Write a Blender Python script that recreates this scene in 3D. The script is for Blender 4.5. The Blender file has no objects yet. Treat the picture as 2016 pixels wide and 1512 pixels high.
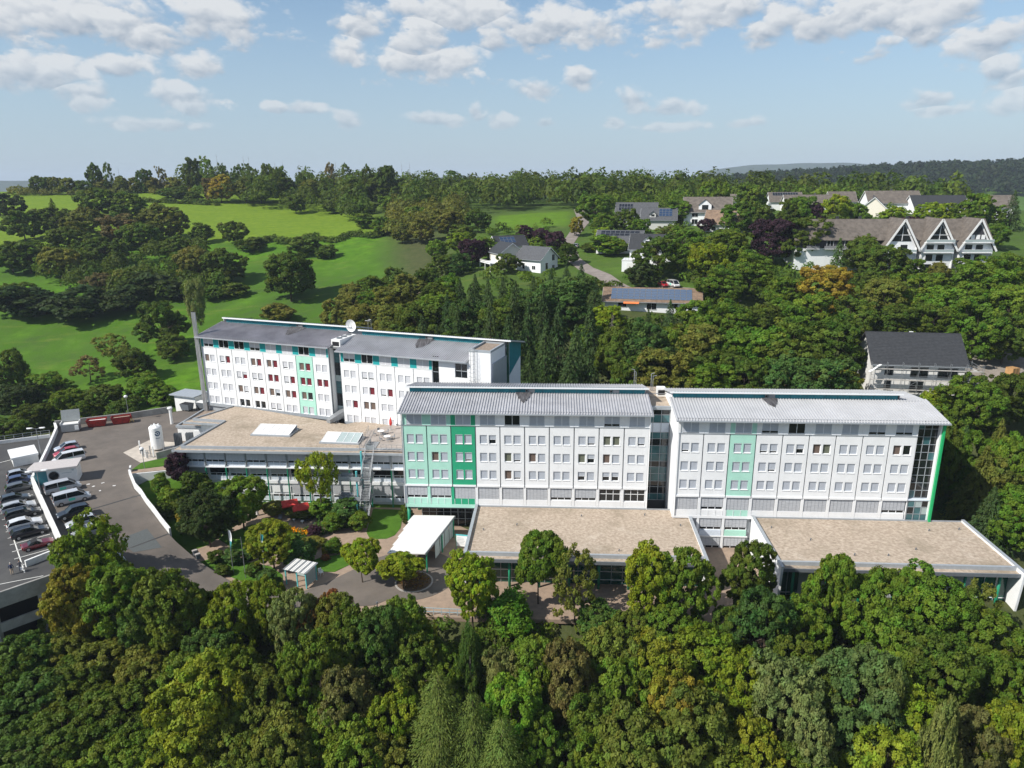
import bpy, bmesh, math, random
import numpy as np
from mathutils import Vector, Matrix, noise as mnoise
S = bpy.context.scene
COL = S.collection
rad = math.radians
# ---------------------------------------------------------------- camera
CAM_H = 55.51
cam_d = bpy.data.cameras.new('camera'); cam = bpy.data.objects.new('camera', cam_d); COL.objects.link(cam)
cam_d.sensor_width = 36.0; cam_d.lens = 25.0; cam_d.clip_start = 0.5; cam_d.clip_end = 20000
PITCH, ROLL = 0.280, -0.0083
fw = Vector((0, math.cos(PITCH), -math.sin(PITCH))); upv = Vector((0, math.sin(PITCH), math.cos(PITCH))); rt = Vector((1, 0, 0))
r2 = math.cos(ROLL)*rt + math.sin(ROLL)*upv; u2 = -math.sin(ROLL)*rt + math.cos(ROLL)*upv
M = Matrix(((r2.x, u2.x, -fw.x, 0), (r2.y, u2.y, -fw.y, 0), (r2.z, u2.z, -fw.z, CAM_H), (0, 0, 0, 1)))
cam.matrix_world = M
S.camera = cam
# ---------------------------------------------------------------- light
S.view_settings.view_transform = 'Standard'; S.view_settings.look = 'None'; S.view_settings.gamma = 1
S.view_settings.use_curve_mapping = False
S.view_settings.exposure = 0.45
SUN_AZ, SUN_EL = rad(27), rad(43)         # azimuth of the light's travel, elevation
trav = Vector((math.cos(SUN_EL)*math.cos(SUN_AZ), math.cos(SUN_EL)*math.sin(SUN_AZ), -math.sin(SUN_EL)))
sun_d = bpy.data.lights.new('sun', 'SUN'); sun = bpy.data.objects.new('sun', sun_d); COL.objects.link(sun)
sun_d.energy = 4.6; sun_d.angle = rad(0.53); sun_d.color = (1, 0.955, 0.88)
sun.rotation_euler = trav.to_track_quat('-Z', 'Y').to_euler(); sun.location = (-60, -30, 120)
# ---------------------------------------------------------------- sky with cumulus clouds
W = bpy.data.worlds.new('World'); S.world = W; W.use_nodes = True
def world_sky():
    nt = W.node_tree; N = nt.nodes; L = nt.links
    for n in list(N): N.remove(n)
    def nd(t, **k):
        n = N.new(t)
        for a, b in k.items(): setattr(n, a, b)
        return n
    def inp(sock, v):
        if hasattr(v, 'is_output'): L.new(v, sock)
        else: sock.default_value = v
    def mth(op, a, b=None, c=None, clamp=False):
        n = nd('ShaderNodeMath', operation=op, use_clamp=clamp); inp(n.inputs[0], a)
        if b is not None: inp(n.inputs[1], b)
        if c is not None: inp(n.inputs[2], c)
        return n.outputs[0]
    def vm(op, a, b=None):
        n = nd('ShaderNodeVectorMath', operation=op); inp(n.inputs[0], a)
        if b is not None: inp(n.inputs[1], b)
        return n.outputs['Value'] if op in ('LENGTH', 'DOT_PRODUCT') else n.outputs[0]
    def mix(f, a, b):
        n = nd('ShaderNodeMix', data_type='RGBA'); inp(n.inputs[0], f); inp(n.inputs[6], a); inp(n.inputs[7], b); return n.outputs[2]
    def ramp(v, a, b):
        n = nd('ShaderNodeMapRange', interpolation_type='SMOOTHSTEP'); inp(n.inputs[0], v); n.inputs[1].default_value = a; n.inputs[2].default_value = b; return n.outputs[0]
    def noise(vec, scale, detail, rough=.55):
        n = nd('ShaderNodeTexNoise'); n.noise_dimensions = '2D'; inp(n.inputs['Vector'], vec); n.inputs['Scale'].default_value = scale
        n.inputs['Detail'].default_value = detail; n.inputs['Roughness'].default_value = rough; return n.outputs[0]
    sky = nd('ShaderNodeTexSky', sky_type='NISHITA', sun_disc=False, sun_elevation=SUN_EL, sun_rotation=math.atan2(-trav.x, -trav.y))
    sky.altitude = 300; sky.air_density = 1.0; sky.dust_density = 0.6; sky.ozone_density = 1.0
    d = nd('ShaderNodeTexCoord').outputs['Generated']
    sp = nd('ShaderNodeSeparateXYZ'); L.new(d, sp.inputs[0]); X, Y, Z = sp.outputs
    az = mth('ARCTAN2', X, Y); el = mth('ARCSINE', Z)
    cv = nd('ShaderNodeCombineXYZ'); L.new(az, cv.inputs[0]); L.new(el, cv.inputs[1]); P = cv.outputs[0]
    # cloud banks: azimuth, elevation, half width, half height (radians)
    CL = CLOUDS
    field = None
    for a, e, w, h in CL:
        q = vm('MULTIPLY', vm('SUBTRACT', P, (a, e, 0)), (1/w, 1/h, 0))
        f = mth('SUBTRACT', 1.0, vm('LENGTH', q))
        sy = nd('ShaderNodeSeparateXYZ'); L.new(q, sy.inputs[0]); v = sy.outputs[1]
        if field is None: field, vert = f, v
        else:
            g = nd('ShaderNodeMix', data_type='FLOAT'); inp(g.inputs[0], mth('GREATER_THAN', f, field)); inp(g.inputs[2], vert); inp(g.inputs[3], v); vert = g.outputs[0]
            field = mth('SMOOTH_MAX', field, f, .2)
    st = vm('MULTIPLY', P, (1.0, 1.7, 1.0))
    n1 = noise(st, 15.0, 6, .6)
    def puffs(vec):
        n = nd('ShaderNodeTexVoronoi', voronoi_dimensions='2D', feature='F1', normalize=False); inp(n.inputs['Vector'], vec); n.inputs['Scale'].default_value = 21; n.inputs['Detail'].default_value = 2.5; n.inputs['Roughness'].default_value = .5; n.inputs['Lacunarity'].default_value = 2.1
        return n.outputs['Distance']
    wv = nd('ShaderNodeCombineXYZ'); L.new(mth('MULTIPLY', n1, .05), wv.inputs[0]); L.new(mth('MULTIPLY', n1, -.05), wv.inputs[1]); sw = vm('ADD', st, wv.outputs[0])
    v1 = puffs(sw); v2 = puffs(vm('ADD', sw, (-.006, .012, 0)))
    nb = noise(vm('MULTIPLY', P, (1, 2.2, 1)), 3.1, 2, .5)
    # the rest of the sky carries the same broken cumulus
    out_w = ramp(mth('ABSOLUTE', az), .72, .9); high = ramp(el, .42, .55)
    rest = mth('MULTIPLY', mth('MAXIMUM', out_w, high), mth('MULTIPLY', mth('SUBTRACT', nb, .52), 5.0))
    rest = mth('SUBTRACT', rest, mth('MULTIPLY', mth('SUBTRACT', 1.0, mth('MAXIMUM', out_w, high)), 1.0))
    field = mth('MAXIMUM', field, rest)
    dens = mth('ADD', mth('ADD', field, mth('MULTIPLY', mth('SUBTRACT', n1, .5), 1.5)), mth('MULTIPLY', mth('SUBTRACT', .62, v1), .62))
    cov = ramp(dens, .0, .5)
    thick = ramp(dens, .30, 1.25)
    relief = mth('MULTIPLY', mth('SUBTRACT', v2, v1), .75)
    foot = ramp(mth('ADD', vert, mth('MULTIPLY', mth('SUBTRACT', n1, .5), 1.6)), -.55, .55)      # cloud bases are grey, tops are sunlit
    shade = mth('ADD', mth('SUBTRACT', mth('ADD', .42, mth('MULTIPLY', foot, .68)), mth('MULTIPLY', thick, .12)), relief, clamp=True)
    ccol = mix(shade, (2.35, 2.9, 3.65, 1), (5.6, 5.75, 5.9, 1))
    haze = ramp(el, .30, -.02)
    base = mix(mth('MULTIPLY', haze, .80), sky.outputs[0], (3.45, 4.1, 5.1, 1))
    tn = nd('ShaderNodeMix', data_type='RGBA', blend_type='MULTIPLY'); tn.inputs[0].default_value = 1; L.new(base, tn.inputs[6]); tn.inputs[7].default_value = (.86, .93, .95, 1); base = tn.outputs[2]
    low = ramp(el, .02, .16)                        # clouds fade into the pale air near the horizon
    cov = mth('MULTIPLY', cov, mth('ADD', .35, mth('MULTIPLY', low, .6)))
    col = mix(cov, base, ccol)
    gr = ramp(el, -.01, -.06)
    col = mix(gr, col, (1.1, 1.4, .9, 1))
    bg = nd('ShaderNodeBackground'); L.new(col, bg.inputs[0]); bg.inputs[1].default_value = 0.10
    o = nd('ShaderNodeOutputWorld'); L.new(bg.outputs[0], o.inputs[0])
W.cycles.sampling_method = 'MANUAL'; W.cycles.sample_map_resolution = 256
S.cycles.max_bounces = 5; S.cycles.diffuse_bounces = 3; S.cycles.glossy_bounces = 2; S.cycles.transmission_bounces = 3; S.cycles.transparent_max_bounces = 6; S.cycles.volume_bounces = 0
S.cycles.caustics_reflective = False; S.cycles.caustics_refractive = False
CLOUDS = [(-0.499,0.173,0.223,0.041),(-0.36,0.183,0.088,0.036),(-0.556,0.118,0.081,0.027),(-0.457,0.13,0.044,0.02),(-0.38,0.133,0.044,0.023),(-0.41,0.096,0.059,0.025),(-0.506,0.098,0.05,0.02),(-0.178,0.191,0.048,0.029),(-0.112,0.17,0.054,0.055),(-0.1,0.144,0.095,0.033),(-0.205,0.152,0.03,0.026),(-0.066,0.204,0.125,0.033),(0.051,0.186,0.146,0.038),(0.038,0.111,0.044,0.02),(0.094,0.124,0.031,0.023),(0.163,0.096,0.036,0.02),(0.215,0.088,0.044,0.016),(0.252,0.193,0.13,0.041),(0.424,0.178,0.225,0.043),(0.444,0.148,0.04,0.016),(0.558,0.145,0.057,0.034),(0.571,0.112,0.032,0.029),(0.583,0.076,0.025,0.02),(0.509,0.085,0.035,0.015),(0.516,0.073,0.031,0.008),(-0.263,0.088,0.03,0.012),(-0.208,0.074,0.025,0.017),(-0.089,0.077,0.055,0.013),(-0.046,0.085,0.017,0.015),(-0.009,0.072,0.028,0.013),(0.046,0.071,0.019,0.01),(0.307,0.067,0.027,0.008),(0.139,0.071,0.018,0.009),(-0.3,0.089,0.025,0.009),(0.21,0.065,0.053,0.008),(-0.442,0.067,0.07,0.01)]
world_sky()
# ---------------------------------------------------------------- materials
MATS = {}
def mat(name, col, rough=.7, metal=0, spec=.4, var=0, vscale=3, bump=0, bscale=20, col2=None, ramp=(.35, .65), detail=4, coat=0, stretch=None):
    if name in MATS: return MATS[name]
    m = bpy.data.materials.new(name); m.use_nodes = True; nt = m.node_tree; N, L = nt.nodes, nt.links
    b = N['Principled BSDF']; b.inputs['Base Color'].default_value = (*col, 1); b.inputs['Roughness'].default_value = rough
    b.inputs['Metallic'].default_value = metal; b.inputs['Specular IOR Level'].default_value = spec; b.inputs['Coat Weight'].default_value = coat
    if var or col2 or bump:
        g = N.new('ShaderNodeNewGeometry'); vec = g.outputs['Position']
        if stretch:
            mp = N.new('ShaderNodeMapping'); mp.inputs['Scale'].default_value = stretch; L.new(vec, mp.inputs[0]); vec = mp.outputs[0]
    if var or col2:
        n = N.new('ShaderNodeTexNoise'); n.inputs['Scale'].default_value = vscale; n.inputs['Detail'].default_value = detail; n.inputs['Roughness'].default_value = .62
        L.new(vec, n.inputs['Vector'])
        r = N.new('ShaderNodeMapRange'); r.inputs[1].default_value = ramp[0]; r.inputs[2].default_value = ramp[1]; L.new(n.outputs[0], r.inputs[0])
        x = N.new('ShaderNodeMix'); x.data_type = 'RGBA'; L.new(r.outputs[0], x.inputs[0])
        c2 = col2 or tuple(c*(1-var) for c in col); c1 = col if col2 else tuple(min(1, c*(1+var*.5)) for c in col)
        x.inputs[6].default_value = (*c2, 1); x.inputs[7].default_value = (*c1, 1); L.new(x.outputs[2], b.inputs['Base Color'])
    if bump:
        n = N.new('ShaderNodeTexNoise'); n.inputs['Scale'].default_value = bscale; n.inputs['Detail'].default_value = 3; L.new(vec, n.inputs['Vector'])
        bp = N.new('ShaderNodeBump'); bp.inputs['Strength'].default_value = bump; bp.inputs['Distance'].default_value = .05; L.new(n.outputs[0], bp.inputs['Height']); L.new(bp.outputs[0], b.inputs['Normal'])
    MATS[name] = m; return m
white = mat('white_render', (.76, .77, .78), .85, var=.05, vscale=.6, bump=.1)
mint = mat('mint_render', (.38, .66, .55), .85, var=.06, vscale=.6, bump=.1)
green = mat('green_render', (.02, .33, .17), .85, var=.08, vscale=.6, bump=.1)
teal = mat('teal_sheet', (.012, .19, .235), .45, var=.15, vscale=1.3)
turq = mat('turquoise_panel', (.01, .30, .31), .6, var=.1, vscale=1.3)
turqp = mat('turquoise_paint', (.10, .45, .47), .5)
gpost = mat('green_post_paint', (.015, .24, .13), .5, var=.1)
steel = mat('grey_trim', (.36, .39, .42), .5, metal=.2, var=.08, vscale=2)
dsteel = mat('dark_grey_trim', (.13, .145, .16), .5, var=.08)
galv = mat('galvanised_steel', (.31, .325, .34), .45, metal=.45, var=.15, vscale=5)
pipe_m = mat('flue_steel', (.5, .5, .5), .4, metal=.6, var=.3, vscale=.8, stretch=(3, 3, .3))
wframe = mat('white_frame', (.78, .79, .80), .5)
shade_m = mat('blind_fabric', (.40, .43, .48), .7, var=.06, vscale=2)
wshade_m = mat('white_blind', (.50, .51, .54), .7, var=.05, vscale=2)
louvre_m = mat('louvre_blind', (.43, .44, .46), .5, var=.16, vscale=1.2, stretch=(1, 1, 9))
paleblue = mat('pale_spandrel', (.60, .66, .74), .6, var=.06)
redcur = mat('red_curtain', (.14, .014, .022), .9)
brcur = mat('brown_curtain', (.14, .10, .08), .9)
grcur = mat('green_curtain', (.13, .14, .10), .9)
def glass_mat(name, tint, rough=.04):
    m = mat(name, tint, rough, spec=.6); return m
glass = glass_mat('window_glass', (.012, .015, .017))
tglass = mat('teal_glass', (.05, .135, .15), .12, spec=.6, var=.25, vscale=.7)
gglass = mat('green_glass', (.01, .07, .05), .08, spec=.6)
lglass = mat('pale_glass', (.35, .42, .42), .15, spec=.6)
gravel = mat('roof_gravel', (.47, .39, .31), .95, col2=(.26, .205, .155), vscale=2.2, ramp=(.30, .66), detail=5, bump=.6, bscale=9)
gravel2 = mat('roof_gravel_dark', (.36, .29, .23), .95, col2=(.17, .13, .10), vscale=3, ramp=(.35, .7), detail=8, bump=.6, bscale=9)
roofm = mat('corrugated_roof', (.50, .50, .52), .42, metal=.25, var=.12, vscale=.35)
roofd = mat('corrugated_roof_dark', (.42, .405, .43), .45, metal=.25, var=.2, vscale=.3)
soot = mat('soot', (.05, .045, .05), .9)
asph = mat('asphalt', (.150, .128, .110), .92, col2=(.098, .085, .074), vscale=.22, detail=8, ramp=(.3, .7), bump=.15, bscale=30)
asphd = mat('asphalt_dark', (.062, .062, .062), .92, col2=(.044, .044, .046), vscale=.3, detail=8, ramp=(.3, .7), bump=.15, bscale=30)
asphg = mat('asphalt_patch', (.10, .11, .11), .92, var=.1)
conc = mat('concrete', (.36, .35, .33), .9, col2=(.22, .215, .20), vscale=.7, detail=7, ramp=(.3, .7))
concp = mat('concrete_pale', (.47, .42, .36), .9, var=.15, vscale=.7)
wallw = mat('white_parapet', (.70, .70, .69), .85, col2=(.48, .48, .47), vscale=.5, detail=7, ramp=(.25, .5))
paver = mat('paver', (.34, .25, .185), .9, col2=(.24, .18, .135), vscale=1.1, detail=8, ramp=(.3, .7))
kerbm = mat('kerb_stone', (.33, .31, .29), .9, var=.15)
line_m = mat('road_paint', (.70, .70, .66), .8, var=.15, vscale=4)
black = mat('black_rubber', (.015, .015, .015), .85)
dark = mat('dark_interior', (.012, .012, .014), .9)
rimm = mat('rim_alloy', (.45, .45, .46), .35, metal=.7)
redm = mat('red_fabric', (.62, .05, .04), .8)
canvas = mat('white_canvas', (.68, .67, .65), .75, var=.04)
wood = mat('plywood', (.42, .24, .10), .85, var=.2)
whitep = mat('white_paint', (.78, .78, .77), .4, var=.05, vscale=2)
redpaint = mat('red_container', (.30, .022, .016), .6, var=.4, vscale=1.5)
orange = mat('orange_awning', (.75, .20, .06), .8)
blockm = mat('block_masonry', (.70, .69, .67), .9, var=.1, vscale=1.2)
tile_d = mat('anthracite_tile', (.040, .042, .046), .6, var=.25, vscale=2)
tile_g = mat('grey_tile', (.085, .088, .095), .65, var=.25, vscale=2)
tile_b = mat('brown_tile', (.135, .115, .098), .8, var=.3, vscale=.8)
tile_o = mat('ochre_tile', (.21, .145, .10), .8, var=.3, vscale=.8)
bark = mat('bark', (.075, .055, .040), .95, var=.35, vscale=3, bump=.5, bscale=12)
birchb = mat('pale_bark', (.42, .40, .36), .9, col2=(.12, .11, .10), vscale=2.5, ramp=(.3, .5))
deadb = mat('dead_wood', (.20, .17, .15), .95, var=.3, vscale=3)
pv = mat('solar_cell', (.022, .045, .095), .12, spec=.7)
pvd = mat('solar_cell_dark', (.012, .014, .02), .15, spec=.7)
slate = mat('slate_cladding', (.045, .043, .05), .8, var=.2)
cream = mat('cream_render', (.70, .66, .57), .85, var=.04)
earth = mat('bare_earth', (.28, .21, .14), .95, col2=(.19, .15, .10), vscale=.4, detail=8)
def weather(m, col, scale, lo, hi, amount, stretch=None, seed=0):
    """irregular stains, moss or dust with shapes of their own on a material"""
    nt = m.node_tree; N, L = nt.nodes, nt.links; b = N['Principled BSDF']; s = b.inputs['Base Color']
    g = N.new('ShaderNodeNewGeometry'); mp = N.new('ShaderNodeMapping'); mp.inputs['Scale'].default_value = stretch or (1, 1, 1); mp.inputs['Location'].default_value = (seed*7.3, seed*3.1, seed); L.new(g.outputs['Position'], mp.inputs[0])
    n = N.new('ShaderNodeTexNoise'); n.inputs['Scale'].default_value = scale; n.inputs['Detail'].default_value = 6; n.inputs['Roughness'].default_value = .68; L.new(mp.outputs[0], n.inputs['Vector'])
    r = N.new('ShaderNodeMapRange'); r.inputs[1].default_value = lo; r.inputs[2].default_value = hi; r.inputs[4].default_value = amount; L.new(n.outputs[0], r.inputs[0])
    x = N.new('ShaderNodeMix'); x.data_type = 'RGBA'; L.new(r.outputs[0], x.inputs[0])
    if s.is_linked: L.new(s.links[0].from_socket, x.inputs[6])
    else: x.inputs[6].default_value = s.default_value
    x.inputs[7].default_value = (*col, 1); L.new(x.outputs[2], s)
weather(gravel, (.20, .165, .115), .16, .50, .72, .75); weather(gravel, (.13, .12, .06), .35, .62, .75, .6, seed=2); weather(gravel, (.60, .53, .45), .22, .58, .8, .5, seed=5)
weather(asph, (.055, .05, .046), .35, .60, .75, .7); weather(asph, (.19, .16, .135), .10, .5, .75, .55, seed=3); weather(asphd, (.10, .098, .094), .12, .5, .72, .6, seed=1)
weather(white, (.50, .50, .48), .5, .60, .85, .55, (2.2, 2.2, .22)); weather(mint, (.26, .50, .41), .5, .58, .85, .5, (2.2, 2.2, .22)); weather(green, (.03, .22, .13), .5, .55, .85, .5, (2.2, 2.2, .22))
weather(canvas, (.55, .54, .51), .45, .5, .8, .55); weather(wallw, (.30, .30, .28), .6, .58, .75, .6, (1, 1, .4)); weather(roofm, (.30, .30, .31), .25, .5, .75, .6); weather(roofd, (.24, .23, .25), .22, .45, .7, .65)
weather(paver, (.17, .14, .11), .3, .55, .75, .6); weather(steel, (.24, .25, .25), .7, .55, .75, .5)
# ---------------------------------------------------------------- mesh building
class MB:
    def __init__(s): s.v = []; s.f = []; s.m = []; s.mats = []
    def mi(s, m):
        if m not in s.mats: s.mats.append(m)
        return s.mats.index(m)
    def add(s, vs, fs, m):
        o = len(s.v); s.v += [tuple(v) for v in vs]; k = s.mi(m)
        for f in fs: s.f.append([i+o for i in f]); s.m.append(k)
        return s
    def box(s, x0, x1, y0, y1, z0, z1, m):
        return s.add([(x0,y0,z0),(x1,y0,z0),(x1,y1,z0),(x0,y1,z0),(x0,y0,z1),(x1,y0,z1),(x1,y1,z1),(x0,y1,z1)],
            [(3,2,1,0),(4,5,6,7),(0,1,5,4),(1,2,6,5),(2,3,7,6),(3,0,4,7)], m)
    def hexa(s, p, m):      # eight corners: bottom four, top four
        return s.add(p, [(3,2,1,0),(4,5,6,7),(0,1,5,4),(1,2,6,5),(2,3,7,6),(3,0,4,7)], m)
    def prism(s, poly, z0, z1, m, zt=None):
        n = len(poly)
        f0 = (lambda x, y: z0) if not callable(z0) else z0
        f1 = (lambda x, y: z1) if not callable(z1) else z1
        vs = [(x, y, f0(x, y)) for x, y in poly]+[(x, y, f1(x, y)) for x, y in poly]
        fs = [tuple(range(n-1, -1, -1)), tuple(range(n, 2*n))]+[(i, (i+1) % n, n+(i+1) % n, n+i) for i in range(n)]
        return s.add(vs, fs, m)
    def bar(s, a, b, w, h, m):      # rectangular bar between two points
        a, b = Vector(a), Vector(b); d = (b-a).normalized(); up = Vector((0,0,1)) if abs(d.z) < .95 else Vector((0,1,0))
        r = d.cross(up).normalized()*w/2; u = r.cross(d).normalized()*h/2
        return s.hexa([a-r-u, a+r-u, b+r-u, b-r-u, a-r+u, a+r+u, b+r+u, b-r+u], m)
    def cyl(s, a, b, r0, r1, m, n=8, cap=True):
        a, b = Vector(a), Vector(b); d = (b-a).normalized(); up = Vector((0,0,1)) if abs(d.z) < .95 else Vector((0,1,0))
        x = d.cross(up).normalized(); y = d.cross(x)
        vs = [a+(x*math.cos(2*math.pi*i/n)+y*math.sin(2*math.pi*i/n))*r0 for i in range(n)]+[b+(x*math.cos(2*math.pi*i/n)+y*math.sin(2*math.pi*i/n))*r1 for i in range(n)]
        fs = [(i, n+i, n+(i+1) % n, (i+1) % n) for i in range(n)]
        if cap: fs += [tuple(range(n)), tuple(range(2*n-1, n-1, -1))]
        return s.add(vs, fs, m)
    def dome(s, c, rx, ry, rz, m, n=12, k=5, full=False):
        vs = []; fs = []; lo = -k if full else 0
        for j in range(lo, k+1):
            t = j/k*math.pi/2
            for i in range(n):
                a = 2*math.pi*i/n; vs.append((c[0]+rx*math.cos(t)*math.cos(a), c[1]+ry*math.cos(t)*math.sin(a), c[2]+rz*math.sin(t)))
        for j in range(k-lo):
            for i in range(n): fs.append((j*n+i, j*n+(i+1) % n, (j+1)*n+(i+1) % n, (j+1)*n+i))
        return s.add(vs, fs, m)
    def quad(s, p, m): return s.add(p, [tuple(range(len(p)))], m)
    def loft(s, secs, m, cap=True):
        n = len(secs[0]); vs = [p for q in secs for p in q]; fs = []
        for j in range(len(secs)-1):
            for i in range(n): fs.append((j*n+i, j*n+(i+1) % n, (j+1)*n+(i+1) % n, (j+1)*n+i))
        if cap: fs += [tuple(range(n-1, -1, -1)), tuple(range((len(secs)-1)*n, len(secs)*n))]
        return s.add(vs, fs, m)
    def mesh(s, name, smooth=False, fix=True):
        me = bpy.data.meshes.new(name); me.from_pydata(s.v, [], s.f)
        for m in s.mats: me.materials.append(m)
        me.polygons.foreach_set('material_index', s.m)
        if fix:
            bm = bmesh.new(); bm.from_mesh(me); bmesh.ops.recalc_face_normals(bm, faces=bm.faces); bm.to_mesh(me); bm.free()
        if smooth: me.polygons.foreach_set('use_smooth', [True]*len(me.polygons))
        me.update(); return me
    def build(s, name, parent=None, loc=(0,0,0), rz=0, smooth=False, bevel=0):
        o = obj(name, s.mesh(name, smooth), parent, loc, rz)
        if bevel:
            b = o.modifiers.new('bevel', 'BEVEL'); b.width = bevel; b.segments = 2; b.limit_method = 'ANGLE'
        return o
def obj(name, me, parent=None, loc=(0,0,0), rz=0):
    o = bpy.data.objects.new(name, me); COL.objects.link(o); o.location = loc; o.rotation_euler = (0, 0, rz)
    if parent: o.parent = parent
    return o
def tag(o, label=None, cat=None, group=None, kind=None):
    if label: o['label'] = label
    if cat: o['category'] = cat
    if group: o['group'] = group
    if kind: o['kind'] = kind
    return o
def thing(name, label, cat, loc=(0,0,0), rz=0, group=None):
    o = bpy.data.objects.new(name, None); COL.objects.link(o); o.location = loc; o.rotation_euler = (0,0,rz); o.empty_display_size = .3
    return tag(o, label, cat, group)
KIDS = {}
def copy_tree(o, loc=None, rz=None, label=None, parent=None, scale=None):
    c = o.copy(); COL.objects.link(c)
    if parent is not None: c.parent = parent
    if loc is not None: c.location = loc
    if rz is not None: c.rotation_euler = (0, 0, rz)
    if scale is not None: c.scale = (scale,)*3
    if label: c['label'] = label
    for ch in o.children: copy_tree(ch, parent=c)
    return c
def struct(o): o['kind'] = 'structure'; return o
def holes_panel(w, h, holes, d, m, reveal=None):
    """wall panel in x (0..w), z (-h..0), thickness d (+y), with rectangular openings (x0,x1,z0,z1)"""
    mb = MB(); xs = sorted({0, w} | {a for q in holes for a in q[:2]}); zs = sorted({-h, 0} | {a for q in holes for a in q[2:]})
    inh = lambda x, z: any(q[0] < x < q[1] and q[2] < z < q[3] for q in holes)
    for i in range(len(xs)-1):
        for j in range(len(zs)-1):
            if inh((xs[i]+xs[i+1])/2, (zs[j]+zs[j+1])/2): continue
            mb.quad([(xs[i],0,zs[j]),(xs[i+1],0,zs[j]),(xs[i+1],0,zs[j+1]),(xs[i],0,zs[j+1])], m)
    for a, b, c, e in holes+[(0, w, -h, 0)]:
        rm = (reveal or m) if (a, b, c, e) != (0, w, -h, 0) else m
        mb.quad([(a,0,c),(b,0,c),(b,d,c),(a,d,c)], rm); mb.quad([(a,0,e),(b,0,e),(b,d,e),(a,d,e)], rm)
        mb.quad([(a,0,c),(a,0,e),(a,d,e),(a,d,c)], rm); mb.quad([(b,0,c),(b,0,e),(b,d,e),(b,d,c)], rm)
    return mb
def corrugated(L, p0, p1, m, pitch=.42, hgt=.14, x0=0):
    """ribbed sheet roof, x from x0 to x0+L, section from p0=(y,z) to p1=(y,z), with thickness"""
    mb = MB(); (ya, za), (yb, zb) = p0, p1; n = int(L/pitch); pt = L/n
    mb.hexa([(x0,ya,za-.16),(x0+L,ya,za-.16),(x0+L,yb,zb-.16),(x0,yb,zb-.16),(x0,ya,za),(x0+L,ya,za),(x0+L,yb,zb),(x0,yb,zb)], m)
    e = .003
    for i in range(n):
        a = x0+i*pt+pt*.25; b = a+pt*.36; c = a+pt*.08; dd = b-pt*.08
        mb.add([(a,ya-.02,za+e),(b,ya-.02,za+e),(dd,ya-.02,za+hgt),(c,ya-.02,za+hgt),(a,yb,zb+e),(b,yb,zb+e),(dd,yb,zb+hgt),(c,yb,zb+hgt)],
            [(0,1,2,3),(7,6,5,4),(0,3,7,4),(3,2,6,7),(2,1,5,6)], m)
    return mb
# ---------------------------------------------------------------- terrain
TU = [-1.3, -.9, -.7, -.45, -.25, -.05, .15, .35, .55, .75, 1.0, 1.4]
TD = [-400, 0, 30, 55, 78, 100, 125, 150, 175, 205, 240, 280, 330, 390, 460, 540, 700, 950, 1300, 2000]
TZ = [  # rows by distance, columns by TU
 [-40]*12,
 [-26]*12,
 [-20]*12,
 [-13, -13, -13, -12, -11, -11, -11, -11, -11, -11, -11, -11],
 [-8, -8, -8, -5, -3, -3, -3, -3, -3, -3, -3, -3],
 [-5, -5, -5, -3, -.3, -.3, -.3, -.3, -.3, -.3, 0, 0],
 [-4, -4, -4, -1, -.3, 0, 1.5, 2.5, 3.5, 4, 5, 6],
 [-6, -6, -5, 1, 3, 7, 10, 11, 13, 12, 12, 12],
 [-6, -6, -6, 0, 4, 13, 17, 16, 15.6, 16.5, 17, 17],
 [-3, -3, -3, .5, 6, 18.5, 22, 22.5, 23, 23, 23, 23],
 [3, 3, 3, 5, 10, 23, 26.5, 29, 29.5, 29, 29, 29],
 [11, 11, 11, 12, 16, 28, 31, 34, 36, 34, 34, 33],
 [21, 21, 21, 22, 24, 33, 36, 38.5, 40, 38, 36, 36],
 [31, 31, 31, 32, 33, 37.5, 40, 41, 40, 36, 34, 34],
 [42, 42, 42, 42, 41, 41, 43, 40, 34, 28, 26, 26],
 [49.3, 49.3, 49.3, 49.5, 46, 43, 42, 36, 26, 20, 18, 18],
 [44, 44, 44, 44, 42, 38, 34, 24, 14, 10, 10, 10],
 [20, 20, 20, 24, 30, 34, 30, 20, 12, 10, 10, 10],
 [-10, -10, -10, -5, 5, 15, 28, 48, 61, 66, 64, 56],
 [-40, -40, -40, -30, -20, -10, 0, 20, 40, 50, 50, 40]]
_tz = np.array(TZ, float)
def _cw(i, n, t):
    t2, t3 = t*t, t*t*t
    return [(max(i-1, 0), -.5*t+t2-.5*t3), (i, 1-2.5*t2+1.5*t3), (min(i+1, n-1), .5*t+2*t2-1.5*t3), (min(i+2, n-1), -.5*t2+.5*t3)]
def sm(a, b, x):
    t = min(1, max(0, (x-a)/(b-a))); return t*t*(3-2*t)
def ramp_z(x, y):       # the drive: yard level (6) falling to the forecourt (0)
    s = ((x+66)*28+(y-110)*-22)/35.6
    return 6*(1-sm(0, 36, s))
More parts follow.
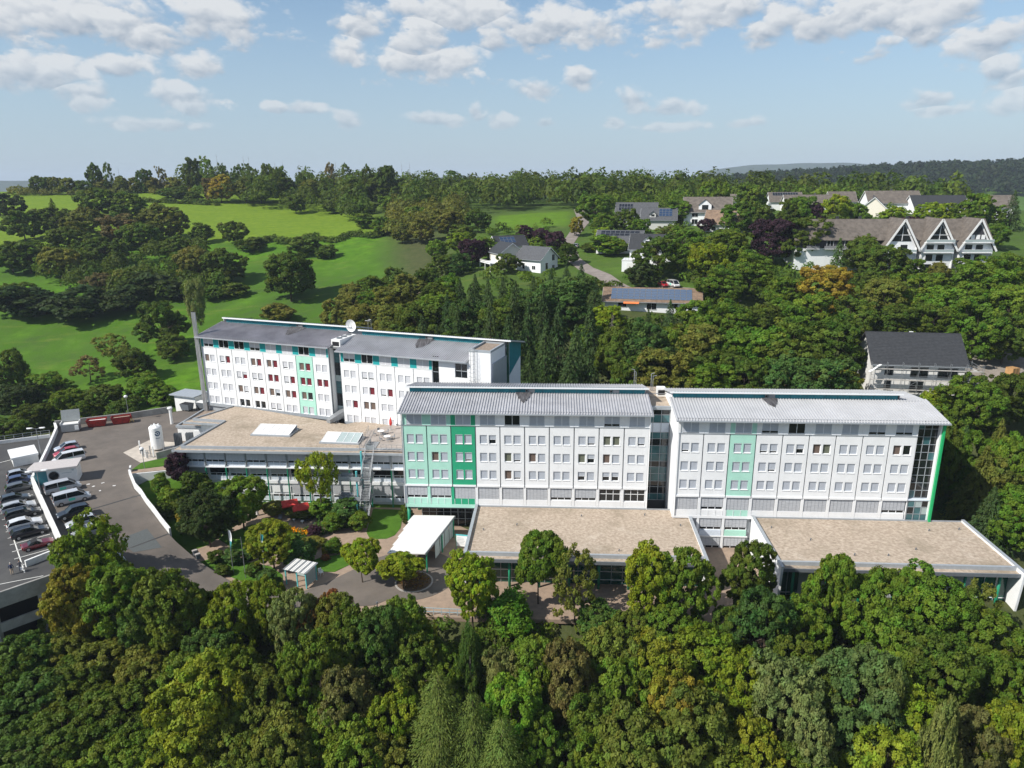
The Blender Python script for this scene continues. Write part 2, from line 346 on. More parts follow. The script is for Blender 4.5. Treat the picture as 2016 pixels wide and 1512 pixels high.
def terrain(x, y):
    yy = max(y, 18); u = min(1.39, max(-1.29, x/yy if y > 18 else x/60)); d = min(1999, max(-399, y))
    i = max(k for k in range(len(TU)) if TU[k] <= u); i = min(i, len(TU)-2); t = (u-TU[i])/(TU[i+1]-TU[i])
    j = max(k for k in range(len(TD)) if TD[k] <= d); j = min(j, len(TD)-2); w = (d-TD[j])/(TD[j+1]-TD[j])
    z = 0
    for a, wa in _cw(j, len(TD), w):
        z += wa*(_tz[a, i]*(1-t)+_tz[a, i+1]*t)
    if y > 150: z += .8*mnoise.noise(Vector((x*.02, y*.02, 3)))*sm(150, 220, y)
    # forecourt and garden terrace level at 0
    p = sm(-66, -52, x)*(1-sm(74, 82, x))*sm(78.5, 83, y)*(1-sm(118, 128, y))
    z = z*(1-p)+(-.06)*p
    # garden bank rising beside the drive to the low block's corner
    b = (1-sm(-60, -46, x))*sm(98, 112, y)*(1-sm(123, 133, y))*sm(-72, -66, x)
    z = z*(1-b)+4.6*b
    # ground falls away under yard, drive and parking deck
    k = (1-sm(-52, -48, x-(y-96)*-.55))*(1-sm(128, 150, y))*sm(60, 84, y)
    if y < 99: z = min(z, z*(1-k)-3.0*k)
    if -105 < x < -60 and 84 < y < 160 and not (x > -70 and y > 99 and y < 118): z = min(z, -1.0)
    return z
# END_TERRAIN
def cover(x, y):
    """(meadow, yellow field, mown) ground cover"""
    u = x/max(y, 20); m = f = 0
    if y > 165 and u < -.12:
        m = sm(170, 182, y+12*(u+.5))*(1-sm(-.20, -.13, u+(y-300)*.0001))
        f = sm(352, 362, y)*(1-sm(-.19, -.165, u))
    if -.03 < u < .11 and 320 < y < 395: m = sm(322, 332, y)*(1-sm(380, 390, y))*sm(-.03, -.015, u)*(1-sm(.075, .095, u)); f = .35*m
    if y > 185 and u >= -.12: m = max(m, .55*sm(185, 215, y)*sm(-.12, -.06, u))
    if y > 900: m = .75*sm(.15, .2, .5+.5*math.sin(x*.006+y*.004)-.35); f = 0
    if -70 < x < -16 and 84 < y < 119: m = max(m, 1)
    return m, f, 0
def build_ground():
    xs = sorted(set([-9000, -5000, -3000, -2000, -1400, -1000, -750]+list(range(-600, -150, 9))+list(np.arange(-150, 150, 2.5))+list(range(150, 420, 6))+list(range(420, 1000, 30))+[1000, 1400, 2000, 3000, 5000, 9000]))
    ys = sorted(set([-5000, -2000, -800, -400, -200, -80, -30]+list(range(0, 60, 5))+list(np.arange(60, 180, 2.2))+list(range(180, 560, 5))+list(range(560, 1000, 20))+list(range(1000, 2000, 60))+[2000, 2600, 3500, 5000, 9000]))
    nx, ny = len(xs), len(ys)
    v = np.empty((ny, nx, 3)); c = np.zeros((ny, nx, 4)); c[..., 3] = 1
    for j, y in enumerate(ys):
        for i, x in enumerate(xs):
            v[j, i] = (x, y, terrain(x, y)); c[j, i, :3] = cover(x, y)
    idx = np.arange(nx*ny).reshape(ny, nx)
    f = np.stack([idx[:-1, :-1], idx[:-1, 1:], idx[1:, 1:], idx[1:, :-1]], -1).reshape(-1, 4)
    me = bpy.data.meshes.new('ground'); me.from_pydata(v.reshape(-1, 3).tolist(), [], f.tolist())
    at = me.color_attributes.new('cover', 'FLOAT_COLOR', 'POINT'); at.data.foreach_set('color', c.reshape(-1))
    me.polygons.foreach_set('use_smooth', [True]*len(me.polygons))
    m = bpy.data.materials.new('meadow_ground'); m.use_nodes = True; nt = m.node_tree; N, L = nt.nodes, nt.links; b = N['Principled BSDF']; b.inputs['Roughness'].default_value = .95; b.inputs['Specular IOR Level'].default_value = .15
    g = N.new('ShaderNodeNewGeometry')
    def noise(s, d=6, st=None):
        n = N.new('ShaderNodeTexNoise'); n.inputs['Scale'].default_value = s; n.inputs['Detail'].default_value = d; n.inputs['Roughness'].default_value = .65
        if st:
            mp = N.new('ShaderNodeMapping'); mp.inputs['Scale'].default_value = st; mp.inputs['Rotation'].default_value = (0, 0, .25); L.new(g.outputs['Position'], mp.inputs[0]); L.new(mp.outputs[0], n.inputs['Vector'])
        else: L.new(g.outputs['Position'], n.inputs['Vector'])
        return n.outputs[0]
    def mixc(fac, a, bb):
        x = N.new('ShaderNodeMix'); x.data_type = 'RGBA'; L.new(fac, x.inputs[0])
        for s, q in ((x.inputs[6], a), (x.inputs[7], bb)):
            if isinstance(q, tuple): s.default_value = (*q, 1)
            else: L.new(q, s)
        return x.outputs[2]
    def rmp(v, a, bb):
        r = N.new('ShaderNodeMapRange'); r.inputs[1].default_value = a; r.inputs[2].default_value = bb; L.new(v, r.inputs[0]); return r.outputs[0]
    at = N.new('ShaderNodeAttribute'); at.attribute_name = 'cover'; sp = N.new('ShaderNodeSeparateColor'); L.new(at.outputs['Color'], sp.inputs[0])
    wild = mixc(rmp(noise(.35), .3, .7), (.042, .058, .018), (.075, .080, .030))
    g1 = mixc(rmp(noise(.06, 7), .35, .65), (.066, .160, .007), (.100, .218, .010)); g1 = mixc(rmp(noise(.018, 5), .42, .60), (.050, .098, .016), g1); g1 = mixc(rmp(noise(.22, 8), .36, .62), (.050, .120, .006), g1); g1 = mixc(rmp(noise(.07, 6, (1, 3.5, 1)), .56, .72), g1, (.105, .150, .022))
    g2 = mixc(rmp(noise(.05, 6, (1, 7, 1)), .35, .65), (.122, .196, .012), (.165, .232, .017)); g2 = mixc(rmp(noise(.30, 8, (1, 2.5, 1)), .36, .60), (.090, .158, .010), g2)
    gr = mixc(sp.outputs[1], g1, g2)
    L.new(mixc(sp.outputs[0], wild, gr), b.inputs['Base Color'])
    bp = N.new('ShaderNodeBump'); bp.inputs['Strength'].default_value = .5; bp.inputs['Distance'].default_value = .4; L.new(noise(1.1, 6), bp.inputs['Height']); L.new(bp.outputs[0], b.inputs['Normal'])
    me.materials.append(m); o = obj('ground', me); struct(o)
build_ground()
lawn_m = mat('lawn', (.075, .165, .018), .95, col2=(.045, .105, .012), vscale=.8, detail=8, ramp=(.3, .7), bump=.5, bscale=14, spec=.1)
def sheet(name, poly, z, m, thick=.08, kind='structure'):
    mb = MB(); zf = z if callable(z) else (lambda x, y: z)
    mb.prism(poly, lambda x, y: zf(x, y)-thick, zf, m); o = mb.build(name); o['kind'] = kind; return o
def arc(cx, cy, r, a0, a1, n): return [(cx+r*math.cos(rad(a0+(a1-a0)*i/n)), cy+r*math.sin(rad(a0+(a1-a0)*i/n))) for i in range(n+1)]
# forecourt: pavers, asphalt drive with turning loop, lawns
sheet('forecourt_paving', [(-50,97),(-41,90.6),(-35.5,86.4),(-28,82.9),(-4.5,81.5),(28,80),(36,80.5),(36,99),(28,101.5),(-5,104),(-16.6,114.5),(-46,115.6),(-50,108)], .02, paver, .6)
LOOP = [(-37,88.6),(-32.5,87.2),(-29.6,88.2),(-27,90.3),(-23.5,94.2),(-20.7,97.4)]+arc(-15.2, 92.6, 7.0, 118, -108, 18)+[(-19,84.6),(-24,84.2),(-30,83.5),(-38,81.8),(-44,83.4),(-45.4,86.3),(-41.4,91.3)]
sheet('asphalt_drive', LOOP, .06, asph, .5)
sheet('kerb_ring', arc(-14.3, 90.3, 2.75, 0, 345, 23), .16, kerbm, .3)
sheet('planted_island', arc(-14.3, 90.3, 2.5, 0, 345, 23), .20, mat('planting_soil', (.10, .07, .045), .95, var=.3), .3)
sheet('lawn', [(-24.1,105.6),(-24.6,114.2),(-19.2,113.6),(-18.7,106.9),(-19.3,104.4),(-20.4,103.3),(-22.0,103.2),(-23.4,103.9)], .07, lawn_m, .3)
sheet('lawn', [(-47.9,96.3),(-46.0,97.7),(-40,96.2),(-36.4,95.0),(-33.9,92.6),(-32.6,88.8),(-35.6,88.6),(-39.5,91.0),(-43.5,93.6)], .07, lawn_m, .3)
sheet('lawn', [(-29.6,93.4),(-26.4,93.3),(-24.2,95.8),(-26.6,98.4),(-29.6,97.5),(-31.5,95.5)], .07, lawn_m, .3)
sheet('lawn', [(-43,99.5),(-35,98.3),(-31.0,99.6),(-30.5,103.4),(-36,107),(-44,108.6),(-48,104)], .07, lawn_m, .3)
# ---------------------------------------------------------------- hospital windows
def win_protos(w, h):
    """a family of recessed windows of one size; part 'window' (frame and sill) with pane, blind or curtain children"""
    P = {}
    def proto(key, blind=0, bm=shade_m, curtain=None):
        f = MB(); t = .07
        f.box(0, t, .16, .24, 0, h, wframe).box(w-t, w, .16, .24, 0, h, wframe).box(t, w-t, .16, .24, 0, t, wframe).box(t, w-t, .16, .24, h-t, h, wframe)
        f.box(-.03, w+.03, -.07, .15, -.05, .012, wframe)
        parts = [('frame', f.mesh('window_frame'))]
        g = MB(); g.box(t, w-t, .215, .235, t, h-t, glass if not curtain else (glass if curtain == 'half' else curtain)); parts.append(('pane', g.mesh('pane')))
        if blind:
            b = MB(); bh = (h-2*t)*blind; b.box(t-.02, w-t+.02, .12, .15, h-t-bh, h-t, bm)
            b.box(0, w, .015, .15, h-t, h+.01, wframe); b.box(t-.02, w-t+.02, .11, .155, h-t-bh-.05, h-t-bh, wframe)
            parts.append(('blind', b.mesh('blind')))
        P[key] = parts
    proto('closed', 1.0); proto('wclosed', 1.0, wshade_m); proto('most', .78); proto('half', .5); proto('open', 0)
    proto('wmost', .78, wshade_m); proto('red', 0, curtain=redcur); proto('brown', 0, curtain=brcur); proto('green', .0, curtain=grcur); proto('redmost', .35, wshade_m, curtain=redcur)
    return P
def put_window(P, key, parent, loc):
    ps = P[key]; w = obj('window', ps[0][1], parent, loc)
    for n, me in ps[1:]: obj(n, me, w)
    return w
ROWS = 2.977
def strip_window_meshes(w, h):
    """wide two-light window of the top floor in three blind states"""
    R = {}
    for k, bl, bm in (('closed', 1, shade_m), ('most', .82, shade_m), ('open', 0, shade_m), ('wclosed', 1, wshade_m), ('wmost', .7, wshade_m)):
        f = MB(); t = .07
        f.box(0, w, .1, .18, 0, t, wframe).box(0, w, .1, .18, h-t, h, wframe)
        for x in (0, w/2-t/2, w-t): f.box(x, x+t, .1, .18, t, h-t, wframe)
        g = MB(); g.box(t, w/2-t/2, .15, .17, t, h-t, glass).box(w/2+t/2, w-t, .15, .17, t, h-t, glass)
        ps = [f.mesh('strip_frame'), g.mesh('strip_pane')]
        if bl:
            b = MB(); bh = (h-2*t)*bl
            for a, c in ((t, w/2-t/2), (w/2+t/2, w-t)): b.box(a, c, .105, .14, h-t-bh, h-t, bm)
            ps.append(b.mesh('strip_blind'))
        R[k] = ps
    return R
def put_strip(R, key, parent, loc):
    ps = R[key]; w = obj('top_floor_window', ps[0], parent, loc); obj('pane', ps[1], w)
    if len(ps) > 2: obj('blind', ps[2], w)
def ribbon_meshes(w, h, nl=3):
    """wide ground-storey window, three lights with transoms, outside louvre blind"""
    R = {}
    for k, bl in (('closed', 1.0), ('most', .76), ('open', 0)):
        f = MB(); t = .08
        for x in [i*(w-t)/nl for i in range(nl+1)]: f.box(x, x+t, .12, .22, 0, h, wframe)
        for z in (0, h*.58, h-t): f.box(.001, w-.001, .125, .215, z, z+t, wframe)
        g = MB(); g.box(.01, w-.01, .165, .18, .01, h-.01, glass)
        ps = [f.mesh('ribbon_frame'), g.mesh('ribbon_pane')]
        if bl:
            b = MB(); n = 16; bh = h*bl
            for i in range(n):
                z1 = h-i*bh/n; b.add([(.03,.05,z1-bh/n+.008),(w-.03,.05,z1-bh/n+.008),(w-.03,.085,z1),(.03,.085,z1),(.03,.065,z1-bh/n+.008),(w-.03,.065,z1-bh/n+.008),(w-.03,.10,z1),(.03,.10,z1)],
                    [(3,2,1,0),(4,5,6,7),(0,1,5,4),(1,2,6,5),(2,3,7,6),(3,0,4,7)], louvre_m)
            for i in range(7): x = .03+(w-.07)*i/6; b.box(x, x+.012, .035, .047, h-bh, h, dsteel)
            ps.append(b.mesh('louvre_blind'))
        R[k] = ps
    return R
def put_ribbon(R, key, parent, loc):
    ps = R[key]; w = obj('wide_window', ps[0], parent, loc); obj('pane', ps[1], w)
    if len(ps) > 2: obj('louvre_blind', ps[2], w)
WP = win_protos(1.14, 1.54)
def panel_holes(rows, wo, wt, n=2):
    H = []
    for r in range(rows):
        zt = -wt-r*ROWS
        for k in range(n): x = wo+k*1.427; H.append((x, x+1.14, zt-1.54, zt))
    return H
def ward_facade(root, nb, bw, ztop, rows, cols, wstate, strip_cols, strip_state, zeave, strip_w=2.45, x0=0, hp=10.327):
    g = .17; PM = {}
    SR = strip_window_meshes(strip_w, zeave-ztop-.28)
    for b in range(nb):
        m = cols[b]
        if m.name not in PM: PM[m.name] = holes_panel(bw-g, hp-.36, panel_holes(rows, .666-g/2, 1.484-.06), .32, m, white if m is green else m).mesh('facade_panel')
        X = x0+b*bw
        obj('facade_panel', PM[m.name], root, (X+g/2, 0, ztop-.06))
        for r in range(rows):
            for k in range(2):
                put_window(WP, wstate(b, r, k), root, (X+.666+k*1.427, 0, ztop-1.484-1.54-r*ROWS))
        sx = X+(bw-strip_w)/2
        for a, c in ((X+.004, sx), (sx+strip_w, X+bw-.004)):
            MB().box(a, c, .10, .34, ztop+.02, zeave-.1, strip_cols[b]).build('spandrel', root)
        put_strip(SR, strip_state(b), root, (sx, .02, ztop+.1))
def wing_roof(root, L, x0, zeave, zridge, back, depth, zback, m, over=.8, x_over=.45, teal_x=None, label=None, m2=None):
    r = corrugated(L+2*x_over, (-over, zeave), (back+.25, zridge), m, x0=x0-x_over).build('roof', root)
    mb = MB(); mb.box(x0-x_over, x0+L+x_over, -over-.17, -over-.02, zeave-.2, zeave-.03, steel); mb.build('gutter', r)
    sg = MB()
    n = int(L/1.5)
    sg.cyl((x0-x_over+.2, -over+.55, zeave+.2), (x0+L+x_over-.2, -over+.55, zeave+.2), .03, .03, dsteel, 5)
    for i in range(n+1): x = x0-x_over+.3+i*(L+2*x_over-.6)/n; sg.box(x, x+.05, -over+.5, -over+.6, zeave+.02, zeave+.22, dsteel)
    sg.build('snow_guard', r)
    tx0, tx1 = teal_x or (x0+.1, x0+L-.1)
    n = max(1, int((tx1-tx0)/1.75)); pw = (tx1-tx0)/n
    zt = zridge+.95
    pm = MB().box(0, pw-.05, 0, .12, 0, .98, teal).mesh('clerestory_panel')
    cl = MB(); cl.box(tx0+.02, tx1-.02, back+.10, back+.35, zridge-.3, zt, dsteel); cl = cl.build('clerestory', root)
    for i in range(n): obj('clerestory_panel', pm, cl, (tx0+i*pw, back, zridge-.02))
    u = corrugated(tx1-tx0+1.1, (back-.45, zt+.10), (depth+.6, zback), m2 or m, x0=tx0-.55).build('upper_roof', root)
    mb = MB(); mb.box(tx0-.58, tx1+.58, back-.56, back-.46, zt-.10, zt+.14, wframe); mb.build('fascia', u)
def wing_core(root, L, x0, depth, zbot, zeave, zridge, back, zback, m=steel, side=white):
    mb = MB(); mb.box(x0+.02, x0+L-.02, .30, depth-.02, zbot, zeave-.25, m); mb.build('core_wall', root)
    for xa in (x0-.02, x0+L-.06):
        poly = [(.02, zbot), (depth, zbot), (depth, zback-.25), (back+.35, zridge+.75), (back+.35, zridge-.22), (.02, zeave-.24)]
        w = MB(); n = len(poly); vs = [(xa, y, z) for y, z in poly]+[(xa+.08, y, z) for y, z in poly]
        w.add(vs, [tuple(range(n)), tuple(range(2*n-1, n-1, -1))]+[(i, (i+1) % n, n+(i+1) % n, n+i) for i in range(n)], side); w.build('end_wall', root)
# ---------------------------------------------------------------- wing B: the ten-bay ward wing above the entrance
BZ, BY = 18.665, -.062
wb = thing('ward_wing', 'white four-storey ward wing with mint and green bays above the entrance canopy', 'building', (-17.322, 105.456, 0), BY)
bw = 3.85; LB = 38.5; zeB = 20.95
rng = random.Random(4)
OPEN_B = {(1,1,0):'brown',(3,0,1):'half',(4,1,0):'green',(4,1,1):'most',(4,2,0):'brown',(4,2,1):'most',(5,1,0):'brown',(7,0,1):'most',(7,1,0):'green',(7,1,1):'half',(7,2,0):'half',(8,0,0):'green',(8,0,1):'green',(8,1,0):'brown',(8,2,0):'half',(8,2,1):'half',(9,0,1):'most',(2,1,1):'most'}
ward_facade(wb, 10, bw, BZ, 3, [mint, mint, green]+[white]*7, lambda b, r, k: OPEN_B.get((b, r, k), 'closed'), [mint, mint, green]+[white]*7, lambda b: {4: 'open', 8: 'most'}.get(b, 'closed'), zeB)
wing_core(wb, LB, 0, 13.6, 4.7, zeB, 22.15, 6.5, 21.4)
wing_roof(wb, LB, 0, zeB, 22.15, 6.5, 13.6, 21.5, roofm)
mb = MB(); mb.box(-.02, LB+.02, -.09, .30, BZ-.05, BZ+.02, steel); mb.build('cornice', wb)
RB = ribbon_meshes(bw-.5, 2.05)
KB = ['most', 'most', 'closed', 'closed', 'closed', 'closed', 'most', 'most', 'open', 'open']
for b in range(10):
    m = [mint, mint, green][b] if b < 3 else white
    X = b*bw
    MB().box(X+.085, X+bw-.085, -.12, .28, 8.36, 8.66, white if b > 2 else wframe).build('ledge', wb)
    put_ribbon(RB, KB[b], wb, (X+.25, .02, 6.22))
    MB().box(X+.25, X+bw-.25, .0, .20, 5.25, 6.2, m).build('spandrel', wb)
    MB().box(X-.22, X+.22, -.03, .26, 5.25, 8.36, m if b else white).build('pier', wb)
    if b < 3:
        for i in range(4): x = X+.25+(bw-.56)*i/3; MB().box(x, x+.06, -.05, -.002, 5.25, 6.2, white).build('fin', wb)
MB().box(LB-.22, LB+.02, -.03, .26, 5.25, 8.36, white).build('pier', wb)
MB().box(-.02, 11.5, -.10, .28, 4.66, 5.22, mint).build('base_beam', wb)
MB().box(11.55, LB+.02, -.06, .28, 4.40, 5.22, white).build('base_beam', wb)
MB().box(.0, 11.5, .30, 13.5, 4.3, 4.68, dsteel).build('soffit', wb)
for x, y in ((.35, .4), (11.2, .5), (.35, 8.5)): MB().cyl((x, y, 0), (x, y, 4.4), .28, .28, gpost, 12).build('column', wb, smooth=True)
# glazed entrance hall set back under the first three bays
MB().box(2.0, 11.5, 3.0, 13.4, 0, 4.3, dark).build('entrance_core', wb)
for i in range(8):
    x = 2.0+i*1.2
    if i < 7: MB().box(x+.05, x+1.15, 2.9, 2.95, .1, 4.2, glass).build('entrance_pane', wb)
    MB().box(x-.05, x+.05, 2.85, 3.0, 0, 4.3, steel).build('mullion', wb)
for z in (1.2, 2.4, 3.4): MB().box(2.0, 10.4, 2.86, 2.96, z, z+.07, steel).build('transom', wb)
MB().cyl((-.06, -.12, 4.6), (-.06, -.12, 20.6), .06, .06, steel, 6).build('downpipe', wb)
MB().cyl((LB+.06, -.12, 4.6), (LB+.06, -.12, 20.6), .06, .06, wframe, 6).build('downpipe', wb)
soot_m = mat('soot_streak', (.16, .16, .17), .8, col2=(.045, .042, .045), vscale=1.1, stretch=(4, .5, 1), ramp=(.42, .75), detail=6)
def soot_patch(root, x, za, zb, ya, yb, w):
    s = MB(); n = 9; rg = random.Random(int(x*10)); pts = []
    top = [(x-w/2+w*i/n, yb-.02) for i in range(n+1)]
    bot = [(x-w/2*.7+w*.7*i/n, yb-(yb-ya)*(.45+.5*math.sin(math.pi*i/n)*rg.uniform(.6, 1))) for i in range(n+1)]
    zf = lambda y: za+(zb-za)*(y+.8)/(yb+.8)+.14
    P = bot+top[::-1]; s.add([(a, b, zf(b)) for a, b in P], [tuple(range(len(P)))], soot_m); return s.build('soot_stain', root)
def vent_box(root, x, y, z):
    v = MB(); v.box(x-.45, x-.05, y-.18, y, z+.15, z+.55, galv).box(x+.05, x+1.05, y-.2, y, z+.12, z+.6, galv).box(x-.38, x-.12, y-.2, y-.18, z+.22, z+.48, dark); v.build('vent', root)
soot_patch(wb, 18.9, zeB, 22.15, 2.6, 6.4, 2.6); vent_box(wb, 19.6, 6.5, 22.2); vent_box(wb, 33.2, 6.5, 22.2)
# ---------------------------------------------------------------- wing C: nine bays, glazed stair at the end
CZ, CY = 18.942, -.064
wc = thing('ward_wing', 'white nine-bay ward wing with one mint bay and a green end fin', 'building', (24.704, 99.935, 0), CY)
zeC = 21.2; LC = 34.65
OPEN_C = {(3,0,0):'most',(3,0,1):'most',(4,0,1):'half',(5,0,0):'brown',(5,0,1):'green',(8,0,0):'brown',(8,0,1):'open',(3,1,1):'most',(0,0,0):'most'}
ward_facade(wc, 9, bw, CZ, 3, [white, white, mint]+[white]*6, lambda b, r, k: OPEN_C.get((b, r, k), 'closed'), [white, white, mint]+[white]*6, lambda b: {4: 'open', 3: 'most', 7: 'most', 8: 'most'}.get(b, 'closed'), zeC)
wing_core(wc, LC, 0, 13.6, -1, zeC, 22.5, 6.5, 21.6)
wing_roof(wc, 38.2, 0, zeC, 22.5, 6.5, 13.6, 21.7, mat('corrugated_roof_pale', (.50, .505, .52), .42, metal=.2, var=.08, vscale=.35), teal_x=(.1, 34.2))
corrugated(4.6, (6.0, 22.42), (14, 21.6), MATS['corrugated_roof_pale'], x0=34.1).build('upper_roof', wc)
MB().box(-.02, LC+.02, -.09, .30, CZ-.05, CZ+.02, steel).build('cornice', wc)
KC = ['closed', 'most', 'closed', 'closed', 'closed', 'closed', 'closed', 'closed', 'most']
for b in range(9):
    m = mint if b == 2 else white; X = b*bw
    MB().box(X+.085, X+bw-.085, -.12, .28, CZ-10.3, CZ-10.0, white).build('ledge', wc)
    put_ribbon(RB, KC[b], wc, (X+.25, .02, 6.5))
    MB().box(X+.25, X+bw-.25, .0, .20, 5.55, 6.48, m).build('spandrel', wc)
    MB().box(X-.22, X+.22, -.03, .26, 5.2, CZ-10.3, white).build('pier', wc)
    if b in (1, 2):
        for i in range(4): x = X+.25+(bw-.56)*i/3; MB().box(x, x+.06, -.05, -.002, 5.55, 6.48, white).build('fin', wc)
MB().box(0, LC+.02, -.06, .28, 5.1, 5.52, white).build('base_beam', wc)
for b in (1, 2):            # lower storeys seen in the court between the two pavilions
    m = mint if b == 2 else paleblue; X = b*bw
    for z, k in ((3.1, 'most'), (-.1, 'most')):
        put_ribbon(RB, k, wc, (X+.25, .02, z)); MB().box(X+.25, X+bw-.25, .0, .2, z-.95, z-.02, m).build('spandrel', wc)
        MB().box(X+.02, X+bw-.02, -.06, .28, z-1.15, z-.97, white).build('ledge', wc)
    MB().box(X-.18, X+.18, -.03, .26, -1.2, 5.1, white).build('pier', wc)
# glazed stairwell
MB().box(LC+.1, 37.7, 1.2, 13.5, 4.9, zeC-.3, mat('stair_interior', (.30, .34, .34), .8)).build('stair_core', wc)
for r in range(10):
    z = 8.9+r*1.22
    for k in range(3):
        x = LC+.12+k*1.02
        MB().box(x+.04, x+.98, .62, .66, z+.03, z+1.19, tglass if (r*7+k*5) % 9 == 0 else glass).build('stair_pane', wc)
    MB().box(LC+.1, 37.7, .55, .68, z-.03, z+.03, steel).build('transom', wc)
for r in range(3):
    z = 5.3+r*1.15
    for k in range(3):
        x = LC+.12+k*1.02
        MB().box(x+.04, x+.98, .12, .16, z+.03, z+1.1, [lglass, glass, tglass][(r+k) % 3] if r else tglass).build('stair_pane', wc)
    MB().box(LC+.1, 37.7, .06, .18, z-.03, z+.03, steel).build('transom', wc)
MB().box(LC+.05, 37.9, -.02, .7, 8.65, 8.82, paleblue).build('stair_ledge', wc)
for k in range(4): MB().box(LC+.09+k*1.02, LC+.16+k*1.02, .05, .72, 5.1, 8.6, steel).build('mullion', wc); MB().box(LC+.09+k*1.02, LC+.16+k*1.02, .54, .72, 8.8, zeC-.3, steel).build('mullion', wc)
for z in (12.2, 15.2, 18.2): MB().box(LC+.15, 37.6, .74, 1.2, z, z+.3, lglass).build('landing', wc)
MB().box(37.75, 37.98, .0, 6, 5, zeC-.15, white).build('side_wall', wc)
MB().box(38.0, 38.3, -.35, 13.6, 4.2, zeC-.1, mat('green_fin', (.012, .36, .12), .6, var=.06)).build('end_fin', wc)
soot_patch(wc, 14.8, zeC, 22.5, 3.2, 6.4, 2.4); vent_box(wc, 14.6, 6.5, 22.55)
MB().cyl((.12, -.14, 5.6), (.12, -.14, 20.9), .06, .06, wframe, 6).build('downpipe', wc)
# ---------------------------------------------------------------- glazed link between wings B and C
lk = thing('glazed_link', 'teal glass stair link between the two white ward wings', 'building', (21.15, 107.2, 0), -.063)
Lk = 3.9
MB().box(0, Lk, .5, 10, 0, 20.0, mat('link_interior', (.05, .055, .055), .9)).build('core_wall', lk)
zz = 4.6; pat = [0, 1, 1, 0, 0, 1, 0, 0, 1, 0, 2, 0, 1]; hs = [1.15, 1.2, 1.0, 1.3, 1.2, 1.0, 1.3, 1.35, 1.2, 1.1, 1.6, 1.35, 1.5]
for p, h in zip(pat, hs):
    for k in range(3):
        x = k*1.3
        MB().box(x+.04, x+1.26, .3, .34, zz+.03, zz+h-.03, paleblue if p == 2 else (glass if p else tglass)).build('link_pane', lk)
    MB().box(0, Lk, .25, .36, zz-.03, zz+.03, steel).build('transom', lk); zz += h
for k in range(4): MB().box(k*1.3-.04, k*1.3+.04, .24, .37, 4.6, 20.4, steel).build('mullion', lk)
rf = MB().box(-.3, Lk+.4, -.05, 12, 20.35, 20.6, gravel).build('flat_roof', lk)
MB().box(-.3, Lk+.4, -.12, .25, 20.3, 20.85, steel).build('parapet', lk)
ac = MB().box(2.6, 4.0, 6.2, 7.6, 20.6, 22.0, whitep).box(2.75, 3.85, 6.15, 6.2, 20.9, 21.7, dark).build('air_handling_unit', lk)
MB().cyl((0, 5, 21.4), (4, 5.5, 21.3), .06, .06, galv, 6).build('roof_pipe', lk)
for x, y in ((-.6, 12.0), (2.0, 9.5)):
    g = MB(); g.cyl((x, y, 20.6), (x, y, 23.6), .07, .07, galv, 8).cyl((x, y, 23.6), (x-.5+1.0*(x > 0), y, 23.75), .07, .07, galv, 8).cyl((x+.3, y, 20.6), (x+.3, y, 23.2), .06, .06, galv, 8).cyl((x+.3, y, 23.2), (x+.3-.4+1.0*(x > 0), y, 23.3), .06, .06, galv, 8)
    g.build('vent_pipe', lk)
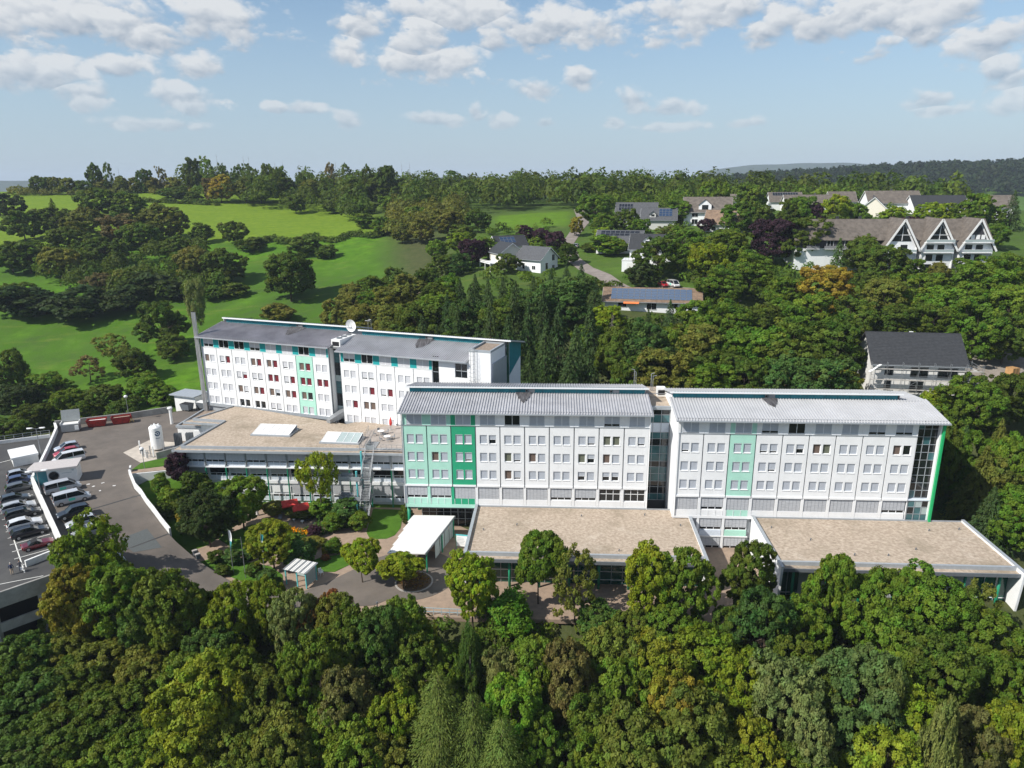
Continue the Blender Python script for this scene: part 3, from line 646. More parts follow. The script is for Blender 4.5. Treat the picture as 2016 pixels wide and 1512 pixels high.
# ---------------------------------------------------------------- front pavilions with gravel roofs
def pavilion(label, loc, rz, x0, x1, d, zr, zb, ncol, lw=False):
    r = thing('flat_roof_pavilion', label, 'building', loc, rz)
    MB().box(x0+.3, x1-.3, -d+.35, -.16, zr-.35, zr, gravel).build('gravel_roof', r)
    MB().box(x0+.3, x1-.3, -d-.95, -d+.02, zr-.55, zr-.24, gravel).build('gravel_eave', r)
    MB().box(x0+.28, x1-.28, -d, -d+.36, zr-.3, zr+.3, steel).build('front_parapet', r)
    MB().box(x0+.25, x1-.25, -d-1.12, -d-.95, zr-.62, zr-.14, dsteel).build('gutter', r)
    MB().box(x0+.3, x1-.3, -.16, -.10, zr-.3, zr+.22, steel).build('flashing', r)
    for a in (x0, x1-.3):
        w = MB(); w.add([(a, -.1, zb), (a+.3, -.1, zb), (a+.3, -.1, zr+.35), (a, -.1, zr+.35), (a, -d-1.0, zb), (a+.3, -d-1.0, zb), (a+.3, -d-1.6, zr+.35), (a, -d-1.6, zr+.35)],
            [(0,1,2,3),(4,5,6,7),(0,1,5,4),(1,2,6,5),(2,3,7,6),(3,0,4,7)], white); w = w.build('side_wall', r)
        MB().box(a-.06, a+.40, -d-1.64, -.1, zr+.355, zr+.43, steel).build('coping', w)
    MB().box(x0+.32, x1-.32, -d+1.2, -.3, zb, zr-.4, dark).build('core_wall', r)
    n = int((x1-x0-.7)/1.5); pw = (x1-x0-.7)/n
    pm = MB().box(.04, pw-.04, 0, .05, .1, zr-.55-zb, gglass).mesh('front_pane'); pm2 = MB().box(.04, pw-.04, -.06, .05, 1.0, zr-.6-zb, louvre_m).mesh('front_blind')
    for i in range(n):
        x = x0+.35+i*pw
        obj('front_blind' if lw and i % 6 in (2, 3, 4) else 'front_pane', pm2 if lw and i % 6 in (2, 3, 4) else pm, r, (x, -d+1.1, zb))
        MB().box(x-.04, x+.04, -d+1.02, -d+1.18, zb, zr-.5, steel).build('mullion', r)
    for z in (1.0, 2.3): MB().box(x0+.35, x1-.35, -d+1.03, -d+1.17, zb+z, zb+z+.08, wframe).build('transom', r)
    for i in range(ncol):
        x = x0+2.2+(x1-x0-4.4)*i/(ncol-1)
        MB().cyl((x, -d-.1, zb), (x, -d-.1, zr-.55), .19, .19, gpost, 12).build('column', r, smooth=True); MB().box(x-.28, x+.28, -d-.4, -d+.2, zr-.68, zr-.552, steel).build('capital', r)
    rg = random.Random(len(label))
    for i in range(7):
        x = x0+2+(x1-x0-4)*i/6; y = -d+rg.uniform(1.5, d-2); v = MB(); v.cyl((x, y, zr-.02), (x, y, zr+.25), .07, .07, dsteel, 6).cyl((x, y, zr+.25), (x+.12, y, zr+.3), .09, .09, dsteel, 6); v.build('roof_vent', r)
    return r
pavilion('low front pavilion with tan gravel roof below the mint ward wing', (-17.322, 105.456, 0), BY, 11.35, 45.0, 15.2, 4.95, -.3, 8)
pavilion('low front pavilion with tan gravel roof below the ward wing with green fin', (24.704, 99.935, 0), CY, 11.9, 43.2, 13.6, 5.35, -2.0, 7, True)
# ---------------------------------------------------------------- wing A: the rear ward wing, two lengths of one facade line
AZ, AY = 22.847, -.354
wa = 3.879
redpat = {(0,0,0):'brown',(1,0,0):'wmost',(1,0,1):'red',(3,0,0):'brown',(3,0,1):'red',(4,0,0):'brown',(4,0,1):'red',(5,0,0):'wmost',(6,0,0):'brown',(6,0,1):'red',
 (2,1,1):'redmost',(2,1,0):'wmost',(3,1,0):'wmost',(3,1,1):'wmost',(4,1,0):'red',(4,1,1):'red',(5,1,0):'wmost',(5,1,1):'red',(6,1,0):'red',(6,1,1):'red',(7,1,0):'red',(7,1,1):'red',
 (2,2,0):'brown',(2,2,1):'wmost',(3,2,0):'brown',(3,2,1):'red',(4,2,0):'brown',(4,2,1):'half',(5,2,0):'brown',(5,2,1):'red',(6,2,0):'brown',(6,2,1):'open',
 (2,3,0):'open',(2,3,1):'open',(3,3,0):'open',(3,3,1):'open',(4,3,0):'wmost',(4,3,1):'wmost'}
w1 = thing('rear_ward_wing', 'white rear ward wing with turquoise top floor and steel flues at its end', 'building', (-64.188, 143.442, 0), AY)
ward_facade(w1, 8, wa, AZ, 4, [white]*6+[mint, white], lambda b, r, k: redpat.get((b, r, k), 'wclosed'), [turq]*8, lambda b: {0: 'wmost', 1: 'open', 2: 'open', 3: 'wmost', 6: 'open'}.get(b, 'wclosed'), 25.1, 2.5, hp=12.4)
wing_core(w1, 8*wa, 0, 14, 4, 25.1, 26.75, 7, 25.6)
wing_roof(w1, 8*wa, 0, 25.1, 26.75, 7, 14, 25.9, roofd, over=.9, x_over=.5, teal_x=(1.0, 31.6), m2=roofm)
MB().box(-.02, 8*wa+.02, -.06, .3, AZ-.05, AZ+.01, wframe).build('cornice', w1)
MB().box(0, 8*wa, -.12, .28, 10.2, 10.85, steel).build('base_flashing', w1)
MB().box(8*wa-.05, 8*wa+.02, -.2, .3, 10.9, 25, steel).build('corner_post', w1)
for x in (-.75, -.42, -.09):
    f = MB(); f.cyl((x, -.45, 4), (x, -.45, 30.1), .19, .19, pipe_m, 12)
    for z in range(8, 30, 3): f.cyl((x, -.45, z), (x, -.45, z+.08), .215, .215, steel, 12)
    f.cyl((x, -.45, 30.1), (x, -.45, 30.25), .12, .12, dark, 10); f.build('flue', w1, smooth=False)
soot_patch(w1, 19.5, 25.1, 26.75, 2.4, 6.9, 4.0); vent_box(w1, 19.4, 7, 26.8)
w2 = thing('rear_ward_wing', 'white rear ward wing ending in a stair tower with a ladder', 'building', (-32.607, 131.117, 0), AY)
pat2 = {(1,0,0):'wmost',(1,0,1):'wmost',(1,1,1):'red',(2,1,0):'wmost',(2,1,1):'red',(0,2,1):'red',(1,2,0):'brown',(1,2,1):'brown',(2,3,0):'wmost',(2,3,1):'wmost',(4,0,0):'wmost',(4,0,1):'wmost'}
A2Z = 22.467
ward_facade(w2, 5, wa, A2Z, 4, [white]*5, lambda b, r, k: pat2.get((b, r, k), 'wclosed'), [turq]*5, lambda b: {0: 'wmost', 1: 'open'}.get(b, 'wclosed'), 24.75, 2.5, hp=12.4)
L2 = 31.25
MB().box(.02, 31.2, .30, 14, 4, 24.5, steel).build('core_wall', w2)
MB().box(.0, .09, .0, 14, 10, 24.5, white).build('end_wall', w2)
poly = [(7.9, 4), (14.05, 4), (14.05, 25.6), (7.9, 27.1)]
e = MB(); e.add([(L2+.0, y, z) for y, z in poly]+[(L2+.1, y, z) for y, z in poly], [(0,1,2,3),(7,6,5,4),(0,1,5,4),(1,2,6,5),(2,3,7,6),(3,0,4,7)], white); e.build('end_wall', w2)
e = MB(); e.add([(L2+.11, y, z) for y, z in ((7.9, 20.6), (14.06, 23.0), (14.06, 25.6), (7.9, 27.1))]+[(L2+.16, y, z) for y, z in ((7.9, 20.6), (14.06, 23.0), (14.06, 25.6), (7.9, 27.1))], [(0,1,2,3),(7,6,5,4),(0,1,5,4),(1,2,6,5),(2,3,7,6),(3,0,4,7)], teal); e.build('end_cladding', w2)
MB().box(31.2, 31.3, 6.95, 7.85, 8, 26.4, gglass).build('stair_glass', w2)
corrugated(27.0, (-.9, 24.75), (7.2, 26.35), roofm, x0=-.5).build('roof', w2)
MB().box(-.5, 26.5, -1.05, -.92, 24.55, 24.72, steel).build('gutter', w2)
wing_n = 20; pw = 26.0/wing_n; pm = MB().box(0, pw-.05, 0, .12, 0, .95, teal).mesh('clerestory_panel')
cl = MB().box(.8, 31.2, 7.12, 7.4, 26.0, 27.3, dsteel).build('clerestory', w2)
for i in range(wing_n): obj('clerestory_panel', pm, cl, (.8+i*pw, 7.0, 26.33))
corrugated(32.0, (6.6, 27.4), (14.6, 25.5), roofm, x0=.2).build('upper_roof', w2)
MB().box(.2, 32.2, 6.48, 6.6, 27.2, 27.44, wframe).build('fascia', w2)
MB().box(-.02, 5*wa+.02, -.06, .3, A2Z-.05, A2Z+.01, wframe).build('cornice', w2)
MB().box(0, 5*wa, -.12, .28, 9.8, 10.6, steel).build('base_flashing', w2)
for z in (10.2, 13.2, 16.2, 19.2, 22.2): MB().box(19.45, 20.7, .12, .18, z+.05, z+2.9, glass).build('stair_pane', w2); MB().box(19.4, 20.75, .06, .2, z-.03, z+.05, steel).build('transom', w2)
MB().box(19.38, 19.5, -.05, .3, 10, 24.5, steel).build('mullion', w2)
p = holes_panel(6.2, 14.6, [(3.2, 5.6, -3.1, -.5)], .3, white); p.build('blank_wall', w2, (20.72, 0, 24.6))
wn = MB(); wn.box(23.92, 26.32, .2, .28, 21.5, 24.1, glass).build('stair_window', w2)
for a in (0, 1.17, 2.32): MB().box(23.92+a, 24.0+a, .12, .2, 21.5, 24.1, steel).build('mullion', w2)
MB().box(23.92, 26.32, .12, .2, 22.7, 22.8, steel).build('transom', w2)
MB().box(26.85, 30.95, -.35, 6.9, 8, 26.55, white).build('stair_tower', w2)
MB().box(27.1, 30.7, -.1, 6.65, 26.5, 26.62, gravel2).build('tower_roof', w2)
for a in ((26.82, 30.98, -.38, -.08), (26.82, 30.98, 6.62, 6.92)): MB().box(*a, 26.55, 26.95, steel).build('coping', w2)
for a in ((26.82, 27.12, -.08, 6.62), (30.68, 30.98, -.08, 6.62)): MB().box(*a, 26.55, 26.95, steel).build('coping', w2)
ld = MB()
for x in (27.3, 28.1): ld.cyl((x, -.75, 19.5), (x, -.75, 27.6), .04, .04, galv, 6)
for i in range(26): ld.cyl((27.3, -.75, 19.7+i*.3), (28.1, -.75, 19.7+i*.3), .022, .022, galv, 5)
for i in range(8):
    z = 21.5+i*.75; a = [(27.3, -.75), (27.2, -1.25), (27.7, -1.5), (28.2, -1.25), (28.1, -.75)]
    for q in range(4): ld.cyl((*a[q], z), (*a[q+1], z), .022, .022, galv, 5)
ld.build('ladder', w2)
soot_patch(w2, 15.0, 24.75, 26.35, 2.0, 7.0, 3.4); vent_box(w2, 15.2, 7.0, 26.4)
# glazed joint between the two lengths, with duct and satellite dish
jt = thing('glazed_link', 'narrow teal glass joint between the two rear ward wings', 'building', (-64.188+.938*31.03, 143.442-.3467*31.03, 0), AY)
MB().box(.02, 2.85, 1.6, 12, 4, 24.4, dark).build('core_wall', jt)
for i in range(11):
    for k in range(2): MB().box(.1+k*1.3, 1.35+k*1.3, 1.5, 1.55, 10.4+i*1.25, 11.6+i*1.25, [tglass, glass, lglass, tglass, glass][(i*2+k) % 5]).build('link_pane', jt)
for k in range(3): MB().box(.05+k*1.3, .13+k*1.3, 1.42, 1.58, 10.2, 24.2, steel).build('mullion', jt)
MB().box(-.1, 2.95, 1.3, 12, 24.4, 24.7, gravel2).build('flat_roof', jt)
d = MB(); d.box(.35, 2.3, .6, 6.4, 25.0, 26.4, whitep); d.box(.6, 2.05, .55, .6, 25.2, 26.0, dark); d = d.build('ventilation_duct', jt)
for i in range(3): MB().cyl((1.3, 2+i*1.6, 26.4), (1.3, 2+i*1.6, 26.55), .55, .55, dsteel, 12).build('fan', d)
MB().box(.2, 2.6, .4, .6, 24.7, 24.95, galv).build('duct_foot', jt)
dk = MB(); dk.hexa([(.5, -3.2, 10.9), (1.6, -3.6, 10.9), (2.4, 1.2, 10.9), (1.0, 1.4, 10.9), (.5, -3.2, 11.6), (1.6, -3.6, 11.6), (2.4, 1.2, 12.4), (1.0, 1.4, 12.4)], galv); dk.build('intake_duct', jt)
# satellite dish on the joint's roof
sd = thing('satellite_dish', 'white satellite dish on the roof joint of the rear ward wings', 'satellite dish', (-64.188+.938*32.2+.347*6.5, 143.442-.3467*32.2+.938*6.5, 26.5), AY)
b = MB(); n = 20; secs = []
for r, yy in ((.05, .32), (.5, .24), (.9, .06), (1.15, -.1)): secs.append([(r*math.cos(2*math.pi*i/n), yy, 1.5+1.25*r/1.15*math.sin(2*math.pi*i/n)) for i in range(n)])
b.loft(secs, whitep, cap=False); b.build('dish', sd, smooth=True)
MB().cyl((0, .4, 0), (0, .35, 1.5), .07, .07, galv, 8).build('mast', sd)
b = MB()
for x, z in ((-.8, .9), (.8, .9), (0, 2.6)): b.cyl((x, -.05, z), (0, -1.1, 1.5), .025, .025, galv, 5)
b.box(-.1, .1, -1.25, -1.05, 1.42, 1.58, whitep); b.build('feed_arm', sd)
# antenna frame behind the upper roof
an = thing('roof_antenna', 'thin galvanised antenna frame on the upper roof of the rear ward wing', 'antenna', (-28.4, 138.6, 26.0), AY)
MB().cyl((0, 0, 0), (0, 0, 3.2), .04, .04, galv, 6).cyl((-.6, 0, 2.9), (.5, 0, 2.9), .03, .03, galv, 5).build('mast', an)
MB().cyl((.7, 0, 0), (.7, 0, 3.2), .04, .04, galv, 6).cyl((.2, 0, 3.2), (.7, 0, 3.2), .03, .03, galv, 5).build('mast', an)
# ---------------------------------------------------------------- connector roofs between the rear wing and wing B
cn = thing('link_building', 'flat gravel-roofed link block behind the mint ward wing', 'building', (-9.0, 126.2, 0), -.2)
MB().box(-6.5, 6.2, -7, 3.4, 0, 18.4, white).build('core_wall', cn)
MB().box(-6.2, 5.9, -6.8, 3.1, 18.4, 18.6, gravel2).build('gravel_roof', cn)
MB().box(-6.6, -6.15, -7, 3.4, 18.35, 19.0, steel).build('parapet', cn); MB().box(5.85, 6.3, -7, 3.4, 18.35, 19.0, steel).build('parapet', cn)
for a in ((2.4, 5.8, -3.6, -3.2), (2.4, 5.8, 0, .4)): MB().box(*a, 18.6, 20.3, steel).build('shaft_parapet', cn)
for a in ((2.4, 2.8, -3.2, 0), (5.4, 5.8, -3.2, 0)): MB().box(*a, 18.6, 20.3, steel).build('shaft_parapet', cn)
MB().box(2.8, 5.4, -3.2, 0, 18.6, 19.9, gravel2).build('shaft_roof', cn)
# ---------------------------------------------------------------- low block D with gravel roof and garden front
ld_ = thing('low_block', 'low garden block with broad tan gravel roof, grey blinds and green posts', 'building', (-58.0, 117.2, 0), -.062)
RD = [(-1.2, -1.3), (40.6, -1.3), (40.6, 18), (29, 18.2), (23.8, 16.8), (-2.2, 25.4), (-5.2, 15.0), (1.5, 14.0), (.6, 10)]
def inset(poly, d):
    n = len(poly); out = []
    for i in range(n):
        p0, p1, p2 = Vector(poly[i-1]), Vector(poly[i]), Vector(poly[(i+1) % n])
        a = (p1-p0).normalized(); b = (p2-p1).normalized(); na = Vector((-a.y, a.x)); nb_ = Vector((-b.y, b.x)); k = (na+nb_); k = k/max(.3, k.dot(na)); out.append(tuple(p1+k*d))
    return out
RD = [(-1.3, -1.3), (40.6, -1.3), (40.6, 19), (28.5, 19), (23.6, 13.4), (-4.3, 23.6), (-8.2, 13.2), (-.2, 12.4), (-.6, 11.5)]
RD = [(-1.3, -1.3), (40.6, -1.3), (40.6, 19), (29.5, 17.2), (25.3, 13.6), (-1.4, 24.2), (-7.0, 13.6), (.4, 12.6)]
m_ = MB(); m_.prism(RD, 10.42, 10.62, gravel); m_.build('gravel_eave', ld_)
m_ = MB(); m_.prism(inset(RD, 1.25), 10.62, 10.86, gravel); m_.build('gravel_roof', ld_)
for poly, hh in ((RD, (10.30, 10.70)), (inset(RD, 1.05), (10.60, 11.12))):
    n = len(poly)
    for i in range(n):
        if i in (1, 2, 3, 4) and poly is not RD: continue
        a, b = poly[i], poly[(i+1) % n]
        if poly is RD and i in (1, 2, 3, 4): continue
        MB().bar((*a, sum(hh)/2), (*b, sum(hh)/2), .22 if poly is not RD else .12, hh[1]-hh[0], steel).build('parapet', ld_)
m_ = MB(); m_.prism([(.15, 1.2), (40.4, 1.2), (40.4, 18), (26, 13), (1.0, 22.5), (-4.0, 14.5), (1.8, 13.4)], -.5, 10.42, white); m_.build('core_wall', ld_)
bd = 3.69
upb = MB(); n = 14
upb.box(0, bd-.32, .0, .05, 0, 1.75, wshade_m)
for i in range(7): upb.box(.02+(bd-.36)*i/6, .04+(bd-.36)*i/6, -.012, -.001, 0, 1.75, steel)
upb = upb.mesh('outer_blind')
fr = MB(); w = bd-.32
for i in range(4): fr.box(i*(w-.07)/3, i*(w-.07)/3+.07, 0, .08, 0, 1.25, wframe)
fr.box(0, w, .001, .079, 1.18, 1.25, wframe).box(0, w, .001, .079, 0, .07, wframe); fr = fr.mesh('sash_frame')
wp = MB().box(.02, w-.02, .03, .05, 0, .82, paleblue).mesh('sash_panel'); gp = MB().box(.02, w-.02, .03, .05, .82, 1.24, glass).mesh('pane')
gp2 = MB().box(.02, w-.02, .03, .05, .02, 1.7, glass).mesh('pane'); bl2 = MB().box(.02, w-.02, .02, .06, 0, 1.7, louvre_m).mesh('louvre_blind')
lw_ = MB().box(.02, w-.02, .03, .07, 0, 1.3, white).mesh('parapet_panel')
rg = random.Random(9)
for i in range(11):
    X = .16+i*bd
    obj('outer_blind', upb, ld_, (X, .0, 8.5+(-.18 if i in (2, 4, 6) else 0)))
    f = obj('window', fr, ld_, (X, .12, 7.28)); obj('sash_panel', wp, f); obj('pane', gp, f)
    MB().box(X-.16, X+bd-.16, -.12, .3, 7.05, 7.25, wframe).build('floor_beam', ld_)
    MB().box(X-.25, X-.07, -.14, .02, 7.25, 10.3, steel).build('upper_post', ld_)
    MB().cyl((X-.16, -.02, -.3), (X-.16, -.02, 7.05), .13, .13, gpost, 8).build('post', ld_)
    f = obj('window', fr, ld_, (X, 1.0, 4.35)); obj('sash_panel', wp, f); obj('pane', gp, f)
    if i % 4 == 1 or i > 7: obj('pane', gp2, ld_, (X, 1.02, 5.45))
    else: obj('louvre_blind', bl2, ld_, (X, 1.02, 5.5))
    MB().box(X-.16, X+bd-.16, .9, 1.25, 3.75, 4.3, white).build('floor_beam', ld_)
    f = obj('window', fr, ld_, (X, 1.0, .45)); obj('sash_panel', wp, f); obj('pane', gp, f)
    obj('louvre_blind', bl2, ld_, (X, 1.02, 1.8)) if i > 4 else obj('parapet_panel', lw_, ld_, (X, 1.02, 2.0))
MB().box(40.6-.2, 40.6, -.14, .02, 0, 10.3, steel).build('upper_post', ld_)
MB().box(-.05, .1, .0, 3, 0, 10.4, steel).build('side_wall', ld_)
# skylights
def skylight(x, y, wx, wy, rz, shaded, label):
    s = thing('roof_skylight', label, 'skylight', (x, y, 10.84), rz)
    MB().box(-.3, wx+.3, -.3, wy+.3, 0, .28, steel).build('kerb_frame', s)
    h0, h1 = .35, 1.0; n = 5
    for i in range(n):
        a, b = wx*i/n, wx*(i+1)/n
        g = MB(); k = .04
        g.hexa([(a+k, .05, h0-.06), (b-k, .05, h0-.06), (b-k, wy, h1-.06), (a+k, wy, h1-.06), (a+k, .05, h0), (b-k, .05, h0), (b-k, wy, h1), (a+k, wy, h1)], canvas if i < shaded else lglass); g.build('shaded_pane' if i < shaded else 'glass_pane', s)
        MB().bar((a, .05, h0), (a, wy, h1), .07, .1, wframe).build('glazing_bar', s)
    MB().bar((wx, .05, h0), (wx, wy, h1), .07, .1, wframe).build('glazing_bar', s)
    MB().box(-.05, wx+.05, wy, wy+.1, .28, 1.02, wframe).build('back_upstand', s); MB().box(-.02, wx+.02, 0, .05, .28, .36, wframe).build('front_sill', s)
skylight(-47.6, 122.7, 7.0, 3.6, -.12, 5, 'roof skylight with all its panes covered white on the low block')
skylight(-33.9, 118.4, 6.6, 3.2, -.12, 2, 'roof skylight half covered white beside the roof terrace')
# ---------------------------------------------------------------- service yard, drive and parking deck
def strip(name, pts, w, m, up=.05, zf=None, thick=.4):
    zf = zf or terrain; P = []
    for a, b in zip(pts, pts[1:]):
        n = max(1, int(math.dist(a, b)/3))
        P += [(a[0]+(b[0]-a[0])*i/n, a[1]+(b[1]-a[1])*i/n) for i in range(n)]
    P.append(pts[-1]); mb = MB(); L = []; Rr = []
    for i, p in enumerate(P):
        q = P[min(i+1, len(P)-1)]; o = P[max(i-1, 0)]; d = Vector((q[0]-o[0], q[1]-o[1])).normalized(); nn = Vector((-d.y, d.x))
        ww = w(i/len(P)) if callable(w) else w
        L.append((p[0]+nn.x*ww/2, p[1]+nn.y*ww/2)); Rr.append((p[0]-nn.x*ww/2, p[1]-nn.y*ww/2))
    zz = lambda p: zf(*p)+up
    for i in range(len(P)-1):
        a, b, c, d = L[i], Rr[i], Rr[i+1], L[i+1]
        mb.add([(*a, zz(a)), (*b, zz(b)), (*c, zz(c)), (*d, zz(d))], [(0, 1, 2, 3)], m); mb.add([(*a, zz(a)), (*d, zz(d)), (*d, zz(d)-thick), (*a, zz(a)-thick)], [(0, 1, 2, 3)], m); mb.add([(*b, zz(b)), (*c, zz(c)), (*c, zz(c)-thick), (*b, zz(b)-thick)], [(0, 1, 2, 3)], m)
    return struct(mb.build(name, smooth=False))
def wall_run(root, pts, h0, h1, w, m, name='wall_section'):
    """free-standing parapet, pts = (x, y, z of ground)"""
    for a, b in zip(pts, pts[1:]):
        d = Vector((b[0]-a[0], b[1]-a[1])).normalized(); n = Vector((-d.y, d.x))*w/2; mb = MB()
        mb.hexa([(a[0]-n.x, a[1]-n.y, a[2]+h0), (b[0]-n.x, b[1]-n.y, b[2]+h0), (b[0]+n.x, b[1]+n.y, b[2]+h0), (a[0]+n.x, a[1]+n.y, a[2]+h0), (a[0]-n.x, a[1]-n.y, a[2]+h1), (b[0]-n.x, b[1]-n.y, b[2]+h1), (b[0]+n.x, b[1]+n.y, b[2]+h1), (a[0]+n.x, a[1]+n.y, a[2]+h1)], m); mb.build(name, root)
YARD = [(-96.4, 142.0), (-94.2, 139.0), (-85.6, 120.4), (-82.5, 113.2), (-72.6, 101.2), (-63.9, 110.4), (-67.8, 116.6), (-60.2, 118.8), (-58.9, 117.6), (-62, 133), (-62.5, 154), (-68, 157), (-76, 151.8), (-83, 147.3)]
YARD_ = [(-96.4, 142.0), (-83, 147.3), (-76, 151.8), (-68, 157), (-62.5, 154), (-62, 133), (-58.9, 117.6), (-60.2, 118.8), (-67.8, 116.6), (-63.9, 110.4), (-72.6, 104.7)]
struct(MB().prism(YARD, -3, 6.0, asph).build('service_yard'))
dr = MB(); RR = [(-63.9, 110.4), (-61.8, 108.2), (-57.6, 103.6), (-53.3, 99.3), (-51.4, 97.7), (-47.4, 94.8), (-42.1, 91.4), (-37.0, 88.4)]; LL = [(-72.6, 101.2), (-67.5, 95.2), (-62.6, 91.0), (-58.4, 93.4), (-54.1, 89.8), (-50.5, 87.7), (-45.6, 84.9), (-39.9, 82.0)]
zz = lambda p: ramp_z(*p)+.07
for i in range(7):
    K = 4
    for k in range(K):
        l0 = tuple(LL[i][j]+(LL[i+1][j]-LL[i][j])*k/K for j in (0, 1)); l1 = tuple(LL[i][j]+(LL[i+1][j]-LL[i][j])*(k+1)/K for j in (0, 1)); r0 = tuple(RR[i][j]+(RR[i+1][j]-RR[i][j])*k/K for j in (0, 1)); r1 = tuple(RR[i][j]+(RR[i+1][j]-RR[i][j])*(k+1)/K for j in (0, 1))
        m4 = lambda a, b, t: (a[0]+(b[0]-a[0])*t, a[1]+(b[1]-a[1])*t)
        for q in range(4):
            A, B, C_, D_ = m4(l0, r0, q/4), m4(l0, r0, (q+1)/4), m4(l1, r1, (q+1)/4), m4(l1, r1, q/4)
            dr.add([(*A, zz(A)), (*B, zz(B)), (*C_, zz(C_)), (*D_, zz(D_))], [(0, 1, 2, 3)], asph)
        dr.add([(*l0, zz(l0)), (*l1, zz(l1)), (*l1, -4), (*l0, -4)], [(0, 1, 2, 3)], conc); dr.add([(*r0, zz(r0)), (*r1, zz(r1)), (*r1, -1), (*r0, -1)], [(0, 1, 2, 3)], conc)
struct(dr.build('drive_ramp'))
strip('drive_joint', [(-61.5, 108.4), (-69.6, 99.8)], .28, asphd, .085, ramp_z, .03); strip('drive_joint', [(-53.2, 99.2), (-57.8, 93.6)], .25, asphd, .085, ramp_z, .03)
pp = [(-58.6, 97.5), (-56.2, 99.3), (-53.0, 95.6), (-55.4, 94.2)]
struct(MB().add([(x, y, ramp_z(x, y)+.09) for x, y in [(-59.2, 96.2), (-56.6, 99.6), (-52.8, 96.0), (-56.0, 94.0)]], [(0, 1, 2, 3)], asphg).build('asphalt_patch'))
struct(MB().prism([(-74.3, 127.0), (-68.4, 121.8), (-62.0, 126.6), (-62.2, 131.5), (-68.3, 132.6), (-72.6, 133.6)], 5.9, 6.03, concp).build('concrete_pad'))
struct(MB().prism([(-67.8, 116.6), (-60.0, 118.9), (-59.0, 120.2), (-60, 121.0), (-68.3, 118.1)], 4.0, 6.07, paver).build('garden_path'))
struct(MB().prism([(-68.3, 118.2), (-60.1, 121.1), (-59.6, 126.4), (-62.0, 126.5), (-68.2, 121.6)], 4.0, 6.06, lawn_m).build('lawn'))
pw_ = thing('drive_parapet', 'white parapet wall along the garden side of the sloping drive', 'wall')
wall_run(pw_, [(x, y, ramp_z(x, y)) for x, y in [(-67.6, 116.4), (-63.7, 110.6), (-61.6, 108.4), (-59.6, 106.0), (-57.4, 103.8), (-55.3, 101.6), (-53.0, 99.4)]], -4, .95, .3, wallw)
wall_run(pw_, [(-68.4, 118.4, 6), (-67.9, 117.3, 6)], -4, .95, .3, wallw)
gw = thing('garden_wall', 'white retaining wall under the garden path beside the drive', 'wall')
wall_run(gw, [(-67.5, 116.35, 6), (-63.8, 117.3, 6), (-59.2, 118.6, 6)], -5, .12, .28, wallw)
lw = thing('drive_parapet', 'white stained parapet wall on the wooded side of the drive foot', 'wall')
wall_run(lw, [(x, y, ramp_z(x, y)) for x, y in [(-58.9, 93.4), (-56.3, 91.7), (-54.3, 89.7), (-52.4, 88.6), (-50.6, 87.5), (-48.4, 86.2)]], -4, .95, .32, wallw)
wall_run(lw, [(-63.6, 94.4, 4.6), (-58.9, 93.4, 3.6)], -5, .95, .32, wallw, 'cross_wall')
bw_ = thing('yard_wall', 'pale grey retaining wall along the back of the service yard', 'wall')
wall_run(bw_, [(-96.6, 142.2, 6), (-92, 143.9, 6), (-87.5, 145.7, 6), (-83.2, 147.4, 6), (-80, 149.4, 6), (-76.2, 151.8, 6)], -6, 1.35, .35, conc)
dw = thing('deck_wall', 'long white wall between the service yard and the parking deck', 'wall')
P0, P1 = Vector((-82.7, 113.3)), Vector((-62.9, 89.4))
wall_run(dw, [(-96.6, 142.2, 6), (-94.4, 139.2, 6), (-91.5, 133, 6), (-88.6, 126.7, 6), (-85.8, 120.5, 6), (-82.8, 113.5, 6)], -8, 1.0, .42, wallw)
wall_run(dw, [(*P0.lerp(P1, t), 6) for t in (0, .25, .5, .75, 1)], -8, 1.0, .42, wallw)
# parking deck with open storeys below
hd = (P1-P0).normalized(); hn = Vector((hd.y, -hd.x))
def dk(s, t): p = P0+hd*s+hn*t; return (p.x, p.y)
Ld = (P1-P0).length
deck = thing('parking_deck', 'concrete parking deck with open storeys below its grey roof surface', 'car park')
DP = [dk(-2, .2), dk(Ld+4.8, .2), (-57.5, 86.2), (-64.9, 78.4), dk(Ld-4, 34), dk(-8, 34)]
DP = [(-94.7, 139.0), (-86.0, 120.4), (-82.9, 113.2), (-63.1, 89.2), (-60.6, 88.4), (-58.4, 86.6), (-67.5, 77.2), (-100, 82), (-118, 112), (-107, 133.5)]
MB().prism(DP, 4.5, 5.0, asphd).build('deck_slab', deck)
fa, fb = Vector((-58.4, 86.6)), Vector((-67.5, 77.2)); fd = (fb-fa).normalized()
for lev, (z0, z1) in enumerate(((3.6, 5.75), (.2, 1.5), (-3.2, -1.9))):
    a, b = fa-fd*.1, fb+fd*.1; MB().bar((a.x, a.y, (z0+z1)/2), (b.x, b.y, (z0+z1)/2), .3, z1-z0, conc).build('parapet_beam', deck)
for i in range(3):
    p = fa+fd*(.4+i*5.2); MB().box(p.x-.3, p.x+.3, p.y-.3, p.y+.3, -8, 3.6, conc).build('pillar', deck)
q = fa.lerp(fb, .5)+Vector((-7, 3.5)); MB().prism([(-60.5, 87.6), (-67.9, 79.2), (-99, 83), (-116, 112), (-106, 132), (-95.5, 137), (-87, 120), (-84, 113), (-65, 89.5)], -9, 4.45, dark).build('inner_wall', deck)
DE = [(-67.5, 77.2), (-78, 78.75), (-89, 80.35), (-100, 82), (-106, 92), (-112, 102), (-118, 112), (-112.5, 122.7), (-107, 133.5)]
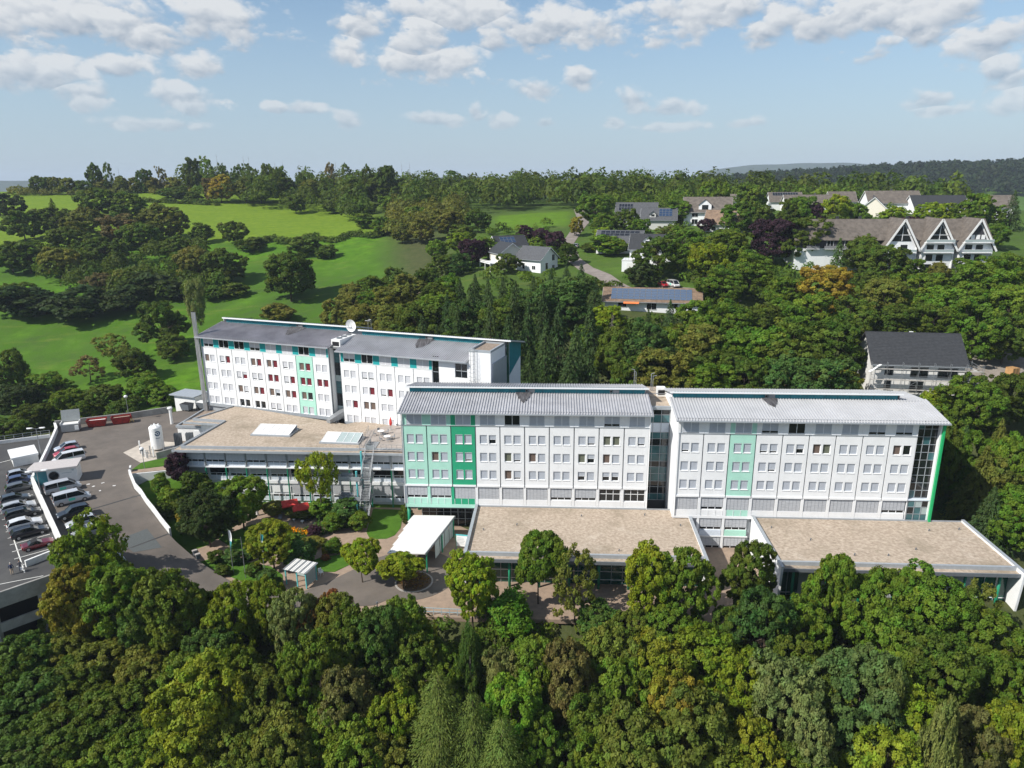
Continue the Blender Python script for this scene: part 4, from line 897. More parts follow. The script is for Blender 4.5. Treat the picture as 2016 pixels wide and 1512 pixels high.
for (ax, ay), (bx, by) in zip(DE, DE[1:]):
    for z0, z1 in ((3.6, 5.75), (.2, 1.5), (-3.2, -1.9)): MB().bar((ax, ay, (z0+z1)/2), (bx, by, (z0+z1)/2), .3, z1-z0, conc).build('parapet_beam', deck)
    MB().box(ax-.3, ax+.3, ay-.3, ay+.3, -9, 3.6, conc).build('pillar', deck)
MB().prism([(-60.2, 89.2), (-58.3, 87.0), (-58.9, 86.6), (-61.4, 89.4)], -6, 5.6, conc).build('side_parapet', deck)
wall_run(deck, [(-66.8, 86.9, 5), (-64.6, 90.2, 5), (-62.4, 91.2, 5)], -.4, .95, .3, wallw, 'deck_kerb')
MB().bar((-107, 133.6, 5.3), (-95.6, 138.6, 5.3), .35, .7, wallw).build('deck_parapet', deck)
rail = MB()
for i in range(9): x = -107+11.4*i/8; y = 133.6+5*i/8; rail.box(x-.04, x+.04, y-.04, y+.04, 5.6, 6.6, galv)
rail.bar((-107, 133.6, 6.55), (-95.6, 138.6, 6.55), .07, .07, galv).bar((-107, 133.6, 6.1), (-95.6, 138.6, 6.1), .05, .05, galv); rail.build('deck_railing', deck)
mk = []
ldir = Vector((math.cos(.70), math.sin(.70)))
for i in range(12):
    s = .6+i*2.62; p = P0+hd*s+hn*.6; e = p+Vector((-ldir.x, -ldir.y))*5.0
    MB().bar((p.x, p.y, 5.006), (e.x, e.y, 5.006), .12, .012, line_m).build('bay_line', deck)
a, b = P0+hd*-6+hn*4.95, P0+hd*(Ld+1)+hn*4.95
MB().bar((a.x, a.y, 5.006), (b.x, b.y, 5.006), .14, .012, line_m).build('bay_line', deck)
ar = MB(); ar.bar((-96.9, 124.6, 5.007), (-94.6, 127.4, 5.007), .16, .012, line_m); ar.add([(-94.9, 128.0, 5.012), (-93.9, 128.4, 5.012), (-94.1, 127.1, 5.012)], [(0, 1, 2)], line_m); ar.build('arrow_marking', deck)
MB().bar((-70.5, 81.2, 5.006), (-63, 84.6, 5.006), .12, .012, line_m).build('path_line', deck)
# stair hut and kiosk on the wall
hut = thing('stair_hut', 'low white flat-roofed stair hut on the parking deck', 'hut', (-91.4, 128.6, 5.0), math.atan2(hd.y, hd.x))
MB().box(-1.4, 4.0, -4.6, -.6, 0, 1.5, wallw).build('wall', hut); MB().box(-1.6, 4.2, -4.8, -.5, 1.5, 1.85, whitep).build('roof', hut)
ki = thing('gate_kiosk', 'white kiosk with round window and pale flat roof by the parking deck', 'kiosk', (-81.1, 111.3, 6.0), .345)
KL = 6.6
MB().box(2.0, KL-.1, .3, 3.3, 0, 2.75, whitep).build('wall', ki)
MB().box(.2, 2.0, .5, 3.2, -1.6, 2.75, mat('teal_panel', (.05, .22, .26), .4)).build('glazed_porch', ki)
r_ = MB(); r_.prism([(-.9, .9), (-.2, -.4), (KL+.2, -.4), (KL+.2, 3.9), (-.5, 3.9)], 2.75, 3.02, mat('kiosk_roof', (.46, .43, .42), .8, var=.08)); r_.build('roof', ki)
w_ = MB(); w_.cyl((3.0, .31, 1.5), (3.0, .24, 1.5), .85, .85, steel, 24).cyl((3.0, .24, 1.5), (3.0, .23, 1.5), .74, .74, glass, 24); w_.build('round_window', ki)
for x, w, h in ((4.2, 1.5, .07), ): MB().box(x, x+w, .285, .298, 1.75, 1.75+h, steel).build('lettering', ki)
lg = MB(); lg.box(5.75, 5.88, .285, .298, 2.05, 2.2, steel).box(5.92, 6.05, .285, .298, 2.05, 2.2, steel).box(5.75, 6.05, .285, .298, 2.24, 2.30, turqp); lg.build('emblem', ki)
# ---------------------------------------------------------------- vehicles
PAINT = {}
def paint(c):
    if c not in PAINT: PAINT[c] = mat('car_paint_%d' % len(PAINT), c, .28, metal=.25, spec=.5, coat=.6)
    return PAINT[c]
headl = mat('headlight_glass', (.6, .62, .65), .1); taill = mat('taillight_red', (.30, .01, .01), .2)
CART = {  # length, width, lower-body stations (t, z low, z top), glasshouse stations (t, z), tyre radius
 'hatch': (4.15, 1.78, [(0, .40, .78), (.04, .26, .95), (.18, .22, .98), (.60, .22, .95), (.78, .22, .90), (.93, .24, .76), (1, .42, .60)], [(.02, .93, 0), (.10, 1.42, 1), (.30, 1.50, 1), (.52, 1.47, 1), (.74, .92, 0)], .32),
 'estate': (4.75, 1.82, [(0, .40, .80), (.03, .26, .95), (.18, .22, .98), (.62, .22, .94), (.80, .22, .88), (.94, .24, .74), (1, .42, .60)], [(.01, .95, 0), (.09, 1.38, 1), (.35, 1.47, 1), (.55, 1.44, 1), (.74, .91, 0)], .33),
 'suv': (4.55, 1.86, [(0, .45, .90), (.03, .30, 1.05), (.18, .26, 1.10), (.62, .26, 1.06), (.80, .26, 1.02), (.95, .28, .86), (1, .46, .68)], [(.02, 1.05, 0), (.10, 1.55, 1), (.35, 1.68, 1), (.55, 1.63, 1), (.72, 1.03, 0)], .37),
 'roadster': (4.0, 1.72, [(0, .38, .66), (.05, .24, .80), (.20, .20, .84), (.55, .20, .80), (.78, .20, .76), (.93, .22, .64), (1, .38, .52)], [(.20, .82, 0), (.30, 1.14, 1), (.42, 1.20, 1), (.50, 1.19, 1), (.64, .79, 0)], .31),
 'van': (5.25, 1.92, [(0, .40, 1.0), (.01, .28, 1.18), (.15, .26, 1.20), (.66, .26, 1.18), (.84, .26, 1.06), (.96, .28, .86), (1, .46, .66)], [(.005, 1.17, 0), (.03, 1.90, 1), (.30, 1.98, 1), (.68, 1.96, 1), (.88, 1.04, 0)], .34)}
wheel_me = {}
def car(kind, col, label, loc, rz, group=None, top=None, extra=None):
    L, Wd, low, gh, tr = CART[kind]; pm = paint(col); name = {'van': 'minibus', 'roadster': 'convertible_car'}.get(kind, 'parked_car')
    c = thing(name, label, 'van' if kind == 'van' else 'car', loc, rz, group)
    hw = Wd/2; S_ = []
    for t, zl, zt in low:
        x = (t-.5)*L; w = hw*(.86 if t in (0, 1) else 1.0); m = zl+(zt-zl)*.45
        S_.append([(x, -w*.9, zl), (x, -w*.98, m-.1), (x, -w, m+.06), (x, -w*.95, zt-.07), (x, -w*.82, zt), (x, w*.82, zt), (x, w*.95, zt-.07), (x, w, m+.06), (x, w*.98, m-.1), (x, w*.9, zl)])
    MB().loft(S_, pm).build('body', c, smooth=False)
    G = []; base = gh[0][1]
    for t, z, k in gh:
        x = (t-.5)*L; wb = hw*.9; wt = hw*.78 if k else hw*.86; zb = base-.06
        G.append([(x, -wb, zb), (x, -wt, z), (x, wt, z), (x, wb, zb)])
    MB().loft(G, glass).build('window_glass', c)
    R_ = []
    for t, z, k in gh:
        if not k: continue
        x = (t-.5)*L; wt = hw*.79; R_.append([(x, -wt, z-.03), (x, -wt*.9, z+.035), (x, wt*.9, z+.035), (x, wt, z-.03)])
    MB().loft(R_, top or pm).build('roof', c)
    def pillar(a, b, w, h, m): MB().bar(a, b, w, h, m).build('pillar', c)
    for s in (-1, 1):
        for (t0, z0, k0), (t1, z1, k1) in ((gh[0], gh[1]), (gh[4], gh[3])):
            pillar(((t0-.5)*L, s*hw*.87, base-.03), ((t1-.5)*L, s*hw*.80, z1), .09, .09, top or pm)
        xm = (gh[2][0]+.06-.5)*L; pillar((xm, s*hw*.905, base-.05), (xm, s*hw*.80, gh[2][1]-.02), .09, .05, top or (black if kind != 'van' else pm))
    if kind not in wheel_me:
        a = MB().cyl((0, -.11, 0), (0, .11, 0), tr, tr, black, 16); b = MB().cyl((0, -.118, 0), (0, .118, 0), tr*.62, tr*.62, rimm, 12); wheel_me[kind] = (a.mesh('tyre'), b.mesh('rim'))
    for x in (-L*.5+L*.185, L*.5-L*.19):
        for s in (-1, 1): w = obj('wheel', wheel_me[kind][0], c, (x, s*(hw-.08), tr)); obj('rim', wheel_me[kind][1], w)
    for s in (-1, 1):
        zf = low[-2][2]; MB().box(L*.5-.30, L*.5-.03, s*hw*.66-.16, s*hw*.66+.16, zf-.24, zf-.08, headl).build('headlight', c)
        MB().box(-L*.5-.012, -L*.5+.12, s*hw*.76-.13, s*hw*.76+.13, low[1][2]-.28, low[1][2]-.05, taill).build('taillight', c)
        MB().box((gh[4][0]-.56)*L, (gh[4][0]-.52)*L, s*hw*1.0-.09, s*hw*1.0+.09, base-.02, base+.12, pm).build('mirror', c)
    MB().box(-L*.5+.02, -L*.5-.01, -.26, .26, low[1][1]+.18, low[1][1]+.30, whitep).build('number_plate', c)
    if kind == 'van':
        for s in (-1, 1):
            MB().box(-.55, .35, s*hw-.012 if s > 0 else s*hw-.012, s*hw+.012, .62, 1.02, mat('mint_logo', (.10, .62, .45), .5)).build('logo', c)
    if extra == 'rails':
        for s in (-1, 1): MB().bar((-L*.38, s*hw*.72, gh[2][1]+.07), (L*.03, s*hw*.72, gh[2][1]+.07), .04, .05, galv).build('roof_rail', c)
    return c
H1_, H2_ = .70, .70+math.pi
silver, blackc, whitec, greyc, redc, dred = (.45, .47, .50), (.015, .016, .02), (.75, .75, .75), (.11, .115, .12), (.45, .02, .03), (.14, .012, .018)
dk5 = lambda x, y: (x, y, 5.0); yd6 = lambda x, y: (x, y, 6.0)
gd = 'cars parked on the deck'; gy = 'vehicles parked in the service yard'
car('hatch', silver, 'silver hatchback on the parking deck beside the kiosk', dk5(-88.0, 118.0), H1_, gd)
car('hatch', (.06, .08, .16), 'dark blue hatchback on the deck beside a silver hatchback', dk5(-86.2, 115.4), H1_, gd)
car('estate', greyc, 'grey estate car on the parking deck', dk5(-84.2, 112.4), H1_, gd)
car('hatch', (.055, .065, .075), 'dark slate hatchback on the parking deck', dk5(-82.1, 107.7), H1_, gd)
car('estate', (.5, .52, .54), 'silver estate car beside a black estate with roof rails', dk5(-79.6, 104.7), H1_, gd, extra='rails')
car('estate', blackc, 'black estate car with silver roof rails beside a silver estate', dk5(-77.3, 102.3), H1_, gd, extra='rails')
car('suv', whitec, 'white crossover car on the parking deck', dk5(-74.5, 98.5), H1_, gd)
car('estate', (.018, .02, .025), 'black estate car parked between white crossover and red convertible', dk5(-72.2, 96.1), H1_, gd, extra='rails')
car('roadster', dred, 'dark red convertible with black soft top', dk5(-68.7, 92.5), H1_, gd, top=mat('soft_top', (.02, .02, .022), .9))
car('hatch', (.5, .54, .60), 'pale silver hatchback parked at the yard wall', yd6(-86.0, 128.6), H2_, gy)
car('hatch', redc, 'bright red hatchback in the service yard', yd6(-84.4, 125.8), H2_, gy)
car('van', whitec, 'white van parked behind the kiosk roof', yd6(-82.0, 122.6), H2_, gy)
car('van', (.50, .51, .53), 'silver minibus with mint logo in front of the kiosk', yd6(-75.2, 109.6), H1_, gy)
car('van', (.56, .57, .59), 'silver minibus with mint logo beside the lamp post', yd6(-71.2, 105.4), H1_, gy)
car('suv', (.02, .022, .028), 'black crossover car in the service yard', yd6(-67.9, 100.3), H2_, gy)
car('hatch', (.52, .54, .56), 'silver hatchback beside the black crossover', (-65.7, 98.3, ramp_z(-65.7, 98.3)+.08), H2_, gy)
car('suv', (.34, .35, .35), 'grey-silver crossover under the overhanging tree', (-63.4, 96.2, ramp_z(-63.4, 96.2)+.08), H2_, gy)
car('hatch', redc, 'small red car beside a white van on the hillside lane', (46.0, 215.2, terrain(46, 215.2)+.1), -1.3, 'cars on the hillside')
car('van', whitec, 'white van beside a small red car on the hillside lane', (49.0, 214.6, terrain(49, 214.6)+.1), -1.3, 'cars on the hillside')
car('suv', (.36, .02, .02), 'dark red car above the grey-roofed new house', (101.5, 180.5, terrain(101.5, 180.5)+.25), 2.9, 'cars on the hillside')
car('estate', (.03, .035, .04), 'black car beside the dark red car above the new house', (96.6, 177.6, terrain(96.6, 177.6)+.25), 2.8, 'cars on the hillside')
car('hatch', (.35, .38, .45), 'pale blue-grey car on the village road', (25.5, 280, terrain(25.5, 280)+.15), 1.3, 'cars on the hillside')
# ---------------------------------------------------------------- yard equipment
tk = thing('gas_tank', 'tall white oxygen tank with round blue emblem on the concrete pad', 'tank', (-68.2, 128.3, 6.03))
b = MB(); b.cyl((0, 0, .5), (0, 0, 4.6), 1.15, 1.15, whitep, 24, cap=False); b.dome((0, 0, 4.6), 1.15, 1.15, .45, whitep, 24, 4); b.dome((0, 0, .5), 1.15, 1.15, -.35, whitep, 24, 3); b.build('vessel', tk, smooth=True)
for a in (0, 2.09, 4.19): MB().bar((math.cos(a)*.95, math.sin(a)*.95, 0), (math.cos(a)*.95, math.sin(a)*.95, .7), .16, .16, whitep).build('leg', tk)
b = MB()
for a in (.6, 2.2, 3.8, 5.4): b.box(math.cos(a)*.6-.1, math.cos(a)*.6+.1, math.sin(a)*.6-.1, math.sin(a)*.6+.1, 4.85, 5.2, whitep)
b.build('lifting_lug', tk)
em = MB(); a0 = rad(-50); rr_ = 1.158; bl_ = mat('blue_emblem', (.01, .06, .14), .5)
for r0, r1, mm in ((.28, .50, bl_), (0.001, .15, bl_)):
    n = 22
    for i in range(n):
        if r1 > .3 and i in (9, 10): continue
        q = []
        for (r, t) in ((r0, i), (r1, i), (r1, i+1), (r0, i+1)):
            u = r*math.cos(2*math.pi*t/n); v = r*math.sin(2*math.pi*t/n); aa = a0+u/rr_; q.append((math.cos(aa)*rr_, math.sin(aa)*rr_, 3.6+v))
        em.quad(q, mm)
for i in range(8):
    aa = a0-.35+i*.09; em.quad([(math.cos(aa)*rr_, math.sin(aa)*rr_, 2.6), (math.cos(aa+.06)*rr_, math.sin(aa+.06)*rr_, 2.6), (math.cos(aa+.06)*rr_, math.sin(aa+.06)*rr_, 2.75), (math.cos(aa)*rr_, math.sin(aa)*rr_, 2.75)], bl_)
em.build('emblem', tk)
va = thing('vaporiser', 'grey finned vaporiser racks beside the white tank', 'vaporiser', (-65.6, 129.6, 6.03), .1)
for k in range(2):
    for i in range(5):
        for j in range(3): MB().box(k*2.2+i*.28, k*2.2+i*.28+.13, j*.35, j*.35+.13, .3, 2.7, dsteel).build('fin_tube', va)
    MB().box(k*2.2-.1, k*2.2+1.4, -.1, .95, .2, .32, galv).build('base_frame', va)
fn = thing('tank_guard', 'white and grey bollards and rails round the tank pad', 'fence', (-69.6, 125.0, 6.03))
for i, (x, y, h) in enumerate([(-1.6, 2.4, 2.2), (-1.1, 1.4, 1.5), (-.4, .7, 1.5), (.3, -.2, 1.3), (.9, -.6, 1.5), (1.5, -1.1, 1.3), (2.3, -.4, 2.1), (1.1, .8, 1.8)]):
    MB().bar((x, y, 0), (x, y, h), .13 if i % 2 else .2, .13 if i % 2 else .2, whitep if i % 2 == 0 else galv).build('bollard', fn)
for a, b in (((-1.6, 2.4), (-.4, .7)), ((.3, -.2), (1.5, -1.1))): MB().bar((*a, 1.0), (*b, 1.0), .06, .06, galv).build('rail', fn)
rw = thing('tank_wall', 'pale low concrete wall beside the tank pad', 'wall')
wall_run(rw, [(-66.3, 123.6, 6), (-63.0, 127.4, 6), (-59.6, 131.2, 6)], -2, 1.25, .3, conc)
sb = thing('service_annex', 'white flat-roofed service annex at the corner of the low block', 'building', (-66.4, 133.2, 6.0), -.10)
MB().box(0, 6.0, 0, 10.5, -1, 2.9, whitep).build('wall', sb); MB().box(-.15, 6.1, -.15, 10.6, 2.9, 3.0, gravel2).build('roof', sb)
for a in ((-.2, 6.15, -.2, .1), (-.2, .1, .1, 10.6)): MB().box(*a, 2.85, 3.3, steel).build('parapet', sb)
d = MB(); d.box(3.4, 4.9, -.06, -.004, 0, 2.2, white).box(3.3, 5.0, -.03, -.002, 2.2, 2.3, wframe); d.build('door', sb)
vp = thing('vent_stack', 'white vent stack with round cap behind the service annex', 'vent', (-72.6, 143.6, 6.0))
MB().cyl((0, 0, 0), (0, 0, 3.4), .3, .26, whitep, 12).build('pipe', vp); MB().dome((0, 0, 3.5), .55, .55, .3, whitep, 12, 4, full=True).build('cap', vp)
def lamp(label, loc, h, rz, heads=2):
    l = thing('street_lamp', label, 'lamp', loc, rz); MB().cyl((0, 0, 0), (0, 0, h), .09, .055, galv, 8).build('pole', l)
    for s in ((-1, 1) if heads == 2 else (1,)):
        MB().bar((0, 0, h-.05), (s*.8, 0, h+.08), .06, .06, galv).build('arm', l)
        b = MB(); b.loft([[(s*(.6+t*1.0), -w, h+.06), (s*(.6+t*1.0), -w*.6, h+.22), (s*(.6+t*1.0), w*.6, h+.22), (s*(.6+t*1.0), w, h+.06)] for t, w in ((0, .1), (.35, .2), (.8, .2), (1, .1))], whitep); b.build('lamp_head', l)
lamp('twin-headed street lamp by the stair hut on the deck', (-89.6, 126.4, 5.0), 6.2, .15)
lamp('twin-headed street lamp standing in the deck wall', (-76.6, 106.2, 5.0), 6.0, .3)
def globe(label, loc, h):
    l = thing('garden_lamp', label, 'lamp', loc); MB().cyl((0, 0, 0), (0, 0, h), .06, .05, galv, 8).build('pole', l); MB().dome((0, 0, h+.2), .38, .38, .3, whitep, 12, 4, full=True).build('globe', l); MB().cyl((0, 0, h-.12), (0, 0, h+.02), .3, .36, dsteel, 12).build('collar', l)
globe('globe lamp on the lawn beside the tank pad', (-66.2, 118.9, 6.05), 3.6); globe('globe lamp at the back wall of the service yard', (-83.0, 146.2, 6.0), 5.2)
def skip(label, loc, rz, load):
    s = thing('skip_container', label, 'container', loc, rz); t = .08
    P = lambda x0, x1, y0, y1: [(x0, y0), (x1, y0), (x1, y1), (x0, y1)]
    b = MB(); bo, to = P(-1.5, 1.5, -.85, .85), P(-1.9, 1.9, -.95, .95)
    for i in range(4):
        j = (i+1) % 4; b.hexa([(*bo[i], .15), (*bo[j], .15), (bo[j][0]*.94, bo[j][1]*.92, .15), (bo[i][0]*.94, bo[i][1]*.92, .15), (*to[i], 1.6), (*to[j], 1.6), (to[j][0]*.95, to[j][1]*.92, 1.6), (to[i][0]*.95, to[i][1]*.92, 1.6)], redpaint)
    b.box(-1.45, 1.45, -.8, .8, .15, .3, redpaint); b.build('body', s); MB().box(-1.6, 1.6, -.78, .78, .9, 1.25, load).build('load', s)
    for x in (-1.2, 0, 1.2): MB().bar((x, -.90, .2), (x*1.2, -1.0, 1.55), .1, .08, redpaint).build('rib', s)
skip('red skip filled with white rubbish against the yard wall', (-87.9, 142.6, 6.0), .35, canvas); skip('red skip filled with timber beside the other skip', (-83.7, 144.4, 6.0), .42, mat('timber_load', (.35, .30, .24), .9, var=.4, vscale=6))
cp_ = thing('waste_compactor', 'grey waste compactor with raised lid in the yard corner', 'container', (-91.6, 139.6, 6.0), .35)
MB().box(-1.6, 1.6, -1.0, 1.0, .2, 1.7, galv).build('body', cp_); MB().hexa([(-1.7, .9, 1.9), (1.7, .9, 1.9), (1.7, 1.0, 1.9), (-1.7, 1.0, 1.9), (-1.7, 1.5, 4.2), (1.7, 1.5, 4.2), (1.7, 1.6, 4.2), (-1.7, 1.6, 4.2)], mat('lid_grey', (.26, .28, .28), .6, var=.1)).build('raised_lid', cp_)
for x in (-1.7, 1.6): MB().box(x, x+.1, -1.0, 1.0, 1.7, 2.1, whitep).build('rim', cp_)
MB().box(-1.5, 1.5, -.8, .8, 1.7, 1.78, canvas).build('rubbish', cp_); MB().box(.9, 1.6, -1.15, -1.01, .5, 1.4, whitep).build('control_box', cp_)
hy = thing('road_barrier', 'small red and yellow barrier stand by the yard wall lamp', 'barrier', (-82.0, 145.2, 6.0))
for a in (0, 2.1, 4.2): MB().bar((math.cos(a)*.5, math.sin(a)*.5, 0), (0, 0, 1.0), .07, .07, mat('signal_yellow', (.7, .45, .03), .6)).build('leg', hy)
MB().cyl((0, 0, .9), (0, 0, 1.5), .22, .16, redpaint, 10).build('head', hy)
for i, (x, y) in enumerate(((-73.2, 152.6), (-70.2, 153.8))):
    bn = thing('waste_trolley', ['dark grey waste trolley by the rear ward wing flues', 'dark grey waste trolley loaded with white sacks by the flues'][i], 'container', (x, y, 6.0), -.35)
    b = MB(); b.hexa([(-1, -.7, .35), (1, -.7, .35), (1, .7, .35), (-1, .7, .35), (-1.25, -.9, 1.7), (1.25, -.9, 1.7), (1.25, .9, 1.7), (-1.25, .9, 1.7)], dsteel); b.build('tub', bn); MB().box(-1.15, 1.15, -.8, .8, 1.705, 1.76, dark if i == 0 else canvas).build('contents', bn)
    for sx in (-.8, .8):
        for sy in (-.5, .5): MB().cyl((sx, sy-.06, .18), (sx, sy+.06, .18), .18, .18, black, 10).build('wheel', bn)
sh = thing('yard_shed', 'small white shed with thin flat roof behind the flues', 'shed', (-74.5, 158.0, 4.0), -.35)
MB().box(-3, 3, -2, 2, 0, 4.4, whitep).build('wall', sh); MB().box(-3.9, 3.3, -2.6, 2.4, 4.4, 4.6, steel).build('roof', sh)
for i, (x, y, w, h, a) in enumerate([(-72.6, 112.3, .5, .3, .3), (-71.2, 111.4, .4, .35, 1.2), (-70.4, 112.8, .5, .25, .7), (-69.1, 109.6, .4, .3, 2.1), (-67.8, 111.6, .45, .3, .1)]):
    tag(MB().box(-w/2, w/2, -h/2, h/2, 0, .02, canvas).build('paper_sheet', None, (x, y, 6.01), a), 'loose white paper sheet lying on the yard asphalt', 'paper', 'white papers on the yard asphalt')
# ---------------------------------------------------------------- forecourt and garden things
ca = thing('entrance_canopy', 'white stepped entrance canopy on green posts over the forecourt', 'canopy', (-10.6, 104.2, 0))
C0, C1 = Vector((-9.4, 104.3)), Vector((-12.9, 92.6))   # straight long edge
dv = (C1-C0); n_ = 5; perp = Vector((-1, .06)).normalized()
for i in range(n_):
    a, b = C0+dv*i/n_, C0+dv*(i+1)/n_; w = 6.7-.28*i+.0
    z = 3.5-.05*i
    q0, q1 = a+perp*w, b+perp*(w-.05)
    MB().prism([(a.x+10.6, a.y-104.2), (q0.x+10.6, q0.y-104.2), (q1.x+10.6, q1.y-104.2), (b.x+10.6, b.y-104.2)], z-.12, z, canvas).build('roof_panel', ca)
    MB().bar((a.x+10.6, a.y-104.2, z-.2), (q0.x+10.6, q0.y-104.2, z-.2), .12, .16, gpost).build('beam', ca)
for x, y in ((-9.6, 103.6), (-11.0, 98.8), (-12.7, 93.0), (-18.0, 93.4), (-16.8, 99.0)): MB().cyl((x+10.6, y-104.2, 0), (x+10.6, y-104.2, 3.3), .11, .11, gpost, 10).build('post', ca)
MB().bar((C0.x+10.7, C0.y-104.2, 3.36), (C1.x+10.7, C1.y-104.2, 3.2), .1, .3, dsteel).build('edge_beam', ca)
for i in range(4):
    a, b = C0+dv*(.05+.16*i), C0+dv*(.19+.16*i); MB().bar((a.x+10.5, a.y-104.2, 1.6), (b.x+10.5, b.y-104.2, 1.6), .05, 2.6, lglass).build('glass_screen', ca)
sg = thing('info_sign', 'white information board with green frame beside the canopy', 'sign', (-8.0, 99.8, 0), -.2)
MB().box(-.9, .9, -.04, .04, .5, 2.3, whitep).build('board', sg)
for x in (-.98, .9): MB().box(x, x+.08, -.06, .06, 0, 2.45, gpost).build('post', sg)
MB().box(-.98, .98, -.06, .06, 2.33, 2.5, turqp).build('header', sg)
for i in range(5): MB().box(-.75, .3+.1*(i % 3), -.052, -.045, 1.9-i*.25, 1.96-i*.25, steel).build('text_line', sg)
sl = thing('smoking_shelter', 'turquoise-framed shelter with slatted roof beside the drive', 'shelter', (-30.5, 90.6, .05), -.35)
for x in (-1.7, 0.2, 1.7):
    for y in (-1.2, 1.2): MB().box(x-.07, x+.07, y-.07, y+.07, 0, 2.35+.1*(y > 0), turqp).build('post', sl)
for y in (-1.2, 1.2): MB().box(-1.8, 1.8, y-.06, y+.06, 2.35+.1*(y > 0), 2.5+.1*(y > 0), turqp).build('beam', sl)
for i in range(13): x = -1.9+i*.305; MB().hexa([(x, -1.5, 2.52), (x+.24, -1.5, 2.52), (x+.24, 1.5, 2.62), (x, 1.5, 2.62), (x, -1.5, 2.57), (x+.24, -1.5, 2.57), (x+.24, 1.5, 2.67), (x, 1.5, 2.67)], canvas if i % 3 else galv).build('roof_slat', sl)
MB().box(-1.7, 1.7, 1.15, 1.2, .2, 2.2, lglass).build('glass_back', sl); MB().box(1.66, 1.7, -1.1, 1.1, .2, 2.2, lglass).build('glass_side', sl)
ch = thing('garden_chair', 'white plastic armchair beside the smoking shelter', 'chair', (-28.2, 92.5, .06), .8)
MB().box(-.28, .28, -.26, .26, .42, .47, whitep).build('seat', ch); MB().hexa([(-.28, .24, .47), (.28, .24, .47), (.28, .28, .47), (-.28, .28, .47), (-.26, .36, .95), (.26, .36, .95), (.26, .40, .95), (-.26, .40, .95)], whitep).build('backrest', ch)
for x in (-.26, .26):
    for y in (-.24, .24): MB().bar((x, y, 0), (x*.95, y*.95, .43), .05, .05, whitep).build('leg', ch)
    MB().box(x-.03, x+.03, -.24, .3, .64, .68, whitep).build('armrest', ch)
flagm = [mat('flag_teal', (.05, .30, .30), .8), mat('flag_white', (.72, .74, .74), .8)]
for i, (x, y, h, has) in enumerate(((-41.3, 93.2, 7.2, 1), (-39.0, 91.8, 6.6, 0), (-36.3, 92.2, 7.0, 2))):
    f = thing('flagpole', ['flagpole with limp teal and white flag on the lawn strip', 'bare flagpole between the two flags on the lawn strip', 'flagpole with limp white and green flag by the shelter'][i], 'flagpole', (x, y, .05))
    MB().cyl((0, 0, 0), (0, 0, h), .06, .035, galv, 8).build('pole', f)
    if has:
        b = MB(); rows = 14; secs = []
        for k in range(rows+1):
            t = k/rows; z = h-.2-t*3.4; wv = .22+.16*math.sin(t*5+i); secs.append([(.05, 0, z), (.05+wv*.5, .10*math.sin(t*7), z-.05), (.05+wv, -.05+.1*math.cos(t*6), z-.1), (.05+wv*.5, .02+.10*math.sin(t*7), z-.05)])
        k = rows//2 if has == 1 else rows//3
        b.loft(secs[:k+1], flagm[1] if has == 1 else flagm[0]); b.loft(secs[k:], flagm[0] if has == 1 else flagm[1]); b.build('flag', f)
def parasol(label, loc, r, h, closed=False):
    p = thing('parasol', label, 'parasol', loc, .4); MB().cyl((0, 0, 0), (0, 0, h+.1), .035, .03, dsteel, 8).build('pole', p); MB().cyl((0, 0, 0), (0, 0, .1), .4, .35, conc, 12).build('foot', p)
    b = MB()
    if closed: b.cyl((0, 0, .9), (0, 0, 1.4), .16, .3, redm, 10).cyl((0, 0, 1.4), (0, 0, h), .3, .05, redm, 10)
    else:
        n = 4; V = [(r*math.cos(math.pi/2*i+.78), r*math.sin(math.pi/2*i+.78), h-.55) for i in range(n)]
        for i in range(n): b.add([V[i], V[(i+1) % n], (0, 0, h)], [(0, 1, 2)], redm); b.add([V[i], V[(i+1) % n], (V[(i+1) % n][0], V[(i+1) % n][1], h-.7), (V[i][0], V[i][1], h-.7)], [(0, 1, 2, 3)], redm)
    b.build('canopy', p)
    if not closed:
        for i in range(4): MB().bar((0, 0, h-.08), (V[i][0]*.97, V[i][1]*.97, h-.60), .03, .03, galv).build('rib', p)
parasol('red square parasol nearer the low block on the garden terrace', (-38.6, 112.6, .02), 1.95, 2.6); parasol('red square parasol overlapping another above the sun loungers', (-36.4, 111.4, .02), 1.95, 2.45)
parasol('closed red parasol on the roof terrace', (-22.6, 125.0, 10.86), 1, 2.5, True)
def lounger(label, loc, rz, m):
    l = thing('sun_lounger', label, 'sun lounger', loc, rz)
    MB().box(-.32, .32, -.9, .35, .32, .38, m).build('seat', l); MB().hexa([(-.32, .35, .32), (.32, .35, .32), (.32, .39, .38), (-.32, .39, .38), (-.32, .85, .85), (.32, .85, .85), (.32, .89, .91), (-.32, .89, .91)], m).build('backrest', l)
    for x in (-.28, .28):
        for y in (-.8, .3): MB().box(x-.025, x+.025, y-.025, y+.025, 0, .32, galv).build('leg', l)
lounger('grey sun lounger standing upright-backed on the garden terrace', (-39.9, 110.9, .02), .2, mat('lounger_grey', (.22, .23, .24), .7)); lounger('black sun lounger under the lower red parasol', (-34.7, 109.9, .02), -.7, black)
for i, (x, y) in enumerate(((-37.2, 109.7), (-35.6, 109.0))):
    t = thing('side_table', 'small white round side table on the garden terrace', 'table', (x, y, .02), 0, 'white side tables on the garden terrace'); MB().cyl((0, 0, .38), (0, 0, .42), .28, .28, whitep, 14).build('top', t); MB().cyl((0, 0, 0), (0, 0, .38), .06, .05, whitep, 8).build('leg', t)
